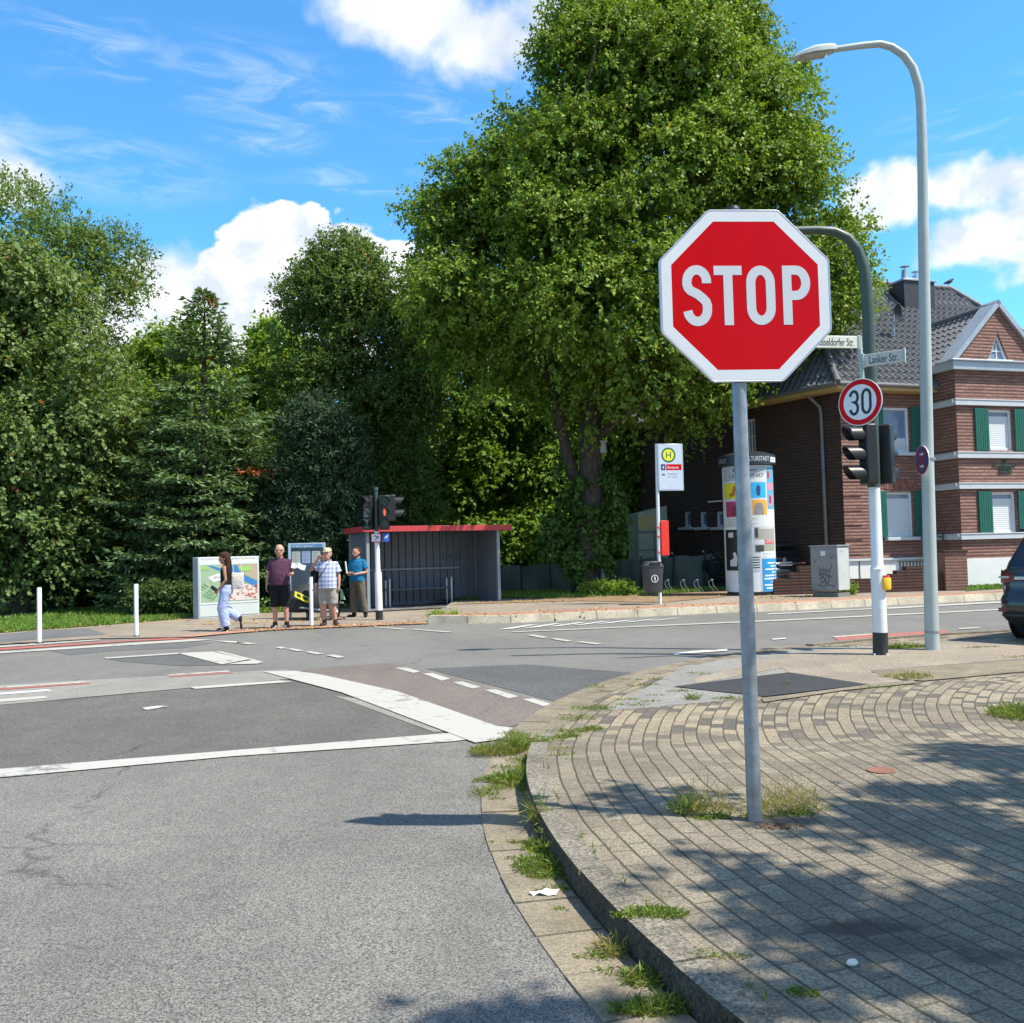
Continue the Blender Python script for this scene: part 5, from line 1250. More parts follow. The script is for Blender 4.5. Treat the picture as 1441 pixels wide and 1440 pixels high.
def wall(mb, M, x0, x1, z0, z1, holes=(), uo=0.0, reveal=.14, top=None):
    """brick panel in the plane frame M with rectangular openings and their reveals"""
    xs = sorted({x0, x1, *[h[0] for h in holes], *[h[1] for h in holes]}); zs = sorted({z0, z1, *[h[2] for h in holes], *[h[3] for h in holes]})
    for a, b_ in zip(xs, xs[1:]):
        for c_, d in zip(zs, zs[1:]):
            if any(h[0] <= a and b_ <= h[1] and h[2] <= c_ and d <= h[3] for h in holes): continue
            mb.add([(a, c_, 0), (b_, c_, 0), (b_, d, 0), (a, d, 0)], [(0, 1, 2, 3)], M, [[(a+uo, c_), (b_+uo, c_), (b_+uo, d), (a+uo, d)]])
    for (a, b_, c_, d) in holes:
        for q in ([(a, c_), (a, d)], [(b_, d), (b_, c_)], [(a, d), (b_, d)], [(b_, c_), (a, c_)]):
            (p0, r0), (p1, r1) = q
            mb.add([(p0, r0, 0), (p0, r0, -reveal), (p1, r1, -reveal), (p1, r1, 0)], [(0, 1, 2, 3)], M, [[(p0, r0), (p0+reveal, r0), (p1+reveal, r1), (p1, r1)]])
def window(root, M, a, b_, c_, d, blind=.97, shutters=(True, True), sill=True, bars=0, sw=.42, rev=.14, sillw=.1):
    w = b_-a; f = .085
    Fm = M @ T(a, c_, -rev)
    mb = MB(); h = d-c_
    mb.ring2([(0, 0), (w, 0), (w, h), (0, h)], [(f, f), (w-f, f), (w-f, h-f), (f, h-f)], .06, Fm, -.01)
    if bars:
        for i in range(1, bars): mb.box((f+(w-2*f)*i/bars, h/2, .03), (.035, h-2*f, .03), Fm)
        nb_ = max(2, int(h/.42))
        for i in range(1, nb_): mb.box((w/2, f+(h-2*f)*i/nb_, .034), (w-2*f, .035, .03), Fm)
    o = mb.build('window', M_wframe, root, bevel=.006)
    MB().prism([(f, f), (w-f, f), (w-f, h-f), (f, h-f)], .006, Fm, -.004).build('pane', M_pane, o)
    if blind > 0:
        mb = MB(); zb = f+(h-2*f)*(1-blind) if blind < .9 else f
        n = 16; zt = h-f-.16 if blind >= .9 else None
        if blind >= .9: z0_, z1_ = f, h-f-.12
        else: z0_, z1_ = f, f+(h-2*f)*blind
        for i in range(n): 
            q0 = z0_+(z1_-z0_)*i/n; q1 = z0_+(z1_-z0_)*(i+1)/n-.002
            mb.add([(f+.01, q0, .02), (w-f-.01, q0, .02), (w-f-.01, (q0+q1)/2, .0235), (f+.01, (q0+q1)/2, .0235), (w-f-.01, q1, .02), (f+.01, q1, .02)], [(0, 1, 2, 3), (3, 2, 4, 5)], Fm)
        mb.build('blind', M_blind, o)
    if sill: MB().box((w/2, -.05, rev-.02), (w+2*sillw, .1, .34), Fm).build('sill', M_stone, o, bevel=.008)
    for k, on in enumerate(shutters):
        if not on: continue
        x = a-sw-.02 if k == 0 else b_+.02
        mb = MB().box((x+sw/2, (c_+d)/2, .03), (sw, d-c_+.04, .04), M)
        for i in range(6): mb.box((x+sw*(i+.5)/6, (c_+d)/2, .053), (sw/6-.012, d-c_-.02, .012), M)
        mb.build('shutter', M_shut, root, bevel=.004)
    return o
HY = 28.5
C0 = D(1187, 700, HY); C0.z = ZR
uh = Vector((math.cos(math.radians(17)), math.sin(math.radians(17)), 0)); vh = Vector((-.52, .854, 0)).normalized()
house = thing('brick_house', 'two storey red clinker brick house with green shutters and dark tiled roof', 'house', C0)
Ff = frame((0, 0, 0), uh); nf = Ff.to_3x3().col[2]
ze = D(1186, 549, HY-.3).z-ZR          # eaves
def fz(x, y, off=0.0):                  # where the photo's ray meets the facade plane (moved out by off): facade coords (x, z)
    d = ray(x, y); o = Vector((0, 0, CH))-C0; t_ = (off-o.dot(nf))/d.dot(nf); p = o+d*t_
    return p.dot(uh), p.z
xi = fz(1321, 700)[0]                   # inner corner where the bay begins
bayd = 1.15; nb3 = nf*bayd
bx0 = fz(1351, 700, bayd)[0]; bx1 = bx0+2*(fz(1404, 470, bayd)[0]-bx0)
xi = bx0
Lf_ = bx1+4.2
def rng(xa, xb, ya, yb_, off=0.0):
    a = fz(xa, (ya+yb_)/2, off)[0]; b_ = fz(xb, (ya+yb_)/2, off)[0]; z1_ = fz((xa+xb)/2, ya, off)[1]; z0_ = fz((xa+xb)/2, yb_, off)[1]
    return (a, b_, z0_, z1_)
w_up = rng(1243, 1281, 573, 637); w_lo = rng(1247, 1287, 692, 756)
w_lo = (w_up[0], w_up[1], w_lo[2], w_lo[3])
zpl = fz(1230, 789)[1]
mb = MB(); wall(mb, Ff, 0, xi, zpl, ze, [w_up, w_lo]); wall(mb, Ff, bx1, Lf_, zpl, ze, [(bx1+1.5, bx1+2.7, w_lo[2], w_lo[3])], 50)
# bay: front, two sides
Fb = frame(nb3, uh); Fs_l = frame(nb3+uh*bx0-nb3, -nb3.normalized() if False else nb3.normalized())
zgc = fz(1395, 523, bayd)[1]            # bottom of the gable cornice
b_up = rng(1391, 1426, 576, 634, bayd); b_lo = rng(1394, 1429, 692, 751, bayd); b_lo = (b_up[0], b_up[1], b_lo[2], b_lo[3])
wall(mb, Fb, bx0, bx1, zpl, zgc, [b_up, b_lo], 20)
Fl = frame(uh*bx0, -nf); Fl = frame(uh*bx0, nf)
# left side of the bay: runs from the facade outwards; its outside looks to -uh
Fl = frame(uh*bx0, -uh.cross(Vector((0, 0, 1)))*-1) if False else frame(uh*bx0, Vector((0, 0, 1)).cross(-uh))
def sidewall(mb, ox, dirx, z0, z1, L, uo, shift=(0, 0, 0)):
    M_ = frame(uh*ox+Vector(shift), dirx); wall(mb, M_, 0, L, z0, z1, (), uo)
# frame normal = x cross up; for the left side the normal is -uh, so x = -(up cross normal)...
xl_ = Vector((0, 0, 1)).cross(-uh)      # x with x cross z = -uh
if xl_.cross(Vector((0, 0, 1))).dot(-uh) < 0: xl_ = -xl_
start = nb3*0 if xl_.dot(nf) > 0 else nb3
sidewall(mb, bx0, xl_, zpl, zgc+.2, bayd, 40, start)
xr_ = -xl_; start = nb3*0 if xr_.dot(nf) > 0 else nb3
sidewall(mb, bx1, xr_, zpl, zgc+.2, bayd, 44, start)
# gable triangle with small triangular window
apx = (bx0+bx1)/2; zg0 = fz(1395, 511, bayd)[1]; zap = fz(1402, 428, bayd)[1]
gw0, gw1, gwz, gwt = apx-.42, apx+.42, zg0+.03, zg0+.95
T3 = [(bx0+.05, zg0), (bx1-.05, zg0), (apx, zap)]
def tri(pts): mb.add([(x, z, 0) for x, z in pts], [tuple(range(len(pts)))], Fb, [[(x+20, z) for x, z in pts]])
tri([T3[0], (gw0, zg0), (gw0, gwz), (apx, gwt), (apx, zap)]); tri([(apx, zap), (apx, gwt), (gw1, gwz), (gw1, zg0), T3[1]]); tri([(gw0, zg0), (gw1, zg0), (gw1, gwz), (gw0, gwz)])
for (p0, p1) in (((gw0, gwz), (apx, gwt)), ((apx, gwt), (gw1, gwz))):
    mb.add([(*p0, 0), (*p0, -.14), (*p1, -.14), (*p1, 0)], [(0, 1, 2, 3)], Fb, [[(0, 0), (.14, 0), (.14, 1), (0, 1)]])
mb.build('wall', M_brick, house)
# side wall in the shade, its clinker colour darkened for that shade
Ls_ = 9.6
Fsd = frame(vh*Ls_, -vh)
if Fsd.to_3x3().col[2].dot(Vector((-1, -.3, 0))) < 0: Fsd = frame((0, 0, 0), vh)
rev_ = Fsd.to_3x3().col[0].dot(vh) < 0
ns = Fsd.to_3x3().col[2]; xs_ = Fsd.to_3x3().col[0]; os_ = Fsd.to_translation()
def sz(x, y):
    d = ray(x, y); o = Vector((0, 0, CH))-C0-os_; t_ = (-o.dot(ns))/d.dot(ns); p = o+d*t_
    return p.dot(xs_), p.z
def srng(xa, xb, ya, yb_):
    a = sz(xa, (ya+yb_)/2)[0]; b_ = sz(xb, (ya+yb_)/2)[0]
    return (min(a, b_), max(a, b_), sz((xa+xb)/2, yb_)[1], sz((xa+xb)/2, ya)[1])
sw_big = srng(1046, 1063, 590, 640); niches = [srng(a, a+11, 720, 742) for a in (961, 983, 1006)]
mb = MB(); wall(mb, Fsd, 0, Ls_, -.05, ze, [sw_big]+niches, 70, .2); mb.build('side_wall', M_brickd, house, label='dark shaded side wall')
window(house, Fsd, *sw_big, blind=0, shutters=(False, False), sill=False, bars=3, rev=.1)
for q in niches: window(house, Fsd, *q, blind=0, shutters=(False, False), sill=True, bars=0, rev=.16, sillw=.12)
mb = MB().box((0, 0, .14), (.55, .05, .3), Fsd @ T(sz(1012, 706)[0], sz(1012, 706)[1], 0)); mb.build('canopy', M_wframe, house, bevel=.005)
# back and far ends, plain
mb = MB(); P3 = vh*Ls_; P4 = uh*Lf_; P5 = P4+vh*Ls_
for a, b_ in ((P5, P3), (P4, P5)):
    M_ = frame(a, b_-a); wall(mb, M_, 0, (b_-a).length, -.05, ze, (), 90)
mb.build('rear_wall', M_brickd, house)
# plinth
mb = MB(); hh = zpl
mb.box((xi/2, hh/2-.02, -.05), (xi-.02, hh+.04, .16), Ff @ T(0, 0, 0)); mb.box(((bx0+bx1)/2, hh/2-.02, -.06), (bx1-bx0-.02, hh+.04, .16), Fb); mb.box((bx1+2.1, hh/2-.02, -.05), (4.2, hh+.04, .16), Ff)
mb.box((bx0+.09, hh/2-.02, bayd/2), (.16, hh+.035, bayd), Ff); mb.box((bx1-.09, hh/2-.02, bayd/2), (.16, hh+.035, bayd), Ff)
pl = mb.build('plinth', M_plaster, house)
mb = MB(); mb.box((xi/2, hh+.03, .035), (xi+.04, .07, .1), Ff); mb.build('plinth_ledge', M_stone, house, bevel=.008)
mb = MB()
for px_ in (1208.5,): mb.box((0, 0, 0), (.03, hh, .03), Ff @ T(fz(px_, 800)[0], hh/2, .035))
mb.build('conduit', M_pipe, house)
mb = MB(); g0 = rng(1263, 1300, 790, 803)
for i in range(8): mb.box((g0[0]+(g0[1]-g0[0])*(i+.5)/8, (g0[2]+g0[3])/2, .05), (.03, g0[3]-g0[2], .03), Ff)
mb.box(((g0[0]+g0[1])/2, g0[3], .05), (g0[1]-g0[0], .03, .035), Ff); mb.box(((g0[0]+g0[1])/2, g0[2], .05), (g0[1]-g0[0], .03, .035), Ff)
mb.build('cellar_grille', M_pipe, house)
# quoin-like projecting courses at the corner and a soldier course
mb = MB(); zq = zpl+.2; i = 0
while zq < ze-.7:
    h_ = .34; mb.add([(-.02, zq, .022), (.62, zq, .022), (.62, zq+h_, .022), (-.02, zq+h_, .022), (-.02, zq, 0), (.62, zq, 0), (.62, zq+h_, 0), (-.02, zq+h_, 0)], [(0, 1, 2, 3), (0, 4, 5, 1), (3, 2, 6, 7), (1, 5, 6, 2), (0, 3, 7, 4)], Ff, [[(0, zq), (.64, zq), (.64, zq+h_), (0, zq+h_)]]+[[(0, 0)]*4]*4)
    zq += .44
mb.build('quoin', M_brick, house)
m_, t, b = base_mat('soldier_bricks'); uvn = t.new('ShaderNodeTexCoord').outputs['Object']
t.link(t.mix(t.remap(t.noise(uvn, 9, 3), .35, .65), (.16, .06, .045), (.36, .15, .1)), b.inputs['Base Color']); b.inputs['Roughness'].default_value = .8
mb = MB(); sz0, sz1 = fz(1265, 689)[1], fz(1265, 675)[1]
for i in range(15):
    a = w_up[0]-.05+i*(w_up[1]-w_up[0]+.1)/15; mb.box((a+.03, (sz0+sz1)/2, .004+.008*(i % 2)), (.055, sz1-sz0-.02, .02), Ff)
mb.build('soldier_course', m_, house)
# bay bands
def band(y, th, dp_, name='band'):
    z = fz(1395, y, bayd)[1]; mb = MB(); t_ = th
    mb.box(((bx0+bx1)/2, z, dp_/2), (bx1-bx0+2*dp_, t_, dp_), Fb)
    mb.box((bx0-dp_/2, z, bayd/2-.02), (dp_, t_-.004, bayd-.04), Ff); mb.box((bx1+dp_/2, z, bayd/2-.02), (dp_, t_-.004, bayd-.04), Ff)
    mb.box(((bx0+bx1)/2, z+t_/2+.012, dp_*.6), (bx1-bx0+2*dp_+.04, .03, dp_*1.2), Fb)
    mb.box((bx0-dp_*.6, z+t_/2+.012, bayd/2-.02), (dp_*1.2, .026, bayd-.06), Ff)
    return mb.build(name, M_stone, house, bevel=.006)
for y in (568, 641.5, 684.5, 755): band(y, .16, .09)
zc_ = (zg0+zgc)/2; mb = MB()
mb.box(((bx0+bx1)/2, zc_, .08), (bx1-bx0+.36, zg0-zgc, .16), Fb); mb.box((bx0-.09, zc_, bayd/2), (.18, zg0-zgc-.01, bayd), Ff); mb.box((bx1+.09, zc_, bayd/2), (.18, zg0-zgc-.01, bayd), Ff)
mb.box(((bx0+bx1)/2, zg0+.02, .11), (bx1-bx0+.5, .05, .24), Fb)
mb.build('cornice', M_zinc, house, bevel=.01)
window(house, Ff, *w_up, blind=.30, shutters=(True, True), sw=.46); window(house, Ff, *w_lo, blind=.97, shutters=(True, True), sw=.46)
window(house, Fb, *b_up, blind=.97, shutters=(True, True), sw=.5, sill=False); window(house, Fb, *b_lo, blind=.97, shutters=(True, True), sw=.5, sill=False)
window(house, Ff, bx1+1.5, bx1+2.7, w_lo[2], w_lo[3], blind=.97, shutters=(True, True), sw=.5)
# gable window
Fg = Fb @ T(0, 0, -.12); mb = MB()
o3 = [(gw0, gwz), (gw1, gwz), (apx, gwt)]; cx_ = apx; cz_ = gwz+(gwt-gwz)*.36
mb.ring2(o3, [(cx_+(x-cx_)*.74, cz_+(z-cz_)*.74) for x, z in o3], .05, Fg)
mb.box((apx, gwz+.33, .02), (.03, .55, .03), Fg); mb.box((apx, gwz+.36, .024), (.36, .03, .03), Fg); mb.box((apx, gwz+.04, .08), (.95, .09, .18), Fg)
gwn = mb.build('window', M_wframe, house); MB().prism(o3, .006, Fg, .004).build('pane', M_pane, gwn)
# wrought iron flower basket on the bay front, drawn by its bars
gx, gz_ = fz(1412, 660, bayd); mb = MB(); Fi = Fb @ T(gx, gz_, .03)
for i in range(7):
    a = -.2+i*.066; mb.tube([(a, -.1, 0), (a+.12, .1, 0)], .012, 6, Fi); mb.tube([(a, .1, 0), (a+.12, -.1, 0)], .012, 6, Fi)
mb.tube([(-.3, .1, 0), (.34, .1, 0)], .016, 6, Fi); mb.tube([(-.2, -.1, 0), (.26, -.1, 0)], .016, 6, Fi); mb.tube([(-.3, .1, 0), (-.38, .16, 0), (-.42, .08, 0)], .014, 6, Fi); mb.tube([(.34, .1, 0), (.42, .16, 0), (.46, .08, 0)], .014, 6, Fi)
for a in (-.12, 0, .12): mb.tube([(.02, .1, 0), (.02+a, .34, 0), (.02+a*1.8, .46, 0)], .012, 6, Fi); mb.ball((.02+a*1.8, .47, 0), .03, Fi)
mb.build('iron_basket', pbr('iron_green', (.02, .06, .04), .5, .1), house)
# eaves: soffit, gutter
mb = MB(); ov = .42
def quad3(mb, a, b_, c_, d): mb.add([a, b_, c_, d], [(0, 1, 2, 3)])
Z = Vector((0, 0, 1)); e0 = nf*ov+ns*ov*1.05; eA = e0+Z*ze; eB = uh*bx0+nf*ov+Z*ze; eC = vh*Ls_+ns*ov+Z*ze
mb.add([eA, eB, uh*bx0+Z*ze, Z*ze], [(0, 1, 2, 3)]); mb.add([eA, Z*ze, vh*Ls_+Z*ze, eC], [(0, 1, 2, 3)])
for a, b_ in ((eA, eB), (eC, eA)): mb.add([a, b_, b_+Z*.17, a+Z*.17], [(0, 1, 2, 3)])
mb.build('soffit', M_soffit, house); mb = MB()
eD = uh*(bx1)+nf*ov+Z*ze; eE = uh*(Lf_+.3)+nf*ov+Z*ze
mb.add([eD, eE, uh*(Lf_+.3)+Z*ze, uh*bx1+Z*ze], [(0, 1, 2, 3)]); mb.add([eD, eE, eE+Z*.17, eD+Z*.17], [(0, 1, 2, 3)])
mb.build('soffit', M_soffit, house)
mb = MB()
for a, b_ in ((eA, eB), (eC, eA), (eD, eE)):
    n_ = ((b_-a).cross(Z)).normalized(); n_ = n_ if n_.dot(nf+ns) > 0 else -n_
    MB().tube([a+n_*.06+Z*.15, b_+n_*.06+Z*.15], .07, 10).build('gutter', M_pipe, house, smooth=True)
pd = sz(1158, 600)[0]; Fp = Fsd @ T(pd, 0, .12)
pd0 = Fsd.inverted() @ (eA+Z*.1); 
MB().tube([Fsd @ Vector((sz(1146, 562)[0], ze+.1, ov-.02)), Fsd @ Vector((sz(1149, 564)[0], ze-.05, ov-.1)), Fsd @ Vector((sz(1157, 580)[0], ze-.38, .1)), Fsd @ Vector((sz(1158, 590)[0], ze-.6, .08)), Fsd @ Vector((sz(1166, 770)[0], .3, .08))], .055, 10).build('downpipe', M_pipe, house, smooth=True)
# roof: tiled slopes as real relief
def tiles(name, O, ux, uy, poly, mat, parent, tw=.24, th=.36, clip=True):
    """tile relief in the slope plane (O, ux along the eaves, uy up the slope); poly in slope metres"""
    ux = ux.normalized(); uy = (uy-ux*uy.dot(ux)).normalized(); un = ux.cross(uy); un = un if un.z > 0 else -un
    xs = [p[0] for p in poly]; ys = [p[1] for p in poly]; x0, x1, y0, y1 = min(xs), max(xs), min(ys), max(ys)
    nxs = 6; nys = 3; X = np.arange(x0, x1+1e-6, tw/nxs); rows = int(math.ceil((y1-y0)/th)); Yl = []
    for r_ in range(rows):
        for f in (0.0, .5, .97): Yl.append(y0+(r_+f)*th)
    Yl.append(y0+rows*th); Y = np.array(Yl)
    fx = ((X-x0)/tw) % 1.0; wv = .034*np.cos(2*PI*fx)+.012*np.cos(4*PI*fx+.6)
    fy = ((Y-y0)/th) % 1.0; st_ = .035*(1-fy)
    hz = wv[None, :]+st_[:, None]
    GX, GY = np.meshgrid(X, Y)
    P = np.array(O)[None, None, :]+GX[..., None]*np.array(ux)+GY[..., None]*np.array(uy)+hz[..., None]*np.array(un)
    ins = pip((GX[:-1, :-1]+tw/nxs/2).ravel(), ((GY[:-1, :-1]+GY[1:, :-1])/2).ravel(), [Vector(p) for p in poly]).reshape(len(Y)-1, len(X)-1)
    idx = np.arange(len(Y)*len(X)).reshape(len(Y), len(X)); q = np.stack([idx[:-1, :-1], idx[:-1, 1:], idx[1:, 1:], idx[1:, :-1]], -1)[ins]
    mb = MB(); used = np.unique(q); rem = -np.ones(P.shape[0]*P.shape[1], int); rem[used] = np.arange(len(used))
    mb.v = [tuple(v) for v in P.reshape(-1, 3)[used]]; mb.f = [tuple(int(k) for k in f) for f in rem[q]]; mb.mi = [0]*len(mb.f)
    return mb.build(name, mat, parent, smooth=True, angle=40)
rise = math.tan(math.radians(44)); ze2 = ze+.16
dir_in = -nf                                      # up-slope horizontal direction of the front slope
slopeF = (dir_in+Z*rise).normalized()
O_f = e0+Z*ze2
# ridge height from the photo
zr = None; d = ray(1240, 400); 
# front slope plane: find where ray (1240,399) meets it
nrmF = uh.cross(slopeF); o = Vector((0, 0, CH))-C0-O_f; t_ = -o.dot(nrmF)/d.dot(nrmF); pr = o+d*t_
ridge_v = pr.dot(slopeF); ridge_u = pr.dot(uh)
def fsl(x, y):
    d = ray(x, y); o = Vector((0, 0, CH))-C0-O_f; t_ = -o.dot(nrmF)/d.dot(nrmF); p = o+d*t_; return p.dot(uh), p.dot(slopeF)
hx = ridge_v*math.cos(math.atan(rise))            # plan run of the slope
hip_top_u = 3.0
uR = fsl(1412, 412)[0]; rv2 = fsl(1412, 412)[1]
Lr = Lf_+.3
vr = max(ridge_v, 4.0)
roof_poly = [(0, 0), (Lr, 0), (Lr-hx*.55, vr), (hx*.42, vr)]
rf = tiles('roof', O_f, uh, slopeF, roof_poly, M_tile, house)
# left slope
dl = Vector((-vh.y, vh.x, 0)); dl = dl if dl.dot(ns) < 0 else -dl
topL = O_f+uh*(hx*.42)+slopeF*vr
sl_ = (dl+Z*(vr*slopeF.z)/((topL-O_f).dot(dl))).normalized()
Lv = Ls_+.4; lvr = (vr*slopeF.z)/sl_.z
tiles('roof_slope', O_f, vh, sl_, [(0, 0), (Lv, 0), (Lv-1.0, lvr), ((topL-O_f).dot(vh), lvr)], M_tile, rf)
# right end and back slopes, closing the roof
rt0 = O_f+uh*(Lr-hx*.55)+slopeF*vr; ee = O_f+uh*Lr
mb = MB(); bk0 = vh*Ls_+ns*ov+Z*ze2; bk1 = uh*Lr+vh*Ls_+Z*ze2; tl2 = O_f+vh*(Lv-1.0)+sl_*lvr
mb.add([ee, bk1, rt0], [(0, 1, 2)]); mb.add([rt0, bk1, bk0, tl2], [(0, 1, 2, 3)]); mb.add([topL, rt0, tl2], [(0, 1, 2)])
mb.build('rear_roof', M_tilen, rf)
def ridge_caps(a, b_, mat=M_tile, r=.12, parent=None):
    mb = MB(); L = (b_-a).length; n = max(2, int(L/.4)); d_ = (b_-a)/n
    for i in range(n): mb.tube([a+d_*i+Z*.01, a+d_*(i+1.04)+Z*.02], [r, r*.88], 12)
    return mb.build('ridge_tiles', mat, parent or rf, smooth=True, angle=50)
ridge_caps(O_f, topL); ridge_caps(topL, rt0); ridge_caps(ee, rt0); ridge_caps(topL, tl2)
# bay gable roof running back into the front slope
gr_z = zap-.05; g_out = nb3+nf*.05
Oa = uh*(bx0-.1)+Z*zg0; Ob = uh*(bx1+.1)+Z*zg0; Ot = uh*apx+Z*gr_z
run = (zap-zg0)/rise+1.2; back = (Ot-O_f).dot(nf)
def back_len(P): # distance behind the bay face until it meets the main slope
    for i in range(200):
        q = P+nb3-nf*(i*.05)
        if (q-O_f).dot(uh.cross(slopeF)) * (1 if (Vector((0, 0, 5))).dot(uh.cross(slopeF)) > 0 else -1) < 0: return i*.05
    return 5.0
lt, lb = back_len(Ot), back_len(Oa)
su = (Ot-Oa); sL = su.length
gl = tiles('bay_roof', Oa+nb3-nf*.35, -nf, su, [(0, 0), (max(.4, lb), 0), (lt, sL), (0, sL)], M_tile, rf, .24, .32)
su2 = (Ot-Ob); tiles('bay_roof', Ob+nb3-nf*.35, -nf, su2, [(0, 0), (max(.4, lb), 0), (lt, sL), (0, sL)], M_tile, rf, .24, .32)
ridge_caps(Ot+nb3-nf*.3, Ot+nb3-nf*lt)
# zinc verge of the gable
mb = MB()
for a, b_ in ((uh*(bx0-.16)+Z*(zg0+.03), uh*apx+Z*(zap+.12)), (uh*(bx1+.16)+Z*(zg0+.03), uh*apx+Z*(zap+.12))):
    d_ = b_-a; nn = d_.cross(nf).normalized(); nn = nn if nn.z > 0 else -nn
    f0, f1 = nb3+nf*.10, nb3-nf*.55
    vs = [a+f0, b_+f0, b_+f1, a+f1]; vs += [v-nn*.14 for v in vs]
    mb.add(vs, [(0, 1, 2, 3), (0, 4, 5, 1), (4, 7, 6, 5), (3, 2, 6, 7), (0, 3, 7, 4)])
mb.build('verge', M_zinc, rf)
# chimney clad in slate, pots
cu, cv = fsl(1284, 425); base_c = O_f+uh*cu+slopeF*cv
c_top = D(1284, 400, C0.y+base_c.y).z-ZR; 
F = frame((base_c.x, base_c.y, 0), uh)
wch = 52/1340*(C0.y+base_c.y)
mb = MB().box((0, (c_top+base_c.z-.8)/2, 0), (wch, c_top-base_c.z+.8, .75), F); ch = mb.build('chimney', pbr('slate_cladding', (.035, .036, .045), .5, .2, 6), rf, bevel=.01)
MB().box((0, c_top+.03, 0), (wch+.1, .07, .85), F).build('chimney_cap', M_zinc, ch, bevel=.01)
mb = MB()
for (x, h_, r_) in ((-.28, .42, .16), (.18, .26, .14)):
    mb.lathe([(r_, 0), (r_*.8, h_*.7), (r_*.8, h_)], 14, F @ T(x, c_top+.06, 0) @ RX(-PI/2))
    mb.lathe([(r_*.6, h_+.1), (r_*1.1, h_+.12), (.02, h_+.18)], 14, F @ T(x, c_top+.06, 0) @ RX(-PI/2)); mb.lathe([(.02, h_), (.02, h_+.12)], 6, F @ T(x, c_top+.06, 0) @ RX(-PI/2))
mb.build('chimney_pot', M_alu, ch, smooth=True)
# zinc valley by the chimney
a = O_f+uh*fsl(1273, 400)[0]+slopeF*fsl(1273, 400)[1]; b_ = O_f+uh*fsl(1300, 424)[0]+slopeF*fsl(1300, 424)[1]; nn_ = nrmF if nrmF.z > 0 else -nrmF
MB().add([a+nn_*.09, b_+nn_*.09, b_+nn_*.09-slopeF*.25, a+nn_*.09-slopeF*.25], [(0, 1, 2, 3)]).build('flashing', M_zinc, rf)
# satellite dish
du, dv = fsl(1259, 478); db = O_f+uh*du+slopeF*dv; dt = D(1258.5, 443, C0.y+db.y)-C0
mb = MB().tube([db-Z*.2, Vector((db.x, db.y, dt.z))], .022, 8); dsh = mb.build('dish_mast', M_alu, rf, smooth=True)
F = frame(Vector((db.x, db.y, dt.z))+Vector((.1, -.05, 0)), (math.cos(.5), math.sin(.5), 0), (.1, -.1, 1))
rings = [(0, .09), (.12, .075), (.22, .04), (.29, 0)]
mb = MB(); vs = [(0, 0, -.09)]; n = 28; fs = []
for r_, dd in rings[1:]:
    for k in range(n): vs.append((.22/.29*r_*math.cos(2*PI*k/n)*1.0, r_*1.15*math.sin(2*PI*k/n), -dd))
for k in range(n): fs.append((0, 1+k, 1+(k+1) % n))
for i in range(len(rings)-2):
    for k in range(n): fs.append((1+i*n+k, 1+(i+1)*n+k, 1+(i+1)*n+(k+1) % n, 1+i*n+(k+1) % n))
mb.add(vs, fs, F); mb.tube([(0, -.3, 0), (.0, -.15, .3)], .015, 6, F); mb.build('satellite_dish', pbr('dish_dark', (.03, .033, .04), .5, .1), rf, smooth=True)
# bird on the ridge
qb = C0+rt0; wq = D(1407, 411, (C0+topL.lerp(rt0, .8)).y)
best = min((abs((C0+topL.lerp(rt0, k/100)).x-D(1407, 411, (C0+topL.lerp(rt0, k/100)).y).x), k) for k in range(101))[1]
pb2 = C0+topL.lerp(rt0, best/100)+Z*.13
mb = MB().loft([(0, 0, 0, .02, .02), (0, 0, .03, .02, .02)], 8); mb = MB()
mb.tube([(-.2, 0, .07), (-.1, 0, .1), (0, 0, .13), (.08, 0, .17), (.12, 0, .22), (.16, 0, .23), (.19, 0, .22)], [.02, .05, .075, .065, .04, .03, .006], 10); mb.tube([(-.02, -.02, 0), (-.02, -.02, .08)], .008, 5); mb.tube([(-.02, .02, 0), (-.02, .02, .08)], .008, 5)
bd = mb.build('bird', pbr('bird_dark', (.02, .02, .025), .6, .1), None, smooth=True, label='dark bird perched on the ridge of the house roof', cat='bird'); bd.location = pb2
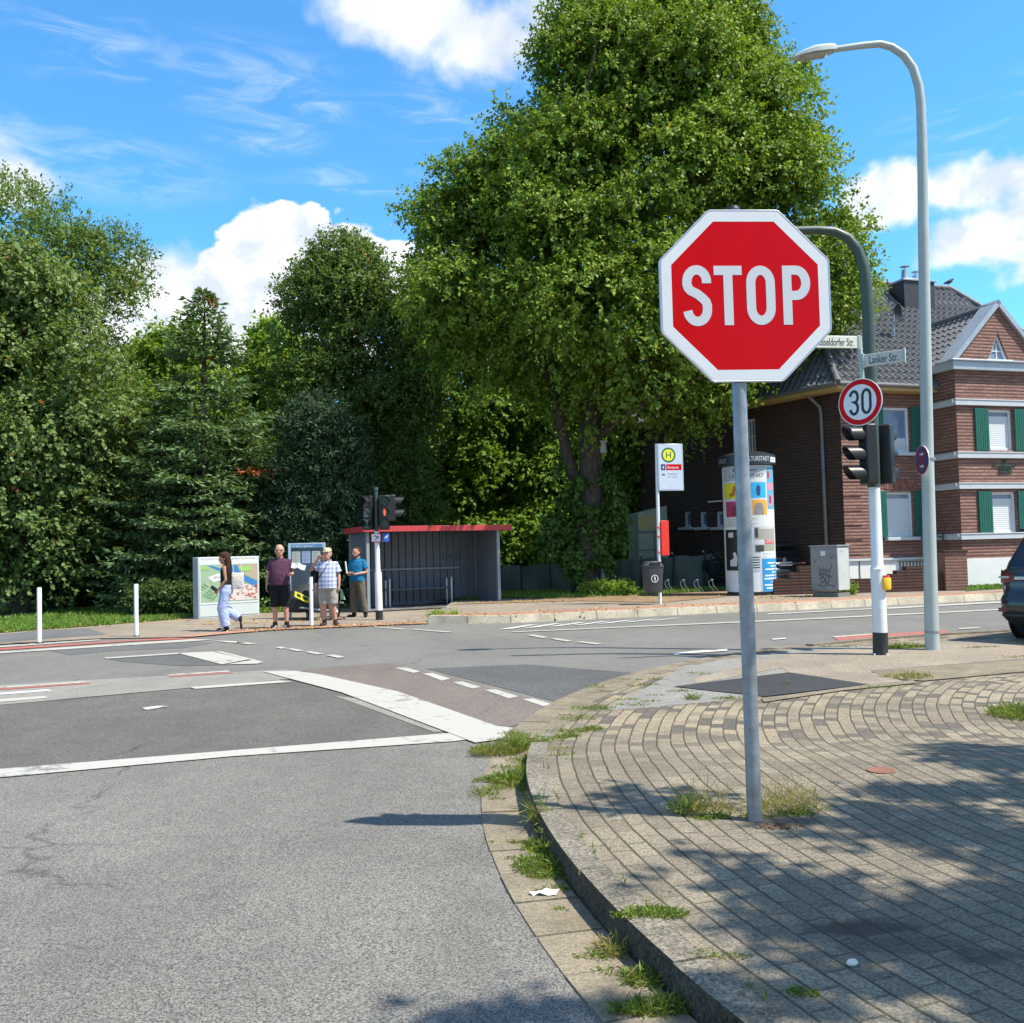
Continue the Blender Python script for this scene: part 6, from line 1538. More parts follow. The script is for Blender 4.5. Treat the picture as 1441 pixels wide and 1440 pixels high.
# ---------------------------------------------------------------- front garden wall and pier
wa = G(1090, 837.5, ZR); wb = G(1352, 831, ZR); gd = wb-wa; Lg = gd.length; ang = math.atan2(gd.y, gd.x)
root = thing('garden_wall', 'low shade-darkened brick garden wall with stepped top in front of the house', 'garden wall', wa, ang)
def gx_(px_, py): 
    d = ray(px_, py); n_ = Vector((-gd.y, gd.x, 0)).normalized(); o = Vector((0, 0, CH))-wa; t_ = -o.dot(n_)/d.dot(n_); p = o+d*t_; return p.dot(gd.normalized()), p.z
segs = [((1088, 1112), 815), ((1112, 1125), 806), ((1125, 1195), 796), ((1195, 1254), 814.5), ((1254, 1262), 808), ((1262, 1275), 803), ((1275, 1300), 797), ((1300, 1332), 807)]
mb = MB(); F = frame((0, 0, 0), (1, 0, 0)); thk = .3
for (a, b_), yt_ in segs:
    x0_ = gx_(a, yt_)[0]; x1_ = gx_(b_, yt_)[0]; z_ = gx_((a+b_)/2, yt_)[1]
    if z_ < .2: z_ = .3
    mb.add([(x0_, 0, 0), (x1_, 0, 0), (x1_, 0, z_), (x0_, 0, z_)], [(0, 1, 2, 3)], None, [[(x0_, 0), (x1_, 0), (x1_, z_), (x0_, z_)]])
    mb.add([(x0_, 0, z_), (x1_, 0, z_), (x1_, thk, z_), (x0_, thk, z_)], [(0, 1, 2, 3)], None, [[(x0_, 0), (x1_, 0), (x1_, thk), (x0_, thk)]])
    for x in (x0_, x1_): mb.add([(x, 0, 0), (x, thk, 0), (x, thk, z_), (x, 0, z_)], [(0, 1, 2, 3)], None, [[(0, 0), (thk, 0), (thk, z_), (0, z_)]])
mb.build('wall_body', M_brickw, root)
px0_, px1_ = gx_(1328, 800)[0], gx_(1359, 800)[0]; zz = gx_(1345, 777)[1]
pr_ = thing('gate_pier', 'square weathered red brick pier at the right end of the garden wall', 'brick pier', wa+gd.normalized()*px0_+Vector((0, 0, 0)), ang)
wp_ = px1_-px0_; wp_ = min(wp_, .75); mb = MB()
for M_ in (frame((0, -.1, 0), (1, 0, 0)), frame((0, wp_-.1, 0), (0, -1, 0)), frame((wp_, -.1, 0), (0, 1, 0)), frame((wp_, wp_-.1, 0), (-1, 0, 0))): wall(mb, M_, 0, wp_, 0, zz)
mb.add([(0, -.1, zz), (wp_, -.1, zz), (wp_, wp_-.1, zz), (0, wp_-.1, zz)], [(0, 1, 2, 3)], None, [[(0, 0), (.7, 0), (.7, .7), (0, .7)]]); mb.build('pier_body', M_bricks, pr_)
MB().box((wp_/2, wp_/2-.1, zz+.025), (wp_+.06, wp_+.06, .05)).build('coping', M_brickw, pr_, bevel=.01)
# stair rail by the bay
q = C0+uh*(bx0-.5)+nf*.5; rl = thing('stair_rail', 'slim dark green stair handrail beside the bay wall', 'handrail', (q.x, q.y, ZR)); 
MB().tube([(0, 0, 0), (0, 0, 2.2)], .035, 8).tube([(.32, 0, 0), (.32, 0, 1.6)], .03, 8).tube([(0, 0, 1.55), (.32, 0, 1.5)], .025, 8).build('rail', M_dkgreen, rl, smooth=True)
# pale shed left of the house
q = G(941, 800, ZR); qs = D(941, 800, 33.5)
sh = thing('shed', 'pale green grey panel shed beside the dark side wall of the house', 'shed', (qs.x, 33.5, ZR), math.radians(6))
Wsh = 42/1340*33.5; Hsh = D(930, 712, 33.5).z-ZR; Hsl = D(902, 722, 33.5).z-ZR
F = frame((-Wsh, 0, 0), (1, 0, 0)); M_shed = pbr('shed_panel', (.30, .35, .27), .6, .1, 2, dirt=.2)
MB().prism([(0, 0), (Wsh, 0), (Wsh, Hsh), (0, Hsl)], 1.6, F, -1.6).build('shed_body', M_shed, sh)
mb = MB().box((Wsh/2, Hsl*.74, .01), (Wsh, .06, .03), F).box((Wsh*.55, Hsl*.4, .012), (.04, Hsl*.75, .03), F).box((Wsh*.3, Hsl*.5, .012), (Wsh*.6, .03, .02), F); mb.build('frame_strip', pbr('shed_strip', (.12, .14, .11), .6), sh)
MB().prism([(.03, Hsl*.78), (Wsh*.55, Hsl*.78), (Wsh*.55, Hsl*.97), (.03, Hsl*.95)], .006, F, .002).build('yellow_pane', pbr('shed_yellow', (.42, .36, .12), .5, .2, 6), sh)
# pale house wall glimpsed behind the trees
q = D(725, 790, 44); hs_ = thing('garden_hut', 'low pale rendered hut half hidden by leaves right of the shelter', 'hut', (q.x-1.5, 44, ZR))
F = frame((0, 0, 0), (1, 0, 0)); MB().box((1.9, .95, -3), (3.2, 1.9, 6), F).build('wall', pbr('render_pale', (.50, .48, .44), .8, .06), hs_)
MB().prism([(.0, 1.9), (3.8, 1.9), (3.6, 2.1), (.2, 2.1)], 6.6, F, -6.3).build('roof', M_tilen, hs_)
MB().box((1.6, 1.1, .02), (.7, .8, .05), F).build('window', M_pane, hs_)
# ================================================================ vehicles
M_glass = pbr('car_glass', (.012, .015, .02), .06, .05, 3, spec=.7)
M_chrome = pbr('chrome', (.6, .62, .65), .15, .04, 5, metal=.95)
M_tail = pbr('tail_light', (.18, .012, .015), .15, .1, 6, spec=.6, coat=.5); M_tailw = pbr('tail_clear', (.55, .5, .48), .12, .05, 6, coat=.5)
M_trim = pbr('car_trim', (.02, .02, .022), .55, .1); M_plate = pbr('plate_white', (.7, .7, .7), .4, .04); M_eu = pbr('plate_blue', (.02, .07, .5), .4, .04)
M_rim = pbr('alloy_rim', (.35, .36, .38), .3, .06, 6, metal=.8)
def car(name, label, loc, ang, paint, L=4.6, W=1.84, H=1.66, belt=1.02, suv=True):
    root = thing(name, label, 'car', loc, ang)
    hw = W/2; g = .22
    def R(z, x0, x1, w): return (x0, x1, w, z)
    mb = MB(); mb.rrect([R(g, .30, L-.3, hw*.84), R(g+.08, .12, L-.15, hw*.93), R(.42, .03, L-.05, hw*.975), R(.50, .0, L-.01, hw*.985), R(.62, .0, L, hw*.99), R(.66, .03, L-.01, hw*.985), R(.70, .075, L-.03, hw*.985), R(.84, .085, L-.1, hw), R(belt-.06, .09, L-.3, hw), R(belt, .13, L-.5, hw*.985), R(belt+.03, .19, L-.9, hw*.95)], .24, .10)
    body = mb.build('body', paint, root, smooth=True, angle=50)
    mb = MB(); mb.rrect([R(belt, .17, L-1.25, hw*.955), R(belt+.1, .20, L-1.38, hw*.93), R(belt+.28, .30, L-1.62, hw*.86), R(H-.16, .42, L-1.88, hw*.79), R(H-.06, .44, L-1.98, hw*.74), R(H-.01, .50, L-2.1, hw*.68), R(H, .7, L-2.3, hw*.55)], .20, .08)
    cab = mb.build('cabin', paint, root, smooth=True, angle=50)
    # rear window
    def xr(z): return np.interp(z, [belt, belt+.1, belt+.28, H-.16], [.17, .20, .30, .42])
    def wr(z): return np.interp(z, [belt, belt+.1, belt+.28, H-.16], [hw*.955, hw*.93, hw*.86, hw*.79])
    mb = MB(); zz = [belt+.07, belt+.2, belt+.34, H-.2]; vs = []; n = 8
    for z in zz:
        for i in range(n+1):
            y = (i/n*2-1)*(wr(z)*.84); xx_ = xr(z)-.010+.08*(y/wr(z))**2; vs.append((xx_, y, z))
    fs = [(r_*(n+1)+i, r_*(n+1)+i+1, (r_+1)*(n+1)+i+1, (r_+1)*(n+1)+i) for r_ in range(len(zz)-1) for i in range(n)]
    mb.add(vs, fs); mb.build('rear_window', M_glass, root, smooth=True)
    for sgn in (-1, 1):
        mb = MB(); zz = [belt+.05, belt+.2, H-.2]
        for (xa, xb) in ((.62, 1.35), (1.40, 2.25), (2.3, 3.1)):
            vs = []
            for z in zz:
                k = (z-belt)/(H-belt); vs += [(xa+.25*k*(xa < 1), sgn*(wr(z)+.012), z), (xb-(.55*k if xb > 3 else 0), sgn*(wr(z)+.012), z)]
            fs = [(2*i, 2*i+1, 2*i+3, 2*i+2) for i in range(2)]; mb.add(vs, fs)
        mb.build('side_windows', M_glass, root)
    # roof spoiler, lights, trims
    MB().rrect([R(H-.075, .26, .75, hw*.74), R(H-.03, .28, .8, hw*.72)], .12, .08).build('roof_spoiler', M_trim, root, smooth=True)
    for sgn in (-1, 1):
        mb = MB(); y1 = sgn*hw*1.0; y0 = sgn*hw*.62
        a = [(.10, y0, belt-.15), (.155, sgn*hw*.82, belt-.19), (.235, sgn*(hw-.045), belt-.20), (.46, y1*1.006, belt-.11), (.48, y1*1.004, belt-.05), (.25, sgn*(hw-.05), belt+.005), (.165, sgn*hw*.82, belt-.02), (.105, y0, belt-.07)]
        c_ = (.175, sgn*hw*.915, belt-.10)
        mb.add(a+[c_], [tuple(range(8))]+[(i, (i+1) % 8, 8) for i in range(8)]); tl = mb.build('tail_light', M_tail, root)
        MB().box((.15, sgn*hw*.83, belt-.105), (.03, hw*.2, .03)).build('light_bar', M_tailw, tl, bevel=.006)
        MB().box((.125, sgn*hw*.83, .47), (.06, hw*.2, .06)).build('reflector', M_tail, root, bevel=.008)
        mb = MB().loft([(0, 0, 0, .055, .09), (0, 0, .015, .05, .08)], 20, T(.19, sgn*hw*.78, .80) @ RY(-PI/2)); mb.build('reversing_light', M_tailw, root, smooth=True)
        mb = MB().ball((L-1.7, sgn*(hw+.1), belt+.08), (.06, .11, .08)); mb.build('wing_mirror', paint, root, smooth=True)
    MB().box((.055, 0, belt-.115), (.05, hw*1.22, .055)).build('trim_strip', M_chrome, root, bevel=.01)
    MB().rrect([R(g-.02, .28, L-.3, hw*.86), R(g+.05, .12, L-.12, hw*.945), R(.38, .01, L+.005, hw*.99), R(.42, .015, L-.02, hw*.985)], .25, .10).build('bumper_trim', M_trim, root, smooth=True)
    pl_ = MB().box((.05, 0, .80), (.02, .52, .115)).build('number_plate', M_plate, root, bevel=.004); MB().box((.0385, .235, .80), (.004, .045, .11)).build('plate_band', M_eu, pl_)
    mb = MB(); F = frame((.0385, 0, 0), (0, -1, 0))
    mb.text('KR', .07, F, .0, .1, 'L', lambda x, y, z: (x-.17, y+.765, z), .004); mb.build('plate_letters', M_signblack, pl_)
    MB().lathe([(.07, 0), (.07, .008)], 24, T(.093, 0, .93) @ RY(-PI/2)).build('badge', M_chrome, root, smooth=True)
    for x in (.85, L-.92):
        for sgn in (-1, 1):
            Mw = T(x, sgn*(hw-.12), .335) @ RX(PI/2)
            MB().lathe([(.2, -.11), (.32, -.11), (.345, -.08), (.345, .08), (.32, .11), (.2, .11)], 36, Mw).build('wheel', M_rubber, root, smooth=True, angle=45)
            wl = root.children[-1]
            Mo = T(x, sgn*(hw-.005), .335) @ RX(sgn*PI/2)
            mb = MB(); mb.lathe([(.225, -.02), (.225, .0), (.2, .004)], 32, Mo)
            for k in range(5): mb.box((.1, 0, .006), (.2, .045, .014), Mo @ RZ(k*2*PI/5))
            mb.build('rim', M_rim, wl, smooth=True, angle=40)
            MB().lathe([(.40, -.02), (.40, .012)], 40, T(x, sgn*(hw-.02), .36) @ RX(PI/2)).build('wheel_arch', M_trim, root, smooth=True, angle=40)
    return root
M_suv = pbr('suv_paint', (.036, .037, .040), .28, .08, 2, metal=.35, spec=.5, coat=.6)
sa = math.radians(33); ql = D(1396, 850, 14.3); hd = Vector((math.cos(sa), math.sin(sa), 0)); lf = Vector((-hd.y, hd.x, 0))
so_ = Vector((ql.x, ql.y, ZF))-lf*.9
car('suv', 'dark grey blue sport utility car seen from behind at the right edge', so_, sa, M_suv, 4.65, 1.86, 1.70, 1.06)
M_hatch = pbr('hatch_paint', (.03, .032, .035), .2, .08, 2, metal=.3, spec=.5, coat=.8)
ah_ = math.radians(110); qh = Vector((8.35, 29.2, 0))
car('parked_car', 'dark hatchback parked behind the low brick wall beside the advertising column', (qh.x, qh.y, ZR), ah_, M_hatch, 4.2, 1.76, 1.42, .92, False)

# ---------------------------------------------------------------- bicycle trailer behind the men
wq1 = G(433, 871.5, ZL); wq2 = G(476, 868, ZL)
root = thing('bicycle_trailer', 'black bicycle trailer with yellow panel and spoked wheels, behind the waiting men', 'bicycle trailer', (wq1+wq2)/2, math.atan2((wq2-wq1).y, (wq2-wq1).x))
Wt = (wq2-wq1).length; M_fab = pbr('black_fabric', (.018, .018, .022), .75, .3, 8, bump=.3); M_yel = pbr('yellow_fabric', (.62, .60, .03), .6, .08, 8)
def wheel_sp(parent, x, r, axis_rot):
    Mw = T(x, 0, r) @ axis_rot
    mb = MB(); n = 32; vs = []; fs = []
    for k in range(n):
        a = 2*PI*k/n
        for j in range(8):
            b_ = 2*PI*j/8; q_ = r-.022+.022*math.cos(b_); vs.append((q_*math.cos(a), q_*math.sin(a), .022*math.sin(b_)))
    for k in range(n):
        for j in range(8): fs.append((k*8+j, ((k+1) % n)*8+j, ((k+1) % n)*8+(j+1) % 8, k*8+(j+1) % 8))
    mb.add(vs, fs, Mw); w_ = mb.build('wheel', M_rubber, parent, smooth=True)
    mb = MB(); mb.ring2(circ(0, 0, r-.035, 32), circ(0, 0, r-.065, 32), .03, Mw, -.015); mb.build('rim', M_alu, w_)
    mb = MB()
    for k in range(14): a = 2*PI*k/14; mb.tube([(.02*math.cos(a+1), .02*math.sin(a+1), .012*(-1)**k), ((r-.05)*math.cos(a), (r-.05)*math.sin(a), 0)], .004, 5, Mw)
    mb.lathe([(.025, -.03), (.025, .03)], 12, Mw); mb.build('spokes', M_alu, w_)
ry = RY(PI/2) @ RX(0)
wr1 = RZ(math.radians(35)) @ RX(PI/2)
wheel_sp(root, -Wt/2, .24, RZ(math.radians(62)) @ RX(PI/2)); wheel_sp(root, Wt/2, .24, RZ(math.radians(62)) @ RX(PI/2))
mb = MB(); mb.loft([(-.46, .1, .18, .36, .28), (-.47, .1, .3, .44, .32), (-.48, .1, .52, .43, .32), (-.44, .12, .68, .34, .28), (-.38, .16, .80, .22, .2), (-.36, .18, .85, .1, .12)], 24, None, 3.2); mb.build('body', M_fab, root, smooth=True)
mb = MB(); F = frame((-.80, -.23, .58), (.97, -.05, -.24), (.0, .1, 1)); mb.prism([(-.19, -.05), (-.16, .09), (.0, .06), (.24, .0), (.23, -.11), (.12, -.13)], .02, F); yp = mb.build('yellow_panel', M_yel, root, bevel=.006)
mb = MB(); mb.prism([(-.13, -.02), (-.11, .045), (-.02, .03), (-.02, -.05)], .004, F, .02); mb.prism([(.02, .015), (.2, -.02), (.19, -.08), (.05, -.07)], .004, F, .02); mb.build('black_patch', M_fab, yp)
MB().tube([(-.78, -.25, .30), (-.3, -.32, .22), (0, -.32, .2)], .024, 10).tube([(-.78, -.25, .30), (-.78, .1, .3)], .024, 10).build('bumper_bar', M_alu, root, smooth=True)
MB().tube([(-.3, .2, .85), (-.1, .05, 1.02), (.05, -.05, 1.05), (.22, .02, 1.02)], .018, 10).tube([(-.1, -.2, .8), (.05, -.28, .45), (.12, -.3, .3)], .014, 8).build('push_handle', M_galv, root, smooth=True)
MB().add([(Wt/2-.22, -.1, .33), (Wt/2+.1, -.1, .33), (Wt/2+.1, .2, .35), (Wt/2-.22, .2, .35), (Wt/2-.22, -.1, .36), (Wt/2+.1, -.1, .36), (Wt/2+.1, .2, .38), (Wt/2-.22, .2, .38)], [(3, 2, 1, 0), (4, 5, 6, 7), (0, 1, 5, 4), (1, 2, 6, 5), (2, 3, 7, 6), (3, 0, 4, 7)]).build('mudguard', M_signwhite, root, bevel=.01)
mb = MB(); F = frame((Wt/2, -.12, .40), (1, .1, 0)); mb.prism([(-.02, .02), (.14, .02), (.02, .3), (-.02, .3)], .02, F); mb.build('green_panel', pbr('pale_green_fabric', (.32, .50, .34), .6, .08), root, bevel=.005)

# ================================================================ people
SK1 = pbr('skin_fair', (.52, .27, .19), .5, .08, 14, spec=.35); SK2 = pbr('skin_tan', (.40, .19, .12), .5, .08, 14, spec=.35)
def lerp(a, b_, f): return Vector(a).lerp(Vector(b_), f)
def cloth(name, col, var=.15, scale=10, rough=.85): return pbr(name, col, rough, var, scale, bump=.9, bscale=13, spec=.2, bdist=.03)
def hand(mb, wrist, d, palmn, s=1.0, curl=.6):
    """palm, four bent fingers of different length and a thumb from the side of the palm"""
    d = Vector(d).normalized(); n = Vector(palmn); n = (n-d*n.dot(d)).normalized(); sd = d.cross(n)
    w = Vector(wrist); pc = w+d*.045*s
    for k in (-1.5, -.5, .5, 1.5): mb.tube([w+sd*k*.006*s, pc+sd*k*.016*s, w+d*.085*s+sd*k*.019*s], [.015*s, .0145*s, .0105*s], 8, round_ends=True)
    for k, L in ((-1.5, .062), (-.5, .075), (.5, .07), (1.5, .055)):
        b_ = w+d*.085*s+sd*k*.020*s; a1 = curl; p1 = b_+(d*math.cos(a1*.5)+n*math.sin(a1*.5))*L*.45*s; p2 = p1+(d*math.cos(a1*1.2)+n*math.sin(a1*1.2))*L*.32*s; p3 = p2+(d*math.cos(a1*1.9)+n*math.sin(a1*1.9))*L*.26*s
        mb.tube([b_, p1, p2, p3], [.0095*s, .0088*s, .008*s, .0065*s], 8, round_ends=True)
    t0 = w+d*.03*s-sd*.026*s; t1 = t0+(d*.6-sd*.6+n*.35).normalized()*.035*s; t2 = t1+(d*.85-sd*.1+n*.5).normalized()*.03*s
    mb.tube([w+d*.015*s, t0, t1, t2], [.014*s, .013*s, .0105*s, .008*s], 8, round_ends=True)
def head_into(mb, c, s, yaw, pitch=0.0):
    M = T(Vector(c)) @ RZ(yaw) @ RX(pitch)
    mb.loft([(0, -.030*s, -.115*s, .028*s, .032*s), (0, -.026*s, -.10*s, .045*s, .058*s), (0, -.014*s, -.07*s, .060*s, .078*s), (0, -.006*s, -.03*s, .070*s, .090*s), (0, 0, .02*s, .076*s, .098*s), (0, .004*s, .06*s, .076*s, .098*s), (0, .008*s, .09*s, .064*s, .084*s), (0, .008*s, .112*s, .040*s, .055*s), (0, .008*s, .12*s, .012*s, .018*s)], 18, M)
    mb.tube([(0, -.088*s, .015*s), (0, -.104*s, -.012*s), (0, -.112*s, -.027*s), (0, -.092*s, -.036*s)], [.008*s, .012*s, .014*s, .012*s], 8, M, round_ends=True)
    for k in (-1, 1):
        mb.ball((k*.080*s, .012*s, -.008*s), (.010*s, .02*s, .032*s), M, 8, 6)
        mb.tube([(k*.046*s, -.082*s, .024*s), (k*.018*s, -.094*s, .026*s)], .009*s, 6, M, round_ends=True)
    mb.tube([(-.02*s, -.088*s, -.066*s), (.02*s, -.088*s, -.066*s)], .010*s, 6, M, round_ends=True)
    return M
def face_parts(root, M, s, skin, beard=None, glasses=None, smile=True):
    mb = MB()
    for k in (-1, 1): mb.ball((k*.032*s, -.086*s, .006*s), (.013*s, .008*s, .007*s), M, 8, 6)
    mb.build('eyes', pbr('eye_dark', (.06, .05, .045), .3, .1), root, smooth=True)
    MB().tube([(-.024*s, -.093*s, -.062*s), (0, -.102*s, -.068*s), (.024*s, -.093*s, -.062*s)], .006*s, 6, M).build('mouth', pbr('lips', (.32, .10, .08), .5, .1), root, smooth=True)
    if glasses:
        mb = MB()
        for k in (-1, 1):
            for i in range(12): 
                a, b_ = 2*PI*i/12, 2*PI*(i+1)/12; mb.tube([(k*.034*s+.025*s*math.cos(a), -.104*s, .006*s+.019*s*math.sin(a)), (k*.034*s+.025*s*math.cos(b_), -.104*s, .006*s+.019*s*math.sin(b_))], .0022*s, 5, M)
            mb.tube([(k*.06*s, -.103*s, .01*s), (k*.078*s, 0, .012*s)], .002*s, 5, M)
        mb.tube([(-.009*s, -.106*s, .01*s), (.009*s, -.106*s, .01*s)], .0022*s, 5, M); mb.build('glasses', pbr('spectacle_dark', (.03, .03, .03), .3, .1), root)
def person(label, loc, rotz, P):
    """P: joints in the figure's own frame (front = -Y), clothes, colours"""
    root = thing('person', label, 'person', loc, rotz, None)
    s = P.get('s', 1.0); wd = P.get('w', 1.0); belly = P.get('belly', 0.0); sk = P['skin']; tz = P.get('tilt', 0.0)
    S_ = lambda q: Vector((q[0]*s, q[1]*s, q[2]*s))
    sh = [S_(q) for q in P['sh']]; el = [S_(q) for q in P['el']]; wr = [S_(q) for q in P['wr']]; hp = [S_(q) for q in P['hip']]; kn = [S_(q) for q in P['knee']]; an = [S_(q) for q in P['ank']]
    hc = S_(P.get('head', (0, -.025, 1.615)))
    fem = P.get('fem', False)
    body = MB()
    hs_ = s*P.get('hs', 1.10)
    M = head_into(body, hc, hs_, P.get('yaw', 0), P.get('pitch', 0))
    nb = Vector((0, .015*s, 1.44*s)); body.tube([nb-Vector((0, 0, .05)), nb+Vector((0, 0, .05)), hc+Vector((0, .012*s, -.06*s))], [.072*s, .064*s, .060*s], 12, round_ends=True)
    W_ = wd*s
    tor = [(0, .0, .86*s, .155*W_, .11*W_), (0, .0, .95*s, .165*W_, .12*W_), (0, -belly*.5, 1.06*s, .15*W_*(.86 if fem else 1), .11*W_+belly*.6), (0, -belly*.4, 1.18*s, .155*W_*(.9 if fem else 1), .115*W_+belly*.4), (0, 0, 1.30*s, .168*W_, .115*W_), (0, .005, 1.39*s, .165*W_, .1*W_), (0, .01, 1.45*s, .09*W_, .07*W_), (0, .01, 1.47*s, .05*W_, .05*W_)]
    body.loft(tor, 20, None, 2.4)
    for k in (0, 1):
        sgn = -1 if k == 0 else 1; a0 = .046*s*(.85 if fem else 1)
        body.tube([sh[k]-Vector((sgn*.07*s, 0, -.01)), sh[k], lerp(sh[k], el[k], .4), el[k], lerp(el[k], wr[k], .3), wr[k]], [a0, a0*1.08, a0*.95, a0*.80, a0*.78, a0*.52], 12, round_ends=True)
        hd_ = Vector(P['hd'][k]) if P.get('hd') else (wr[k]-el[k]); hand(body, wr[k], hd_, P['pn'][k] if P.get('pn') else Vector((-sgn, .2, 0)), s, P.get('curl', (.6, .6))[k])
        body.tube([hp[k]+Vector((0, 0, .05)), hp[k], lerp(hp[k], kn[k], .5), kn[k], lerp(kn[k], an[k], .3), lerp(kn[k], an[k], .7), an[k]], [.085*W_, .085*W_, .07*W_, .054*s, .058*s, .045*s, .036*s], 12, round_ends=True)
    fuse(body, 'body', sk, root, .0085, 3)
    face_parts(root, M, hs_, sk, glasses=P.get('glasses'))
    # trousers or shorts
    tr = P['legs']; mb = MB(); g = tr.get('g', .018); zw = tr.get('waist', 1.0)*s
    mb.loft([(0, 0, .80*s, .15*W_+g, .11*W_+g), (0, .0, .88*s, .165*W_+g, .125*W_+g), (0, -belly*.4, zw-.03, .162*W_+g*.8, .118*W_+g*.8+belly*.5), (0, -belly*.45, zw, .160*W_+g*.6, .115*W_+g*.6+belly*.5)], 20, None, 2.4)
    ln = tr['len']
    for k in (0, 1):
        pts = [hp[k]+Vector((0, 0, .0)), lerp(hp[k], kn[k], .5)]; rr = [.092*W_+g, .082*W_+g*tr.get('fl', 1)]
        if ln <= 1.0: pts.append(lerp(hp[k], kn[k], ln)); rr.append((.066*s+g)*tr.get('fl', 1))
        else:
            pts += [kn[k], lerp(kn[k], an[k], (ln-1)*.55), lerp(kn[k], an[k], ln-1)]; fl = tr.get('fl', 1); rr += [(.058*s+g)*fl, (.052*s+g)*fl, (.050*s+g)*fl]
        mb.tube(pts, rr, 14, flat=1.0)
    fuse(mb, tr['name'], tr['mat'], root, .011, 3)
    # shirt
    st_ = P['top']; g = st_.get('g', .016); zb = st_.get('hem', .93)*s; mb = MB()
    rings = [(0, -belly*.4, zb, .165*W_+g*1.25, .12*W_+g*1.2+belly*.55)]
    if zb < .98*s: rings.append((0, -belly*.5, 1.03*s, .163*W_+g*1.1, .118*W_+g+belly*.75))
    rings += [(0, -belly*.5, 1.12*s, .158*W_*(.9 if fem else 1)+g, .115*W_+g+belly*.65), (0, -belly*.3, 1.22*s, .163*W_*(.93 if fem else 1)+g, .118*W_+g+belly*.3), (0, 0, 1.31*s, .172*W_+g, .118*W_+g), (0, .006, 1.39*s, .168*W_+g*.8, .1*W_+g*.8), (0, .012, 1.44*s, .105*W_+g*.6, .075*W_+g*.6), (0, .014, 1.462*s, .07*s+g*.2, .066*s+g*.2)]
    mb.loft(rings, 22, None, 2.4)
    slv = st_.get('sleeve', .62)
    if slv > 0:
        for k in (0, 1):
            sgn = -1 if k == 0 else 1
            mb.tube([sh[k]-Vector((sgn*.06*s, 0, -.005)), sh[k], lerp(sh[k], el[k], slv*.5), lerp(sh[k], el[k], slv)], [.046*s+g*.5, .052*s+g, .054*s+g*1.2, .060*s+g*1.3], 14)
    fuse(mb, st_.get('name', 'shirt'), st_['mat'], root, .0095, 3)
    if st_.get('collar'):
        mb = MB(); cz = 1.452*s
        for k in (-1, 1): mb.tube([(k*.01, -.088*s, cz-.045*s), (k*.05*s, -.07*s, cz), (k*.075*s, 0, cz+.022*s), (k*.05*s, .07*s, cz+.03*s), (0, .085*s, cz+.03*s)], [.012, .016, .018, .018, .018], 8, None, True, False, .7)
        mb.build('collar', st_.get('collarmat', st_['mat']), root, smooth=True)
    # shoes
    sh_ = P['shoes']
    for k in (0, 1):
        mb = MB(); ft = S_(P['toe'][k]); hl = an[k]+(an[k]-ft).normalized()*.045*s
        dd = (ft-an[k]); dd.normalize()
        b_ = Vector((0, 0, -.045*s))
        mb.tube([an[k]+Vector((0, 0, .02)), an[k]+Vector((0, 0, -.03*s))], [.052*s, .055*s], 12, round_ends=True)
        mb.tube([hl+b_*.9, an[k]+b_, lerp(an[k], ft, .5)+b_*.75, lerp(an[k], ft, .85), ft+dd*.02], [.036*s, .044*s, .044*s, .042*s, .028*s], 12, None, True, True, .8)
        o = fuse(mb, 'shoe', sh_['mat'], root, .0085, 2)
        if sh_.get('sole'):
            mb = MB(); z_ = .0
            dz = Vector((0, 0, -.034*s)) if abs(dd.z) < .5 else (Vector((dd.x, dd.y, 0)).normalized()*.0+Vector((0, 0, -.0)))
            up_ = Vector((0, 0, 1)); sd = dd.cross(up_).normalized(); nn = sd.cross(dd).normalized()
            base = [hl, an[k], lerp(an[k], ft, .6), ft+dd*.035]; ww = [.03*s, .045*s, .048*s, .02*s]
            L = []; R_ = []
            off = (an[k]-ft).dot(nn)*0
            for q_, w_ in zip(base, ww):
                c_ = q_-nn*((q_-ft).dot(nn))-nn*.040*s; L.append(c_+sd*w_); R_.append(c_-sd*w_)
            ring_ = L+R_[::-1]; vs = ring_+[v+nn*.022*s for v in ring_]; n = len(ring_)
            mb.add(vs, [tuple(range(n-1, -1, -1)), tuple(range(n, 2*n))]+[(i, (i+1) % n, n+(i+1) % n, n+i) for i in range(n)])
            mb.build('sole', sh_['sole'], o, bevel=.006)
    return root, M, hs_
# --- maroon polo
def Pbase(): return dict(sh=[(-.172, .01, 1.385), (.172, .01, 1.385)], hip=[(-.085, 0, .90), (.085, 0, .90)], knee=[(-.105, -.015, .50), (.11, -.015, .50)], ank=[(-.115, .015, .085), (.125, .015, .085)], toe=[(-.15, -.15, .04), (.19, -.13, .04)])
M_maroon = cloth('maroon_cotton', (.085, .035, .065)); M_blackc = cloth('black_cotton', (.014, .014, .017)); M_shoeb = cloth('black_shoe', (.015, .015, .017), .2, 20); M_solew = cloth('shoe_sole', (.62, .62, .66), .05, 20)
P = Pbase(); P.update(s=1.03, w=1.12, belly=.05, skin=SK1, el=[(-.245, .02, 1.13), (.25, .04, 1.13)], wr=[(-.275, -.03, .89), (.235, -.20, 1.10)], hd=[(-.05, -.05, -1), (.35, -1, .0)], pn=[(1, 0, .1), (-.2, .0, 1)], curl=(.8, .9), yaw=.06, glasses=True,
    top=dict(name='polo_shirt', mat=M_maroon, hem=.90, sleeve=.72, g=.022, collar=True), legs=dict(name='shorts', mat=M_blackc, len=1.12, g=.030, fl=1.12), shoes=dict(mat=M_shoeb, sole=M_solew))
q = G(395, 884, ZL); rp, M, s = person('man in maroon polo shirt and black shorts holding a folded paper', q, math.radians(4), P)
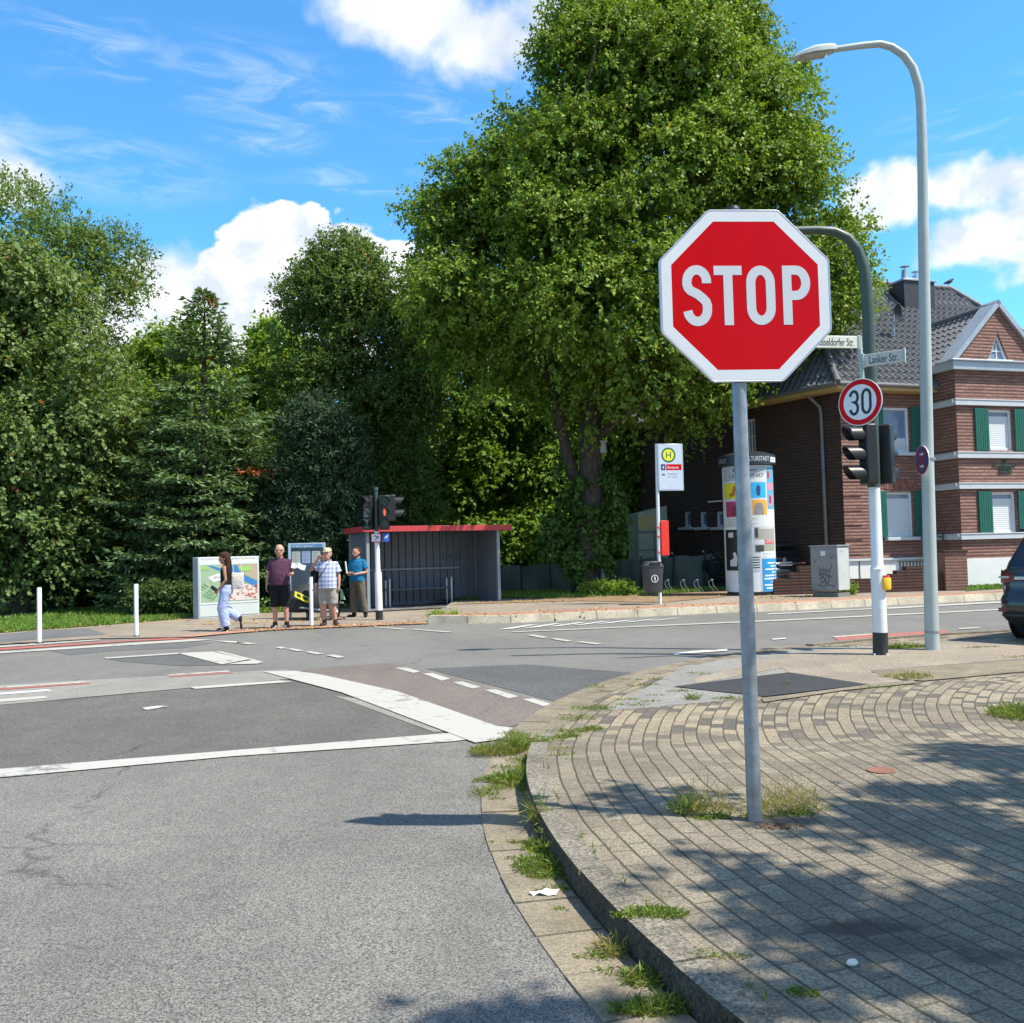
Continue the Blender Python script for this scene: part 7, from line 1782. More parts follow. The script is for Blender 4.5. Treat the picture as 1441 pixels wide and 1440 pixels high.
M_greyhair = cloth('grey_hair', (.30, .28, .26), .2, 30); M_brownhair = cloth('brown_hair', (.05, .025, .015), .3, 30); M_darkhair = cloth('dark_brown_hair', (.055, .035, .022), .3, 30)
mb = MB(); mb.loft([(0, .05, -.05, .075, .055), (0, .045, .0, .086, .070), (0, .04, .04, .086, .075), (0, .045, .07, .078, .066), (0, .05, .09, .05, .045)], 16, M @ Matrix.Scale(s, 4)); fuse(mb, 'hair', M_greyhair, rp, .007, 2)
# folded paper in his hand: a thing of its own
hp_ = rp.matrix_basis @ Vector((.30*s, -.31*s, 1.13*s))
Mq = Matrix.Translation(Vector(rp.location)) @ RZ(rp.rotation_euler.z)
hp_ = Mq @ Vector((.265*s, -.285*s, 1.115*s))
mb = MB(); vs = []; fs = []; zz = [(-.02, .07), (.06, .04), (.13, .06), (.21, .01), (.28, .0)]
for x, z in zz: vs += [(x, .0-.02*x, z-.06), (x+.01, .09, z+.045)]
for i in range(4): fs.append((2*i, 2*i+2, 2*i+3, 2*i+1))
mb.add(vs, fs); pp_ = mb.build('leaflet', pbr('paper_grey', (.42, .42, .45), .7, .04), None, label='unfolded pale paper held out by the man in maroon', cat='paper'); pp_.location = hp_+Vector((.0, .02, .03))
sd = pp_.modifiers.new('t', 'SOLIDIFY'); sd.thickness = .002
# --- plaid shirt, hand raised to the brim of his cap
mm, t, b = base_mat('plaid_cotton'); oc = t.new('ShaderNodeTexCoord').outputs['Object']; sx = t.new('ShaderNodeSeparateXYZ'); t.link(oc, sx.inputs[0])
def stripe(v, f, th): return t.math('GREATER_THAN', t.math('FRACT', t.math('MULTIPLY', v, f)), th)
hx_ = t.math('ADD', t.math('MULTIPLY', stripe(sx.outputs[0], 13, .55), .5), t.math('MULTIPLY', stripe(sx.outputs[2], 11, .55), .5))
fine = t.math('MAXIMUM', stripe(sx.outputs[0], 26, .88), stripe(sx.outputs[2], 22, .88))
c = t.mix(hx_, (.68, .70, .78), (.22, .28, .50)); c = t.mix(t.math('MULTIPLY', fine, .6), c, (.10, .13, .30)); t.link(c, b.inputs['Base Color']); b.inputs['Roughness'].default_value = .85
M_khaki = cloth('grey_beige_cotton', (.36, .33, .28)); M_brownshoe = cloth('brown_shoe', (.05, .035, .03), .2, 20)
P = Pbase(); P.update(s=.97, w=1.10, belly=.03, skin=SK1, el=[(-.36, -.10, 1.26), (.245, .04, 1.12)], wr=[(-.175, -.19, 1.50), (.265, -.03, .89)], hd=[(.45, -.05, .5), (.0, -.12, -1)], pn=[(.2, -1, -.2), (-1, 0, .1)], curl=(.9, .8), yaw=-.1, knee=[(-.10, -.015, .50), (.12, -.015, .50)], ank=[(-.10, .015, .085), (.15, .015, .085)], toe=[(-.13, -.15, .04), (.24, -.10, .04)],
    top=dict(name='plaid_shirt', mat=mm, hem=.84, sleeve=.70, g=.026, collar=True), legs=dict(name='shorts', mat=M_khaki, len=1.05, g=.034, fl=1.15), shoes=dict(mat=M_brownshoe, sole=M_brownshoe))
q = G(462.5, 880.5, ZL); rp2, M, s = person('man in blue white plaid shirt and cap shading his eyes', q, math.radians(-4), P)
mb = MB(); Ms = M @ Matrix.Scale(s, 4); mb.loft([(0, .005, .048, .089, .110), (0, .006, .08, .087, .107), (0, .008, .115, .074, .09), (0, .008, .135, .04, .05)], 20, Ms); mb.loft([(0, -.085, .050, .075, .075), (0, -.088, .058, .072, .073)], 18, Ms); fuse(mb, 'cap', cloth('beige_cap', (.55, .46, .30)), rp2, .008, 2)
MB().loft([(0, .05, -.05, .07, .05), (0, .045, .0, .084, .068), (0, .04, .045, .085, .07)], 16, Ms).build('hair', M_greyhair, rp2, smooth=True)
MB().tube([(.10*s, -.12*s, 1.40*s), (.02*s, -.185*s, 1.22*s), (-.12*s, -.19*s, 1.02*s), (-.21*s, -.08*s, .93*s)], .007, 6).build('neck_strap', M_blackc, rp2, smooth=True)
# --- shoulder bag at his side
qb = Matrix.Translation(Vector(rp2.location)) @ RZ(rp2.rotation_euler.z) @ Vector((-.285*s, .05*s, .88*s))
mb = MB().loft([(0, 0, 0, .07, .13), (0, 0, .05, .085, .15), (0, 0, .28, .08, .14), (0, 0, .34, .05, .11)], 16, None, 3.5); bg_ = mb.build('shoulder_bag', M_blackc, None, smooth=True, label='black shoulder bag hanging at the side of the man in plaid', cat='bag'); bg_.location = qb
# --- blue polo
M_bluepolo = cloth('blue_cotton', (.015, .16, .32)); M_olive = cloth('olive_grey_cotton', (.135, .115, .085))
P = Pbase(); P.update(s=.985, w=1.06, belly=.025, skin=SK1, el=[(-.235, .03, 1.12), (.255, .03, 1.12)], wr=[(-.11, -.24, 1.06), (.09, -.24, 1.08)], hd=[(.5, -.6, .25), (-.8, -.35, .1)], pn=[(.4, .2, .6), (-.3, .3, .5)], curl=(1.1, 1.1), yaw=-.25, knee=[(-.11, -.02, .50), (.15, -.02, .50)], ank=[(-.13, .015, .085), (.21, .015, .085)], toe=[(-.19, -.15, .04), (.30, -.12, .04)],
    top=dict(name='polo_shirt', mat=M_bluepolo, hem=.90, sleeve=.66, g=.02, collar=True), legs=dict(name='trousers', mat=M_olive, len=1.93, g=.022, fl=1.1), shoes=dict(mat=M_shoeb))
q = G(504, 868.5, ZL); rp3, M, s = person('man in blue polo shirt and olive trousers beside the shelter wall', q, math.radians(-24), P)
Ms = M @ Matrix.Scale(s, 4); mb = MB(); mb.loft([(0, .05, -.045, .074, .055), (0, .04, .0, .086, .075), (0, .028, .05, .086, .088), (0, .016, .09, .075, .09), (0, .012, .118, .05, .065), (0, .01, .128, .02, .03)], 18, Ms); fuse(mb, 'hair', M_darkhair, rp3, .007, 2)
mb = MB(); mb.loft([(0, -.03, -.119, .03, .036), (0, -.027, -.10, .048, .062), (0, -.014, -.07, .0625, .081), (0, -.0, -.045, .068, .075)], 16, Ms); mb.build('beard', cloth('stubble', (.20, .13, .10)), rp3, smooth=True)
mb = MB().lathe([(.02, 0), (.02, .30)], 14); rl = mb.build('paper_roll', pbr('paper_white', (.75, .75, .75), .6, .03), None, smooth=True, angle=50, label='rolled white paper held by the man in blue', cat='paper'); rl.location = Matrix.Translation(Vector(rp3.location)) @ RZ(rp3.rotation_euler.z) @ Vector((-.085*s, -.30*s, 1.0*s)); rl.rotation_euler = (0, math.radians(-6), 0)
# --- walking woman
M_blueden = cloth('pale_blue_denim', (.36, .43, .66), .12, 6); M_blacktop = cloth('black_top', (.014, .013, .014))
P = dict(s=.955, w=.92, fem=True, skin=SK2, sh=[(-.165, .02, 1.39), (.165, -.01, 1.39)], el=[(-.20, .12, 1.13), (.20, .03, 1.12)], wr=[(-.20, .02, .92), (.19, -.13, .93)], hd=[(0, -.2, -1), (-.05, -.55, -.8)], pn=[(1, 0, 0), (-1, 0, .1)], curl=(.6, .9), hip=[(-.085, .0, .90), (.085, .0, .90)], knee=[(-.085, -.10, .52), (.085, -.07, .50)], ank=[(-.085, .27, .26), (.085, .0, .085)], toe=[(-.085, .30, .06), (.085, -.16, .04)], yaw=.12, pitch=.12, head=(0, -.035, 1.605),
    top=dict(name='sleeveless_top', mat=M_blacktop, hem=.98, sleeve=0, g=.010), legs=dict(name='wide_trousers', mat=M_blueden, len=1.96, g=.026, fl=1.38, waist=1.02), shoes=dict(mat=M_signwhite if False else cloth('dark_trainer', (.02, .02, .03)), sole=M_solew))
q = G(319, 888, ZL); rp4, M, s = person('woman walking left in black sleeveless top and pale blue wide trousers', q, math.radians(-84), P)
Ms = M @ Matrix.Scale(s, 4); mb = MB(); mb.loft([(0, .07, -.36, .05, .03), (0, .075, -.28, .085, .045), (0, .065, -.18, .095, .06), (0, .055, -.08, .088, .075), (0, .035, .0, .092, .092), (0, .018, .05, .092, .106), (0, .010, .09, .08, .098), (0, .008, .122, .05, .062), (0, .008, .134, .015, .02)], 20, Ms); fuse(mb, 'hair', M_brownhair, rp4, .008, 3)
Mq = Matrix.Translation(Vector(rp4.location)) @ RZ(rp4.rotation_euler.z)
mb = MB(); mb.loft([(0, 0, 0, .03, .11), (0, 0, .03, .04, .13), (0, 0, .30, .03, .125), (0, 0, .34, .012, .12)], 16, None, 4); bg2 = mb.build('tote_bag', cloth('cream_canvas', (.66, .60, .54)), None, smooth=True, label='cream cloth bag hanging behind the walking woman', cat='bag')
MB().tube([(0, -.08, .33), (0.0, -.10, .5), (0, -.12, .64), (0, .0, .66), (0, .06, .5), (0, .08, .33)], .008, 6).build('bag_strap', cloth('cream_canvas', (.66, .60, .54)), bg2, smooth=True)
bg2.location = Mq @ Vector((.06*s, .24*s, .84*s)); bg2.rotation_euler = (0, 0, rp4.rotation_euler.z)
mb = MB().box((0, 0, 0), (.012, .075, .15)); ph = mb.build('phone', M_blk, None, bevel=.004, label='dark phone in the hand of the walking woman', cat='phone'); ph.location = Mq @ Vector((.18*s, -.20*s, .86*s)); ph.rotation_euler = (.9, 0, rp4.rotation_euler.z)
# --- someone standing close behind the man in plaid, mostly hidden
P = Pbase(); P.update(s=.90, w=1.0, skin=SK1, el=[(-.24, .03, 1.12), (.24, .03, 1.12)], wr=[(-.25, -.05, .88), (.25, -.05, .88)], top=dict(name='shirt', mat=M_blackc, hem=.90, sleeve=.7, g=.02), legs=dict(name='shorts', mat=cloth('dark_grey_cotton', (.12, .115, .11)), len=.95, g=.03, fl=1.1), shoes=dict(mat=cloth('sandal_beige', (.40, .30, .2), .2, 20)))
q = G(459, 872.5, ZL); rp5, M, s = person('person in dark shirt hidden behind the man in the plaid shirt', q, math.radians(8), P)
mb = MB(); mb.loft([(0, .05, -.05, .075, .055), (0, .04, .0, .088, .075), (0, .025, .06, .088, .09), (0, .012, .10, .07, .085), (0, .01, .126, .03, .04)], 16, M @ Matrix.Scale(s, 4)); fuse(mb, 'hair', M_darkhair, rp5, .008, 2)
# ================================================================ trees and plants
def bark_mat(name, c1, c2):
    m, t, b = base_mat(name); oc = t.new('ShaderNodeTexCoord').outputs['Object']
    n = t.noise(t.vmap(oc, (6, 6, 1.3)), 3.0, 6, .7, .5)
    t.link(t.mix(t.remap(n, .35, .65), c1, c2), b.inputs['Base Color']); b.inputs['Roughness'].default_value = .9
    bn = t.new('ShaderNodeBump'); bn.inputs['Strength'].default_value = 1; bn.inputs['Distance'].default_value = .04
    t.link(n, bn.inputs['Height']); t.link(bn.outputs[0], b.inputs['Normal']); return m
M_bark = bark_mat('bark', (.028, .021, .016), (.105, .082, .062))
M_lime = leaf_mat('lime_leaf', (.065, .125, .022), (.31, .45, .062), odd=(.42, .38, .07), trans=.3)
M_maple = leaf_mat('maple_leaf', (.075, .135, .042), (.25, .345, .115), odd=(.38, .15, .07), trans=.36)
M_robin = leaf_mat('robinia_leaf', (.06, .115, .030), (.21, .315, .075), odd=(.34, .17, .05), trans=.34)
M_dense = leaf_mat('dense_leaf', (.045, .10, .026), (.14, .24, .055), trans=.3)
M_bright = leaf_mat('bright_leaf', (.095, .185, .028), (.29, .43, .075), odd=(.42, .38, .10), trans=.48)
M_spruce = leaf_mat('spruce_needle', (.06, .12, .055), (.20, .30, .13), odd=(.42, .14, .05), trans=.2, rough=.55)
M_yew = leaf_mat('yew_needle', (.022, .048, .024), (.07, .125, .055), trans=.12, rough=.6)
M_ivy = leaf_mat('ivy_leaf', (.045, .10, .022), (.15, .27, .055), trans=.3)
M_hedge = leaf_mat('hedge_leaf', (.035, .075, .02), (.11, .18, .045), trans=.2)
def trunk(root, pts, rad, limbs=(), mat=None):
    o = MB().tube(pts, rad, 16).build('trunk', mat or M_bark, root, smooth=True)
    for lp, lr in limbs: MB().tube(lp, lr, 8).build('limb', mat or M_bark, o, smooth=True)
    return o
def tree(name, label, base, prof, Y, n, twigs, K, leaf, mat, r=(.8, 1.6), dep=.8, trunk_r=.25, group=None, crown_extra=(), **kw):
    ek = {k: kw.pop(k) for k in list(kw) if k in ('front', 'flat', 'fill', 'edge')}
    cl = env_clumps(prof, Y, n, r, dep, **ek)+list(crown_extra)
    root = thing(name, label, 'tree', base, 0, group)
    off = Vector(base)
    clr = [(c[0]-off.x, c[1]-off.y, c[2]-off.z, *c[3:]) for c in cl]
    top = max(c[2] for c in clr); cx = sum(c[0] for c in clr)/len(clr); cy = sum(c[1] for c in clr)/len(clr)
    h = top*.85
    pts = [Vector((0, 0, -.05)), Vector((0, 0, h*.2)), Vector((cx*.4, cy*.4, h*.55)), Vector((cx*.8, cy*.8, h))]
    limbs = []
    for c in random.sample(clr, min(12, len(clr))):
        f = random.uniform(.25, .8); s0 = pts[1].lerp(pts[2], (f-.2)/.35) if f < .55 else pts[2].lerp(pts[3], (f-.55)/.45)
        if c[2] < s0.z: s0 = pts[1].lerp(pts[2], .2)
        e = Vector(c[:3]); mdl = s0.lerp(e, .5)+Vector((0, 0, -.1*(e-s0).length)); rr = trunk_r*.32
        limbs.append(([s0, mdl, e], [rr, rr*.6, rr*.15]))
    trunk(root, pts, [trunk_r*1.25, trunk_r, trunk_r*.7, trunk_r*.15], limbs)
    crown('crown', clr, twigs, K, leaf, mat, root, **kw)
    return root
# --- the big lime tree
lbY = 30.0
tb0 = G(825, 836, ZR); lbY = tb0.y
root = thing('lime_tree', 'huge bright green tree with ivy clad trunk, towering behind the STOP sign', 'tree', tb0)
P_lime = [(-70, 850, 960), (-30, 800, 1000), (20, 762, 1050), (60, 750, 1095), (110, 735, 1122), (160, 715, 1150), (215, 700, 1172), (250, 650, 1176), (285, 575, 1178), (350, 590, 1208), (400, 566, 1214), (450, 556, 1196), (480, 562, 1180), (505, 590, 1080), (540, 670, 1050), (575, 735, 1030)]
cl = env_clumps(P_lime, lbY, 165, (.7, 1.5), .70, front=.66, edge=.24, fill=.12, flat=.9)
cl = [c for c in cl if not (c[2] < D(0, 560, lbY).z and random.random() < .3)]
for (x, y, dy, r_) in ((950, 240, -4.2, 1.5), (1000, 200, -3.8, 1.3), (905, 300, -4.6, 1.3), (860, 60, -3, 1.6), (960, 80, -3.2, 1.6), (1060, 150, -2.5, 1.5), (1120, 240, -2.0, 1.3), (635, 255, -1.2, .8), (600, 300, -1.0, .8), (715, 165, -.8, .6), (640, 420, -3.2, 1.5), (720, 500, -4.0, 1.5), (830, 420, -5, 1.6), (780, 330, -4.4, 1.5), (900, 500, -4.2, 1.5), (1010, 520, -3.4, 1.3), (1185, 330, -1.4, .9), (1200, 390, -1.2, .8), (1190, 430, -1.4, .8), (800, 200, -3.6, 1.5)):
    if (x, y) == (720, 500): continue
    dy *= .72; q = D(x, y, lbY+dy); cl.append((q.x, q.y, q.z, r_, r_, r_*.8))
clr = [(c[0]-tb0.x, c[1]-tb0.y, c[2]-tb0.z, *c[3:]) for c in cl]
def tl(x, y, dy=0): return D(x, y, lbY+dy)-tb0
tp_ = [Vector((0, 0, -.05)), Vector((.0, 0, .35)), tl(828, 760), tl(832, 690), tl(830, 560), tl(838, 430), tl(860, 250), tl(880, 60)]
limbs = [([tl(826, 720), tl(800, 650), tl(782, 560), tl(750, 470), tl(690, 400), tl(640, 300)], [.22, .19, .16, .13, .09, .04]), ([tl(832, 560), tl(880, 480, -1), tl(960, 400, -2), tl(1060, 300, -2)], [.2, .16, .1, .03]), ([tl(836, 450), tl(780, 340, 1), tl(740, 180, 1)], [.18, .12, .03]), ([tl(838, 430), tl(930, 300, 1), tl(1010, 150, 1)], [.18, .12, .03]), ([tl(832, 620), tl(900, 570, -1.5), tl(990, 530, -2.5)], [.14, .1, .03]), ([tl(855, 300), tl(820, 160, -2), tl(840, 60, -2)], [.14, .09, .03])]
tr_ = trunk(root, tp_, [.52, .44, .40, .38, .34, .28, .16, .04], limbs)
crown('crown', clr, 25000, 13, .125, M_lime, root, droop=.55, tl=(.35, .75), asp=.68, tint=(.02, .98), cl_var=.34, odd=.02, spread=.42, shell=.5)
core = [(c[0]*.8+.2*tl(870, 300).x, c[1]*.72, c[2]*.97, c[3]*.95, c[4]*.95, c[5]*.95) for c in clr]
crown('crown', core, 5200, 9, .24, M_lime, root, droop=.4, tl=(.5, .9), asp=.7, tint=(0, .6), shell=.2)
# ivy round the trunk
icl = []
for (x, y, r_) in ((800, 705, .42), (780, 742, .5), (795, 772, .55), (838, 768, .5), (852, 735, .42), (866, 705, .36), (812, 795, .5), (846, 796, .42), (826, 730, .5), (772, 770, .36), (868, 765, .34), (815, 680, .3), (856, 675, .3), (795, 660, .28), (876, 730, .28)):
    q = tl(x, y, random.uniform(-.45, .1)); icl.append((q.x, q.y, q.z, r_*.62, r_*.62, r_*.8))
crown('ivy', icl, 820, 8, .15, M_ivy, root, droop=.7, tl=(.15, .36), asp=.8, tint=(0, 1), cl_var=.35, shell=.3)
# --- left hand trees
tree('robinia_tree', 'tall open crowned tree at the left edge with sky showing through its branches', Vector((-17.5, 31, ZL)), [(262, -20, 110), (285, -160, 168), (330, -220, 190), (380, -260, 202), (430, -260, 200), (470, -260, 150), (520, -260, 190), (600, -260, 205), (700, -260, 190), (800, -250, 160)], 31, 110, 15500, 11, .14, M_robin, (.6, 1.35), .7, .3, droop=.3, tl=(.4, .9), asp=.42, tint=(.05, .95), odd=.010, edge=.3)
tree('maple_tree', 'broad leaved maple with dark green foliage down to the grass at far left', Vector((-14.2, 27.5, ZL)), [(340, -240, 10), (390, -240, 70), (440, -240, 140), (500, -240, 185), (580, -240, 195), (640, -240, 175), (700, -240, 150), (760, -240, 130), (815, -240, 110)], 27.5, 100, 15000, 11, .135, M_maple, (.7, 1.4), .6, .22, droop=.45, tl=(.35, .8), asp=.8, tint=(.05, .95), odd=.006)
tree('ash_tree', 'light green tree glimpsed behind the spruce on its left side', Vector((-13.5, 36, ZL)), [(442, 215, 260), (470, 185, 300), (520, 170, 320), (580, 150, 330), (660, 150, 330), (740, 160, 330)], 36, 34, 4200, 10, .2, M_bright, (.8, 1.5), .6, .2, tint=(.1, 1.0))
tree('birch_tree', 'light green tree glimpsed between the spruce and the middle tree', Vector((-9.2, 38, ZL)), [(455, 365, 400), (480, 345, 430), (540, 330, 450), (640, 330, 450), (740, 330, 450)], 38, 24, 3200, 10, .2, M_bright, (.8, 1.5), .6, .18, tint=(.1, 1.0))
tree('locust_tree', 'dark rounded tree in the middle, between the spruce and the huge tree', Vector((-6.0, 33, ZL)), [(338, 455, 490), (358, 432, 520), (388, 405, 570), (410, 395, 600), (450, 385, 610), (490, 375, 620), (540, 365, 620), (600, 365, 620), (660, 370, 620), (720, 380, 620), (790, 390, 600)], 33, 84, 11500, 11, .14, M_robin, (.6, 1.3), .75, .26, droop=.3, tl=(.4, .85), asp=.5, tint=(0, .9), odd=.008, edge=.3)
tree('sycamore_tree', 'mid green maple with sunlit lower branches behind the bus shelter roof', Vector((-2.2, 42, ZR)), [(430, 600, 770), (480, 570, 800), (540, 555, 800), (600, 550, 795), (660, 550, 790), (720, 550, 800), (800, 550, 800)], 42, 84, 11500, 10, .19, M_bright, (.7, 1.4), .7, .22, droop=.4, asp=.8, tint=(0, .8), odd=.008)
tree('elder_tree', 'bright green tree right behind the trunk fork, left of the shed', Vector((1.4, 44, ZR)), [(450, 720, 860), (520, 700, 900), (600, 690, 910), (680, 690, 910), (760, 690, 900), (810, 700, 890)], 44, 60, 7000, 10, .21, M_bright, (.8, 1.5), .6, .18, droop=.4, asp=.75, tint=(0, .85))
tree('hazel_tree', 'bushy green tree right of the ivy clad trunk, beside the shed', Vector((4.3, 38, ZR)), [(560, 850, 950), (600, 830, 975), (660, 820, 965), (720, 830, 925), (780, 840, 905)], 38, 34, 4600, 10, .2, M_bright, (.7, 1.3), .6, .15, droop=.4, asp=.75, tint=(.05, .85))
tree('yew_tree', 'very dark conifer in the shade behind the waiting men', Vector((-6.8, 28.6, ZL)), [(560, 420, 470), (600, 395, 500), (660, 380, 520), (720, 372, 520), (780, 372, 515), (835, 376, 505)], 28.6, 60, 7500, 11, .15, M_yew, (.45, .95), .7, .16, droop=.25, tl=(.3, .6), asp=.28, tint=(0, 1))
# dense trees far behind, closing the view
for i, (x, Y, h, r_, lab) in enumerate(((-27, 40, 11, 4.2, 'dense dark tree far behind, left of the robinia'), (-19, 43, 10, 4.2, 'dense dark tree far behind the maple'), (-11.5, 44, 8.6, 4.0, 'dense dark tree far behind the spruce'), (-5.5, 49, 9, 4.0, 'dense dark tree far behind the bus shelter'), (-.8, 53, 10, 4.4, 'dense dark tree far behind, left of the ivy clad trunk'), (2.5, 50, 9, 4.0, 'dense dark tree far behind the ivy clad trunk'), (-15.5, 34, 5.2, 2.6, 'dense dark shrubby tree under the robinia'), (-10.2, 33, 5, 2.4, 'dense dark shrubby tree behind the map board'))):
    root = thing('background_tree', lab, 'tree', (x, Y, ZL), 0, 'dense trees closing the view behind'); cl = []
    for k in range(26):
        z = random.uniform(.06, .9)*h; a = random.uniform(0, 2*PI); f = r_*math.sqrt(max(.05, 1-((z/h-.42)/.6)**2)); q = f*random.uniform(.4, .8); cl.append((math.cos(a)*q, math.sin(a)*q*.6, z, r_*.42, r_*.36, r_*.36))
    trunk(root, [Vector((0, 0, 0)), Vector((0, 0, h*.8))], [.3, .06]); crown('crown', cl, 2600, 9, .30, M_dense, root, droop=.3, tl=(.5, 1.0), asp=.7, tint=(0, .9))
# --- spruce
sb_ = Vector((-8.5, 29.0, ZL)); q = D(283, 858, 29.0); sb_.x = q.x
root = thing('spruce_tree', 'blue green spruce with pointed top and a few rusty twigs', 'tree', sb_)
Ht = D(288, 408, 29.0).z-ZL; xt = D(288, 408, 29.0).x-sb_.x
MB().tube([(0, 0, -.05), (xt*.5, 0, Ht*.5), (xt, 0, Ht-.1)], [.22, .13, .015], 12).build('trunk', M_bark, root, smooth=True)
PP = []; DD = []; NN = []; LL = []; TT = []
z = .25
def srad(z):
    f = z/Ht; return np.interp(f, [0, .06, .2, .35, .5, .62, .72, .80, .88, .95, 1], [2.6, 3.0, 3.0, 2.85, 2.5, 2.05, 1.5, 1.1, .78, .42, .07])
while z < Ht-.12:
    nb = 11 if z < Ht*.6 else 8
    a0 = random.uniform(0, 2*PI)
    for k in range(nb):
        a = a0+2*PI*k/nb+random.gauss(0, .16); R = float(srad(z))*random.uniform(.58, 1.24); d = np.array([math.cos(a), math.sin(a), 0]); sd = np.array([-math.sin(a), math.cos(a), 0])
        o = np.array([xt*z/Ht, 0, z]); rust = 1.15 if random.random() < .010 else None; bt = random.gauss(0, .16)
        m_ = max(4, int(R/.115))
        for j in range(m_):
            f = (j+.7)/m_
            if f < .3: continue
            dr = -.26*R*f+.20*R*f*f*f if z < Ht*.75 else .35*R*f
            p = o+d*R*f+np.array([0, 0, dr])
            w = (1-f)*R*.46+.13
            for side in (-1, 1):
                tw = max(1, int(w/.15))
                for i in range(tw):
                    g_ = (i+.5)/tw; pp_ = p+sd*side*w*g_+d*w*.45*g_+np.array([0, 0, -.10*w*g_])+RNG.normal(size=3)*.035
                    for rep in range(2):
                        dd = sd*side*.75+d*.75+RNG.normal(size=3)*.38+np.array([0, 0, .05 if rep else -.28]); PP.append(pp_); DD.append(dd); NN.append(np.array([0, 0, 1.])+RNG.normal(size=3)*.45); LL.append(random.uniform(.15, .26)); TT.append(rust if rust else min(1, max(0, random.random()*.5+.25+bt+.2*(f-.6))))
            PP.append(p); DD.append(d+RNG.normal(size=3)*.3); NN.append(np.array([0, 0, 1.])+RNG.normal(size=3)*.3); LL.append(.24); TT.append(rust or random.random()*.6+.3)
    z += .30 if z < Ht*.75 else .2
PP, DD, NN, LL = np.array(PP), nrmz(np.array(DD)), nrmz(np.array(NN)), np.array(LL)
quad_mesh('crown', leaf_quads(PP, DD, NN, LL, LL*.36, .1), np.array(TT), M_spruce, root)
# --- hedge and low shrubs
def shrub(name, label, base, cl, twigs, K, leaf, mat, cat='shrub', group=None, **kw):
    root = thing(name, label, cat, base, 0, group)
    mb = MB()
    for c in cl[:8]: mb.tube([(c[0]*.2, c[1]*.2, 0), (c[0], c[1], c[2])], [.025, .008], 6)
    mb.build('stem', M_bark, root, smooth=True); crown('foliage', cl, twigs, K, leaf, mat, root, **kw); return root
q = D(238, 858, 25.8); hl = []
for i in range(10): hl.append((-.85+i*.19, random.uniform(-.1, .1), random.uniform(.3, .58), .3, .28, .3))
shrub('hedge', 'low clipped dark hedge left of the map board', (q.x, 25.8, ZL), hl, 2600, 9, .075, M_hedge, 'hedge', tl=(.12, .3), tint=(0, 1))
q = D(850, 842, 28.6); shrub('low_shrub', 'small bright green weed bush at the foot of the big trunk', (q.x, 28.6, ZR), [(random.uniform(-.7, .7), random.uniform(-.2, .2), random.uniform(.06, .2), .22, .2, .14) for i in range(9)], 700, 8, .09, M_bright, tl=(.1, .25), tint=(.3, 1))
q = G(1185, 838, ZR); shrub('low_shrub', 'small green weeds at the foot of the graffiti cabinet', (q.x+.15, q.y+.1, ZR), [(random.uniform(-.15, .15), 0, random.uniform(.05, .25), .1, .1, .1) for i in range(5)], 160, 7, .06, M_bright, tl=(.08, .2), tint=(.1, .8))
q = G(612, 874.5, 0); shrub('low_shrub', 'small yellow green weed at the start of the far kerb', (q.x, q.y-.1, 0), [(random.uniform(-.1, .1), 0, .08, .1, .08, .09) for i in range(3)], 90, 7, .05, M_bright, tl=(.06, .16), tint=(.4, 1))
q = G(634, 874.5, 0); shrub('low_shrub', 'second yellow green weed growing against the far kerb', (q.x, q.y-.1, 0), [(random.uniform(-.1, .1), 0, .08, .12, .08, .09) for i in range(3)], 90, 7, .05, M_bright, tl=(.06, .16), tint=(.4, 1))
# --- the tree outside the picture whose shade falls on the pavers
root = thing('shade_tree', 'leafy street tree outside the right edge that shades the pavers', 'tree', (9.2, 3.6, .1))
trunk(root, [Vector((0, 0, 0)), Vector((0, 0, 2.6)), Vector((-.2, -.3, 6)), Vector((-.2, -.4, 9))], [.24, .2, .14, .03])
cl = []; sd_ = random.Random(21)
def shade_at(px_, py_, h, r_):
    q = G(px_, py_, .1); k = h/SUN.z; cl.append((q.x+SUN.x*k-9.2, q.y+SUN.y*k-3.6, h, r_, r_, r_*.6))
for (x0, y0, x1, y1, n_) in ((1310, 1050, 1700, 1080, 6), (1200, 1120, 1700, 1145, 5), (1130, 1165, 1400, 1180, 3), (1400, 1190, 1750, 1235, 4), (1080, 1268, 1700, 1315, 8), (1230, 1350, 1750, 1440, 9), (1060, 1400, 1130, 1435, 1), (900, 1130, 960, 1140, 1), (985, 1228, 1060, 1236, 1), (1600, 1060, 2200, 1400, 12)):
    for i in range(n_): shade_at(sd_.uniform(x0, x1), sd_.uniform(y0, y1), sd_.uniform(5.0, 7.0), sd_.uniform(.19, .36))
shade_at(735, 1418, 6.5, .26); shade_at(800, 1425, 6.8, .24)
crown('crown', cl, 1150, 10, .13, M_lime, root, droop=.3, tl=(.10, .24), tint=(.05, .95), shell=.1)

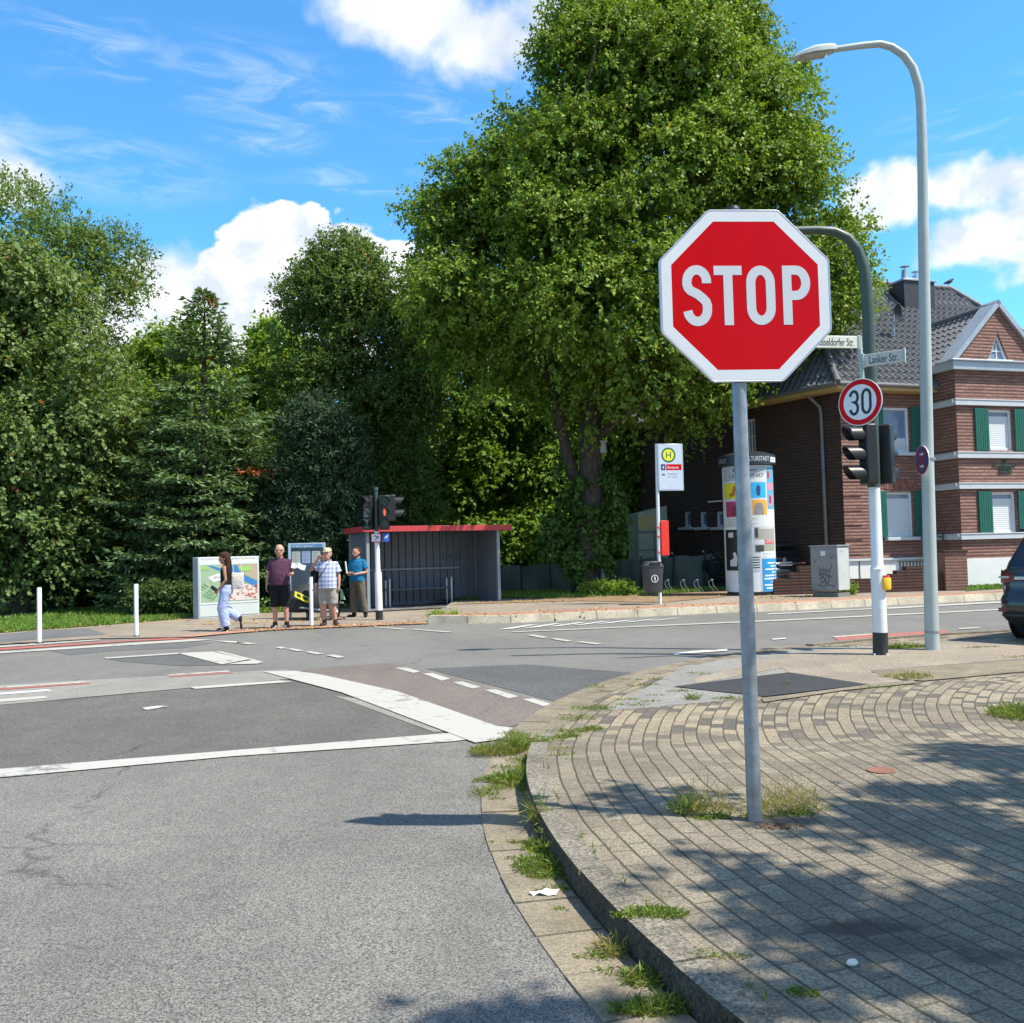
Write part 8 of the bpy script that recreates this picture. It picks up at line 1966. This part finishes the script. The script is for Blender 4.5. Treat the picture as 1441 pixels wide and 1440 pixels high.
# ================================================================ weeds in the near joints
M_weed = leaf_mat('weed_blade', (.075, .125, .022), (.26, .34, .07), odd=(.40, .32, .14), trans=.35)
M_dry = leaf_mat('dry_grass', (.20, .16, .06), (.42, .35, .16), odd=(.12, .18, .04), trans=.3)
def tuft_arrays(c, n, rx, ry, h, w, spread=.55, dry=0.0, rot=0.0, zf=None):
    r = np.sqrt(RNG.random(n)); a = RNG.uniform(0, 2*PI, n); x = r*np.cos(a)*rx; y = r*np.sin(a)*ry
    X = x*math.cos(rot)-y*math.sin(rot); Y = x*math.sin(rot)+y*math.cos(rot)
    P = np.stack([X, Y, np.zeros(n)], 1)
    if zf is not None: P[:, 2] = zf(P)
    L = h*RNG.uniform(.4, 1.2, n)*(1.1-.5*r)
    # two segment blades: base + bent tip
    d0 = nrmz(RNG.normal(size=(n, 3))*spread*np.array([1, 1, .2])+np.array([0, 0, 1])); N = nrmz(RNG.normal(size=(n, 3))*np.array([1, 1, .1]))
    tip = nrmz(d0+RNG.normal(size=(n, 3))*.3+np.array([0, 0, -.35]))
    V1 = leaf_quads(P, d0, N, L*.72, np.full(n, w), .1); V2 = leaf_quads(P+d0*(L*.42)[:, None], tip, N, L*.6, np.full(n, w*.85), .1)
    t_ = np.where(RNG.random(n) < dry, 1.15, RNG.random(n))
    return np.concatenate([V1, V2]), np.concatenate([t_, t_])
def tuft(label, px_, py_, z, parts, mat=None, cat='weed', name='weed_tuft'):
    q = G(px_, py_, z); Vs = []; Ts = []
    for (dx, dy, n, rx, ry, h, w, sp_, dry, rot) in parts:
        V, t_ = tuft_arrays(None, n, rx, ry, h, w, sp_, dry, rot); V = V+np.array([dx, dy, 0], dtype=np.float32); Vs.append(V); Ts.append(t_)
    o = quad_mesh(name, np.concatenate(Vs), np.concatenate(Ts), mat or M_weed); o.location = q
    return tag(o, label, cat)
tuft('green and dry grass growing round the foot of the STOP sign post', 1052, 1146, .122, [(-.22, .05, 200, .20, .10, .10, .005, .8, .6, .1), (.22, .06, 220, .22, .12, .12, .005, .8, .6, 0), (-.32, .06, 90, .10, .06, .15, .007, .5, .1, 0), (-.2, -.06, 180, .10, .05, .05, .009, 1.2, 0, 0), (.25, -.03, 120, .10, .06, .06, .008, 1.0, 0, 0), (.0, -.06, 100, .18, .05, .05, .006, 1.0, .6, 0)], cat='grass tuft')
o = tuft('tall dry straw stalks beside the STOP sign post', 1052, 1140, .122, [(-.24, .06, 150, .15, .08, .25, .003, .5, .1, 0), (.24, .08, 240, .20, .10, .24, .003, .6, .1, 0)], M_dry, 'dry grass', 'straw_tuft')
tuft('flat brown dead weeds right of the STOP sign post foot', 1095, 1165, .122, [(0, 0, 160, .13, .05, .04, .006, 1.6, .1, 0)], leaf_mat('dead_weed', (.10, .05, .03), (.28, .16, .09), trans=.1), 'dead weeds', 'dead_weed')
tuft('tall grass clump at the end of the thick white line, beside the gutter', 700, 1062, .012, [(-.02, 0, 420, .19, .08, .15, .005, .8, .35, 0), (.14, .12, 320, .08, .13, .21, .006, .5, .12, 0), (-.03, .22, 240, .18, .06, .08, .008, 1.0, .1, 0), (.1, .34, 200, .12, .08, .07, .007, 1.0, .1, 0)], cat='grass tuft')
tuft('dark green weed clump in the gutter below the tall grass', 725, 1100, .012, [(0, 0, 520, .17, .12, .12, .009, .9, .02, 0), (-.17, .05, 160, .12, .04, .06, .007, .9, .1, 0), (.05, .14, 220, .1, .09, .1, .008, .8, .05, 0)])
tuft('upright yellow green grass clump at the kerb edge, left of the STOP post', 762, 1160, .03, [(0, .0, 260, .05, .18, .22, .005, .4, .35, .3), (.12, -.05, 160, .11, .05, .05, .007, 1.1, .05, 0)], cat='grass tuft')
tuft('low mossy weed mat spilling over the kerb above the paper scrap', 770, 1222, .014, [(0, 0, 900, .15, .19, .07, .007, 1.0, .02, .7), (.17, .12, 260, .13, .05, .11, .007, 1.0, .03, 0)])
tuft('bright green mat on the kerb top, lower right of the paper scrap', 925, 1285, .13, [(0, 0, 520, .125, .06, .035, .006, 1.1, 0, -.2), (-.12, -.02, 70, .06, .04, .05, .009, .9, 0, 0)])
tuft('straw coloured tuft in the gutter below the paper scrap', 862, 1338, .012, [(0, 0, 150, .06, .05, .09, .005, .8, .75, 0), (-.03, -.04, 120, .09, .04, .05, .006, 1.0, .1, 0)], cat='grass tuft')
tuft('green weed tuft in the gutter, second from the bottom edge', 915, 1380, .012, [(0, 0, 240, .10, .07, .08, .007, .9, .05, 0)])
tuft('wide green grass tuft in the gutter at the bottom edge', 930, 1420, .012, [(0, 0, 640, .18, .055, .07, .006, .9, .03, .05)], cat='grass tuft')
tuft('small green weed in a paver joint near the bottom right', 1130, 1398, .127, [(0, 0, 110, .05, .03, .03, .006, 1.0, 0, -.3)])
tuft('faint weed along the kerb joint above the bottom right weed', 1010, 1345, .127, [(0, 0, 120, .12, .03, .025, .005, 1.2, .1, -.2)])
tuft('bright grass patch at the right edge of the pavers', 1436, 1008, ZF, [(.1, 0, 900, .36, .30, .17, .010, .8, .12, 0)], cat='grass tuft')
tuft('yellowish grass tuft on the pale strip right of the dark patch', 1278, 953, ZF+.01, [(0, 0, 240, .28, .2, .10, .009, .9, .45, 0)], cat='grass tuft')
tuft('grass growing at the foot of the street lamp', 1285, 912, ZF, [(-.12, 0, 420, .42, .13, .13, .011, .8, .1, .05), (.2, -.03, 100, .1, .06, .08, .01, .8, .1, 0)], cat='grass tuft')
tuft('short grass between the lamp and the dark car', 1380, 912, ZF, [(0, 0, 160, .3, .06, .05, .010, .9, .1, .1)], cat='grass tuft')
tuft('grass sprig beside the light patch, left of the STOP post', 975, 985, ZF, [(0, 0, 60, .07, .05, .13, .008, .7, .1, 0), (.35, 0, 110, .16, .06, .05, .008, .9, .4, 0)])
tuft('yellow green weeds bridging the gutter and the kerb top, above the upright clump', 752, 1100, .03, [(0, 0, 420, .12, .12, .08, .007, .9, .2, .2), (.1, -.05, 200, .12, .06, .05, .007, 1.0, .1, 0)])
tuft('dense low weeds along the kerb foot, between the upright clump and the moss mat', 775, 1196, .014, [(-.03, 0, 380, .09, .15, .08, .007, .9, .1, .5), (.1, .03, 160, .09, .05, .1, .006, .8, .15, 0)])
tuft('trailing green weeds on the flush kerb, above the tall grass clump', 770, 1046, .03, [(0, 0, 300, .16, .09, .06, .008, .9, .15, .4), (.16, .2, 220, .14, .08, .06, .008, .9, .1, .5), (.36, .5, 220, .16, .08, .05, .009, .9, .1, .5)])
# joint weeds nobody would count
Vs = []; Ts = []
for (x, y, n, rx, ry, h, zz_) in [(835, 998, 120, .22, .10, .07, .03), (812, 1012, 130, .2, .1, .07, .03), (795, 1030, 120, .16, .08, .05, .03), (700, 1042, 60, .12, .04, .04, .012), (720, 1033, 60, .12, .04, .05, .012), (775, 1080, 90, .10, .06, .05, .07), (790, 1098, 90, .09, .06, .05, .085), (800, 1060, 80, .16, .04, .04, .05), (710, 1080, 60, .1, .03, .04, .012), (760, 1040, 80, .12, .05, .05, .03), (775, 1130, 60, .1, .04, .04, .1), (730, 1186, 60, .08, .025, .035, .012), (690, 1186, 20, .04, .02, .02, .012), (800, 1160, 90, .08, .04, .04, .105), (850, 1197, 90, .08, .04, .035, .11), (722, 1208, 40, .05, .025, .025, .012), (780, 1253, 90, .12, .03, .04, .012), (815, 1346, 30, .03, .015, .02, .012), (790, 1280, 30, .04, .02, .02, .012), (940, 1263, 40, .05, .03, .03, .11), (990, 1335, 40, .06, .02, .02, .112), (870, 1370, 60, .09, .03, .04, .012), (1120, 1180, 40, .04, .03, .04, .11), (930, 1125, 60, .1, .03, .05, .1), (905, 965, 60, .2, .06, .05, .03), (880, 985, 50, .15, .05, .04, .03), (1105, 962, 30, .1, .03, .03, .05), (1240, 968, 60, .25, .05, .04, .04), (1440, 925, 60, .3, .05, .06, .04), (1180, 911, 60, .3, .05, .07, .03), (700, 1125, 40, .06, .03, .03, .012)]+[(random.gauss(725, 22), y_, 90, .11, .06, random.uniform(.04, .10), .012) for y_ in range(1036, 1125, 6)]+[(random.gauss(752+.9*(y_-1120)*(y_ > 1120), 7), y_, 110, .07, .06, random.uniform(.04, .11), .012) for y_ in range(1105, 1215, 7)]+[(random.gauss(790, 22), y_, 60, .10, .03, .045, .09) for y_ in range(1045, 1200, 9)]+[(random.uniform(790, 990), random.uniform(945, 1010), 35, .14, .05, .04, .03) for _ in range(12)]:
    q = G(x, y, zz_); V, t_ = tuft_arrays(None, n, rx, ry, h, .006 if y > 1000 else .01, .9, .12, random.uniform(-.3, .3)); Vs.append(V+np.array(q, dtype=np.float32)); Ts.append(t_)
# thin green lines along the kerb joints
qq = RNG.uniform(-4.5, 2.2, 700); tt = np.where(RNG.random(700) < .5, -.006, .14)
Pq = np.array([tuple(pp(a, b_, zp(a)+.002 if b_ > 0 else .014)) for a, b_ in zip(qq, tt)]); keep = np.array([math.sin(a*7)+math.sin(a*17+1) > .5 for a in qq]); Pq = Pq[keep]
Dq = nrmz(RNG.normal(size=(len(Pq), 3))*.7+np.array([0, 0, .8])); Vs.append(leaf_quads(Pq, Dq, nrmz(RNG.normal(size=(len(Pq), 3))), RNG.uniform(.02, .05, len(Pq)), np.full(len(Pq), .006), .1)); Ts.append(RNG.random(len(Pq)))
tag(quad_mesh('joint_weeds', np.concatenate(Vs), np.concatenate(Ts), M_weed), 'thin green weeds creeping along the gutter and kerb joints', 'weeds', None, 'stuff')
# small things on the ground
q = G(768, 1259, .014); mb = MB(); ol = [(-.075, 0), (-.06, .022), (-.02, .028), (.0, .02), (.03, .026), (.055, .018), (.06, .0), (.045, -.016), (.01, -.02), (-.03, -.014), (-.055, -.012)]
n = len(ol); vs = [(x, y, .004+.008*math.sin(9*x+20*y)+(.014 if i % 3 == 0 else 0)) for i, (x, y) in enumerate(ol)]+[(0, 0, .016)]
mb.add(vs, [(i, (i+1) % n, n) for i in range(n)]); o = mb.build('paper_scrap', pbr('paper_litter', (.78, .78, .77), .7, .04, 30), None, label='crumpled white paper scrap lying in the gutter', cat='litter'); o.location = q; sd = o.modifiers.new('t', 'SOLIDIFY'); sd.thickness = .002
q = G(1199, 1358, .127); mb = MB(); mb.loft([(0, 0, 0, .018, .013), (.001, 0, .007, .023, .017), (.002, .001, .015, .017, .012), (.002, .001, .018, .006, .004)], 14); o = mb.build('pebble', pbr('pebble_white', (.62, .60, .54), .6, .08, 60), None, smooth=True, label='small white pebble on the shaded pavers', cat='stone'); o.location = q; o.rotation_euler = (0, 0, .5)
q = G(1240, 1085, .1255); o = MB().lathe([(.085, 0), (.085, .006), (.07, .007), (.06, .003)], 28).build('valve_cover', pbr('rusty_iron', (.22, .10, .06), .7, .2, 30, bump=.5), None, smooth=True, angle=30, label='small rusty round valve cover set in the pavers', cat='valve cover'); o.location = q
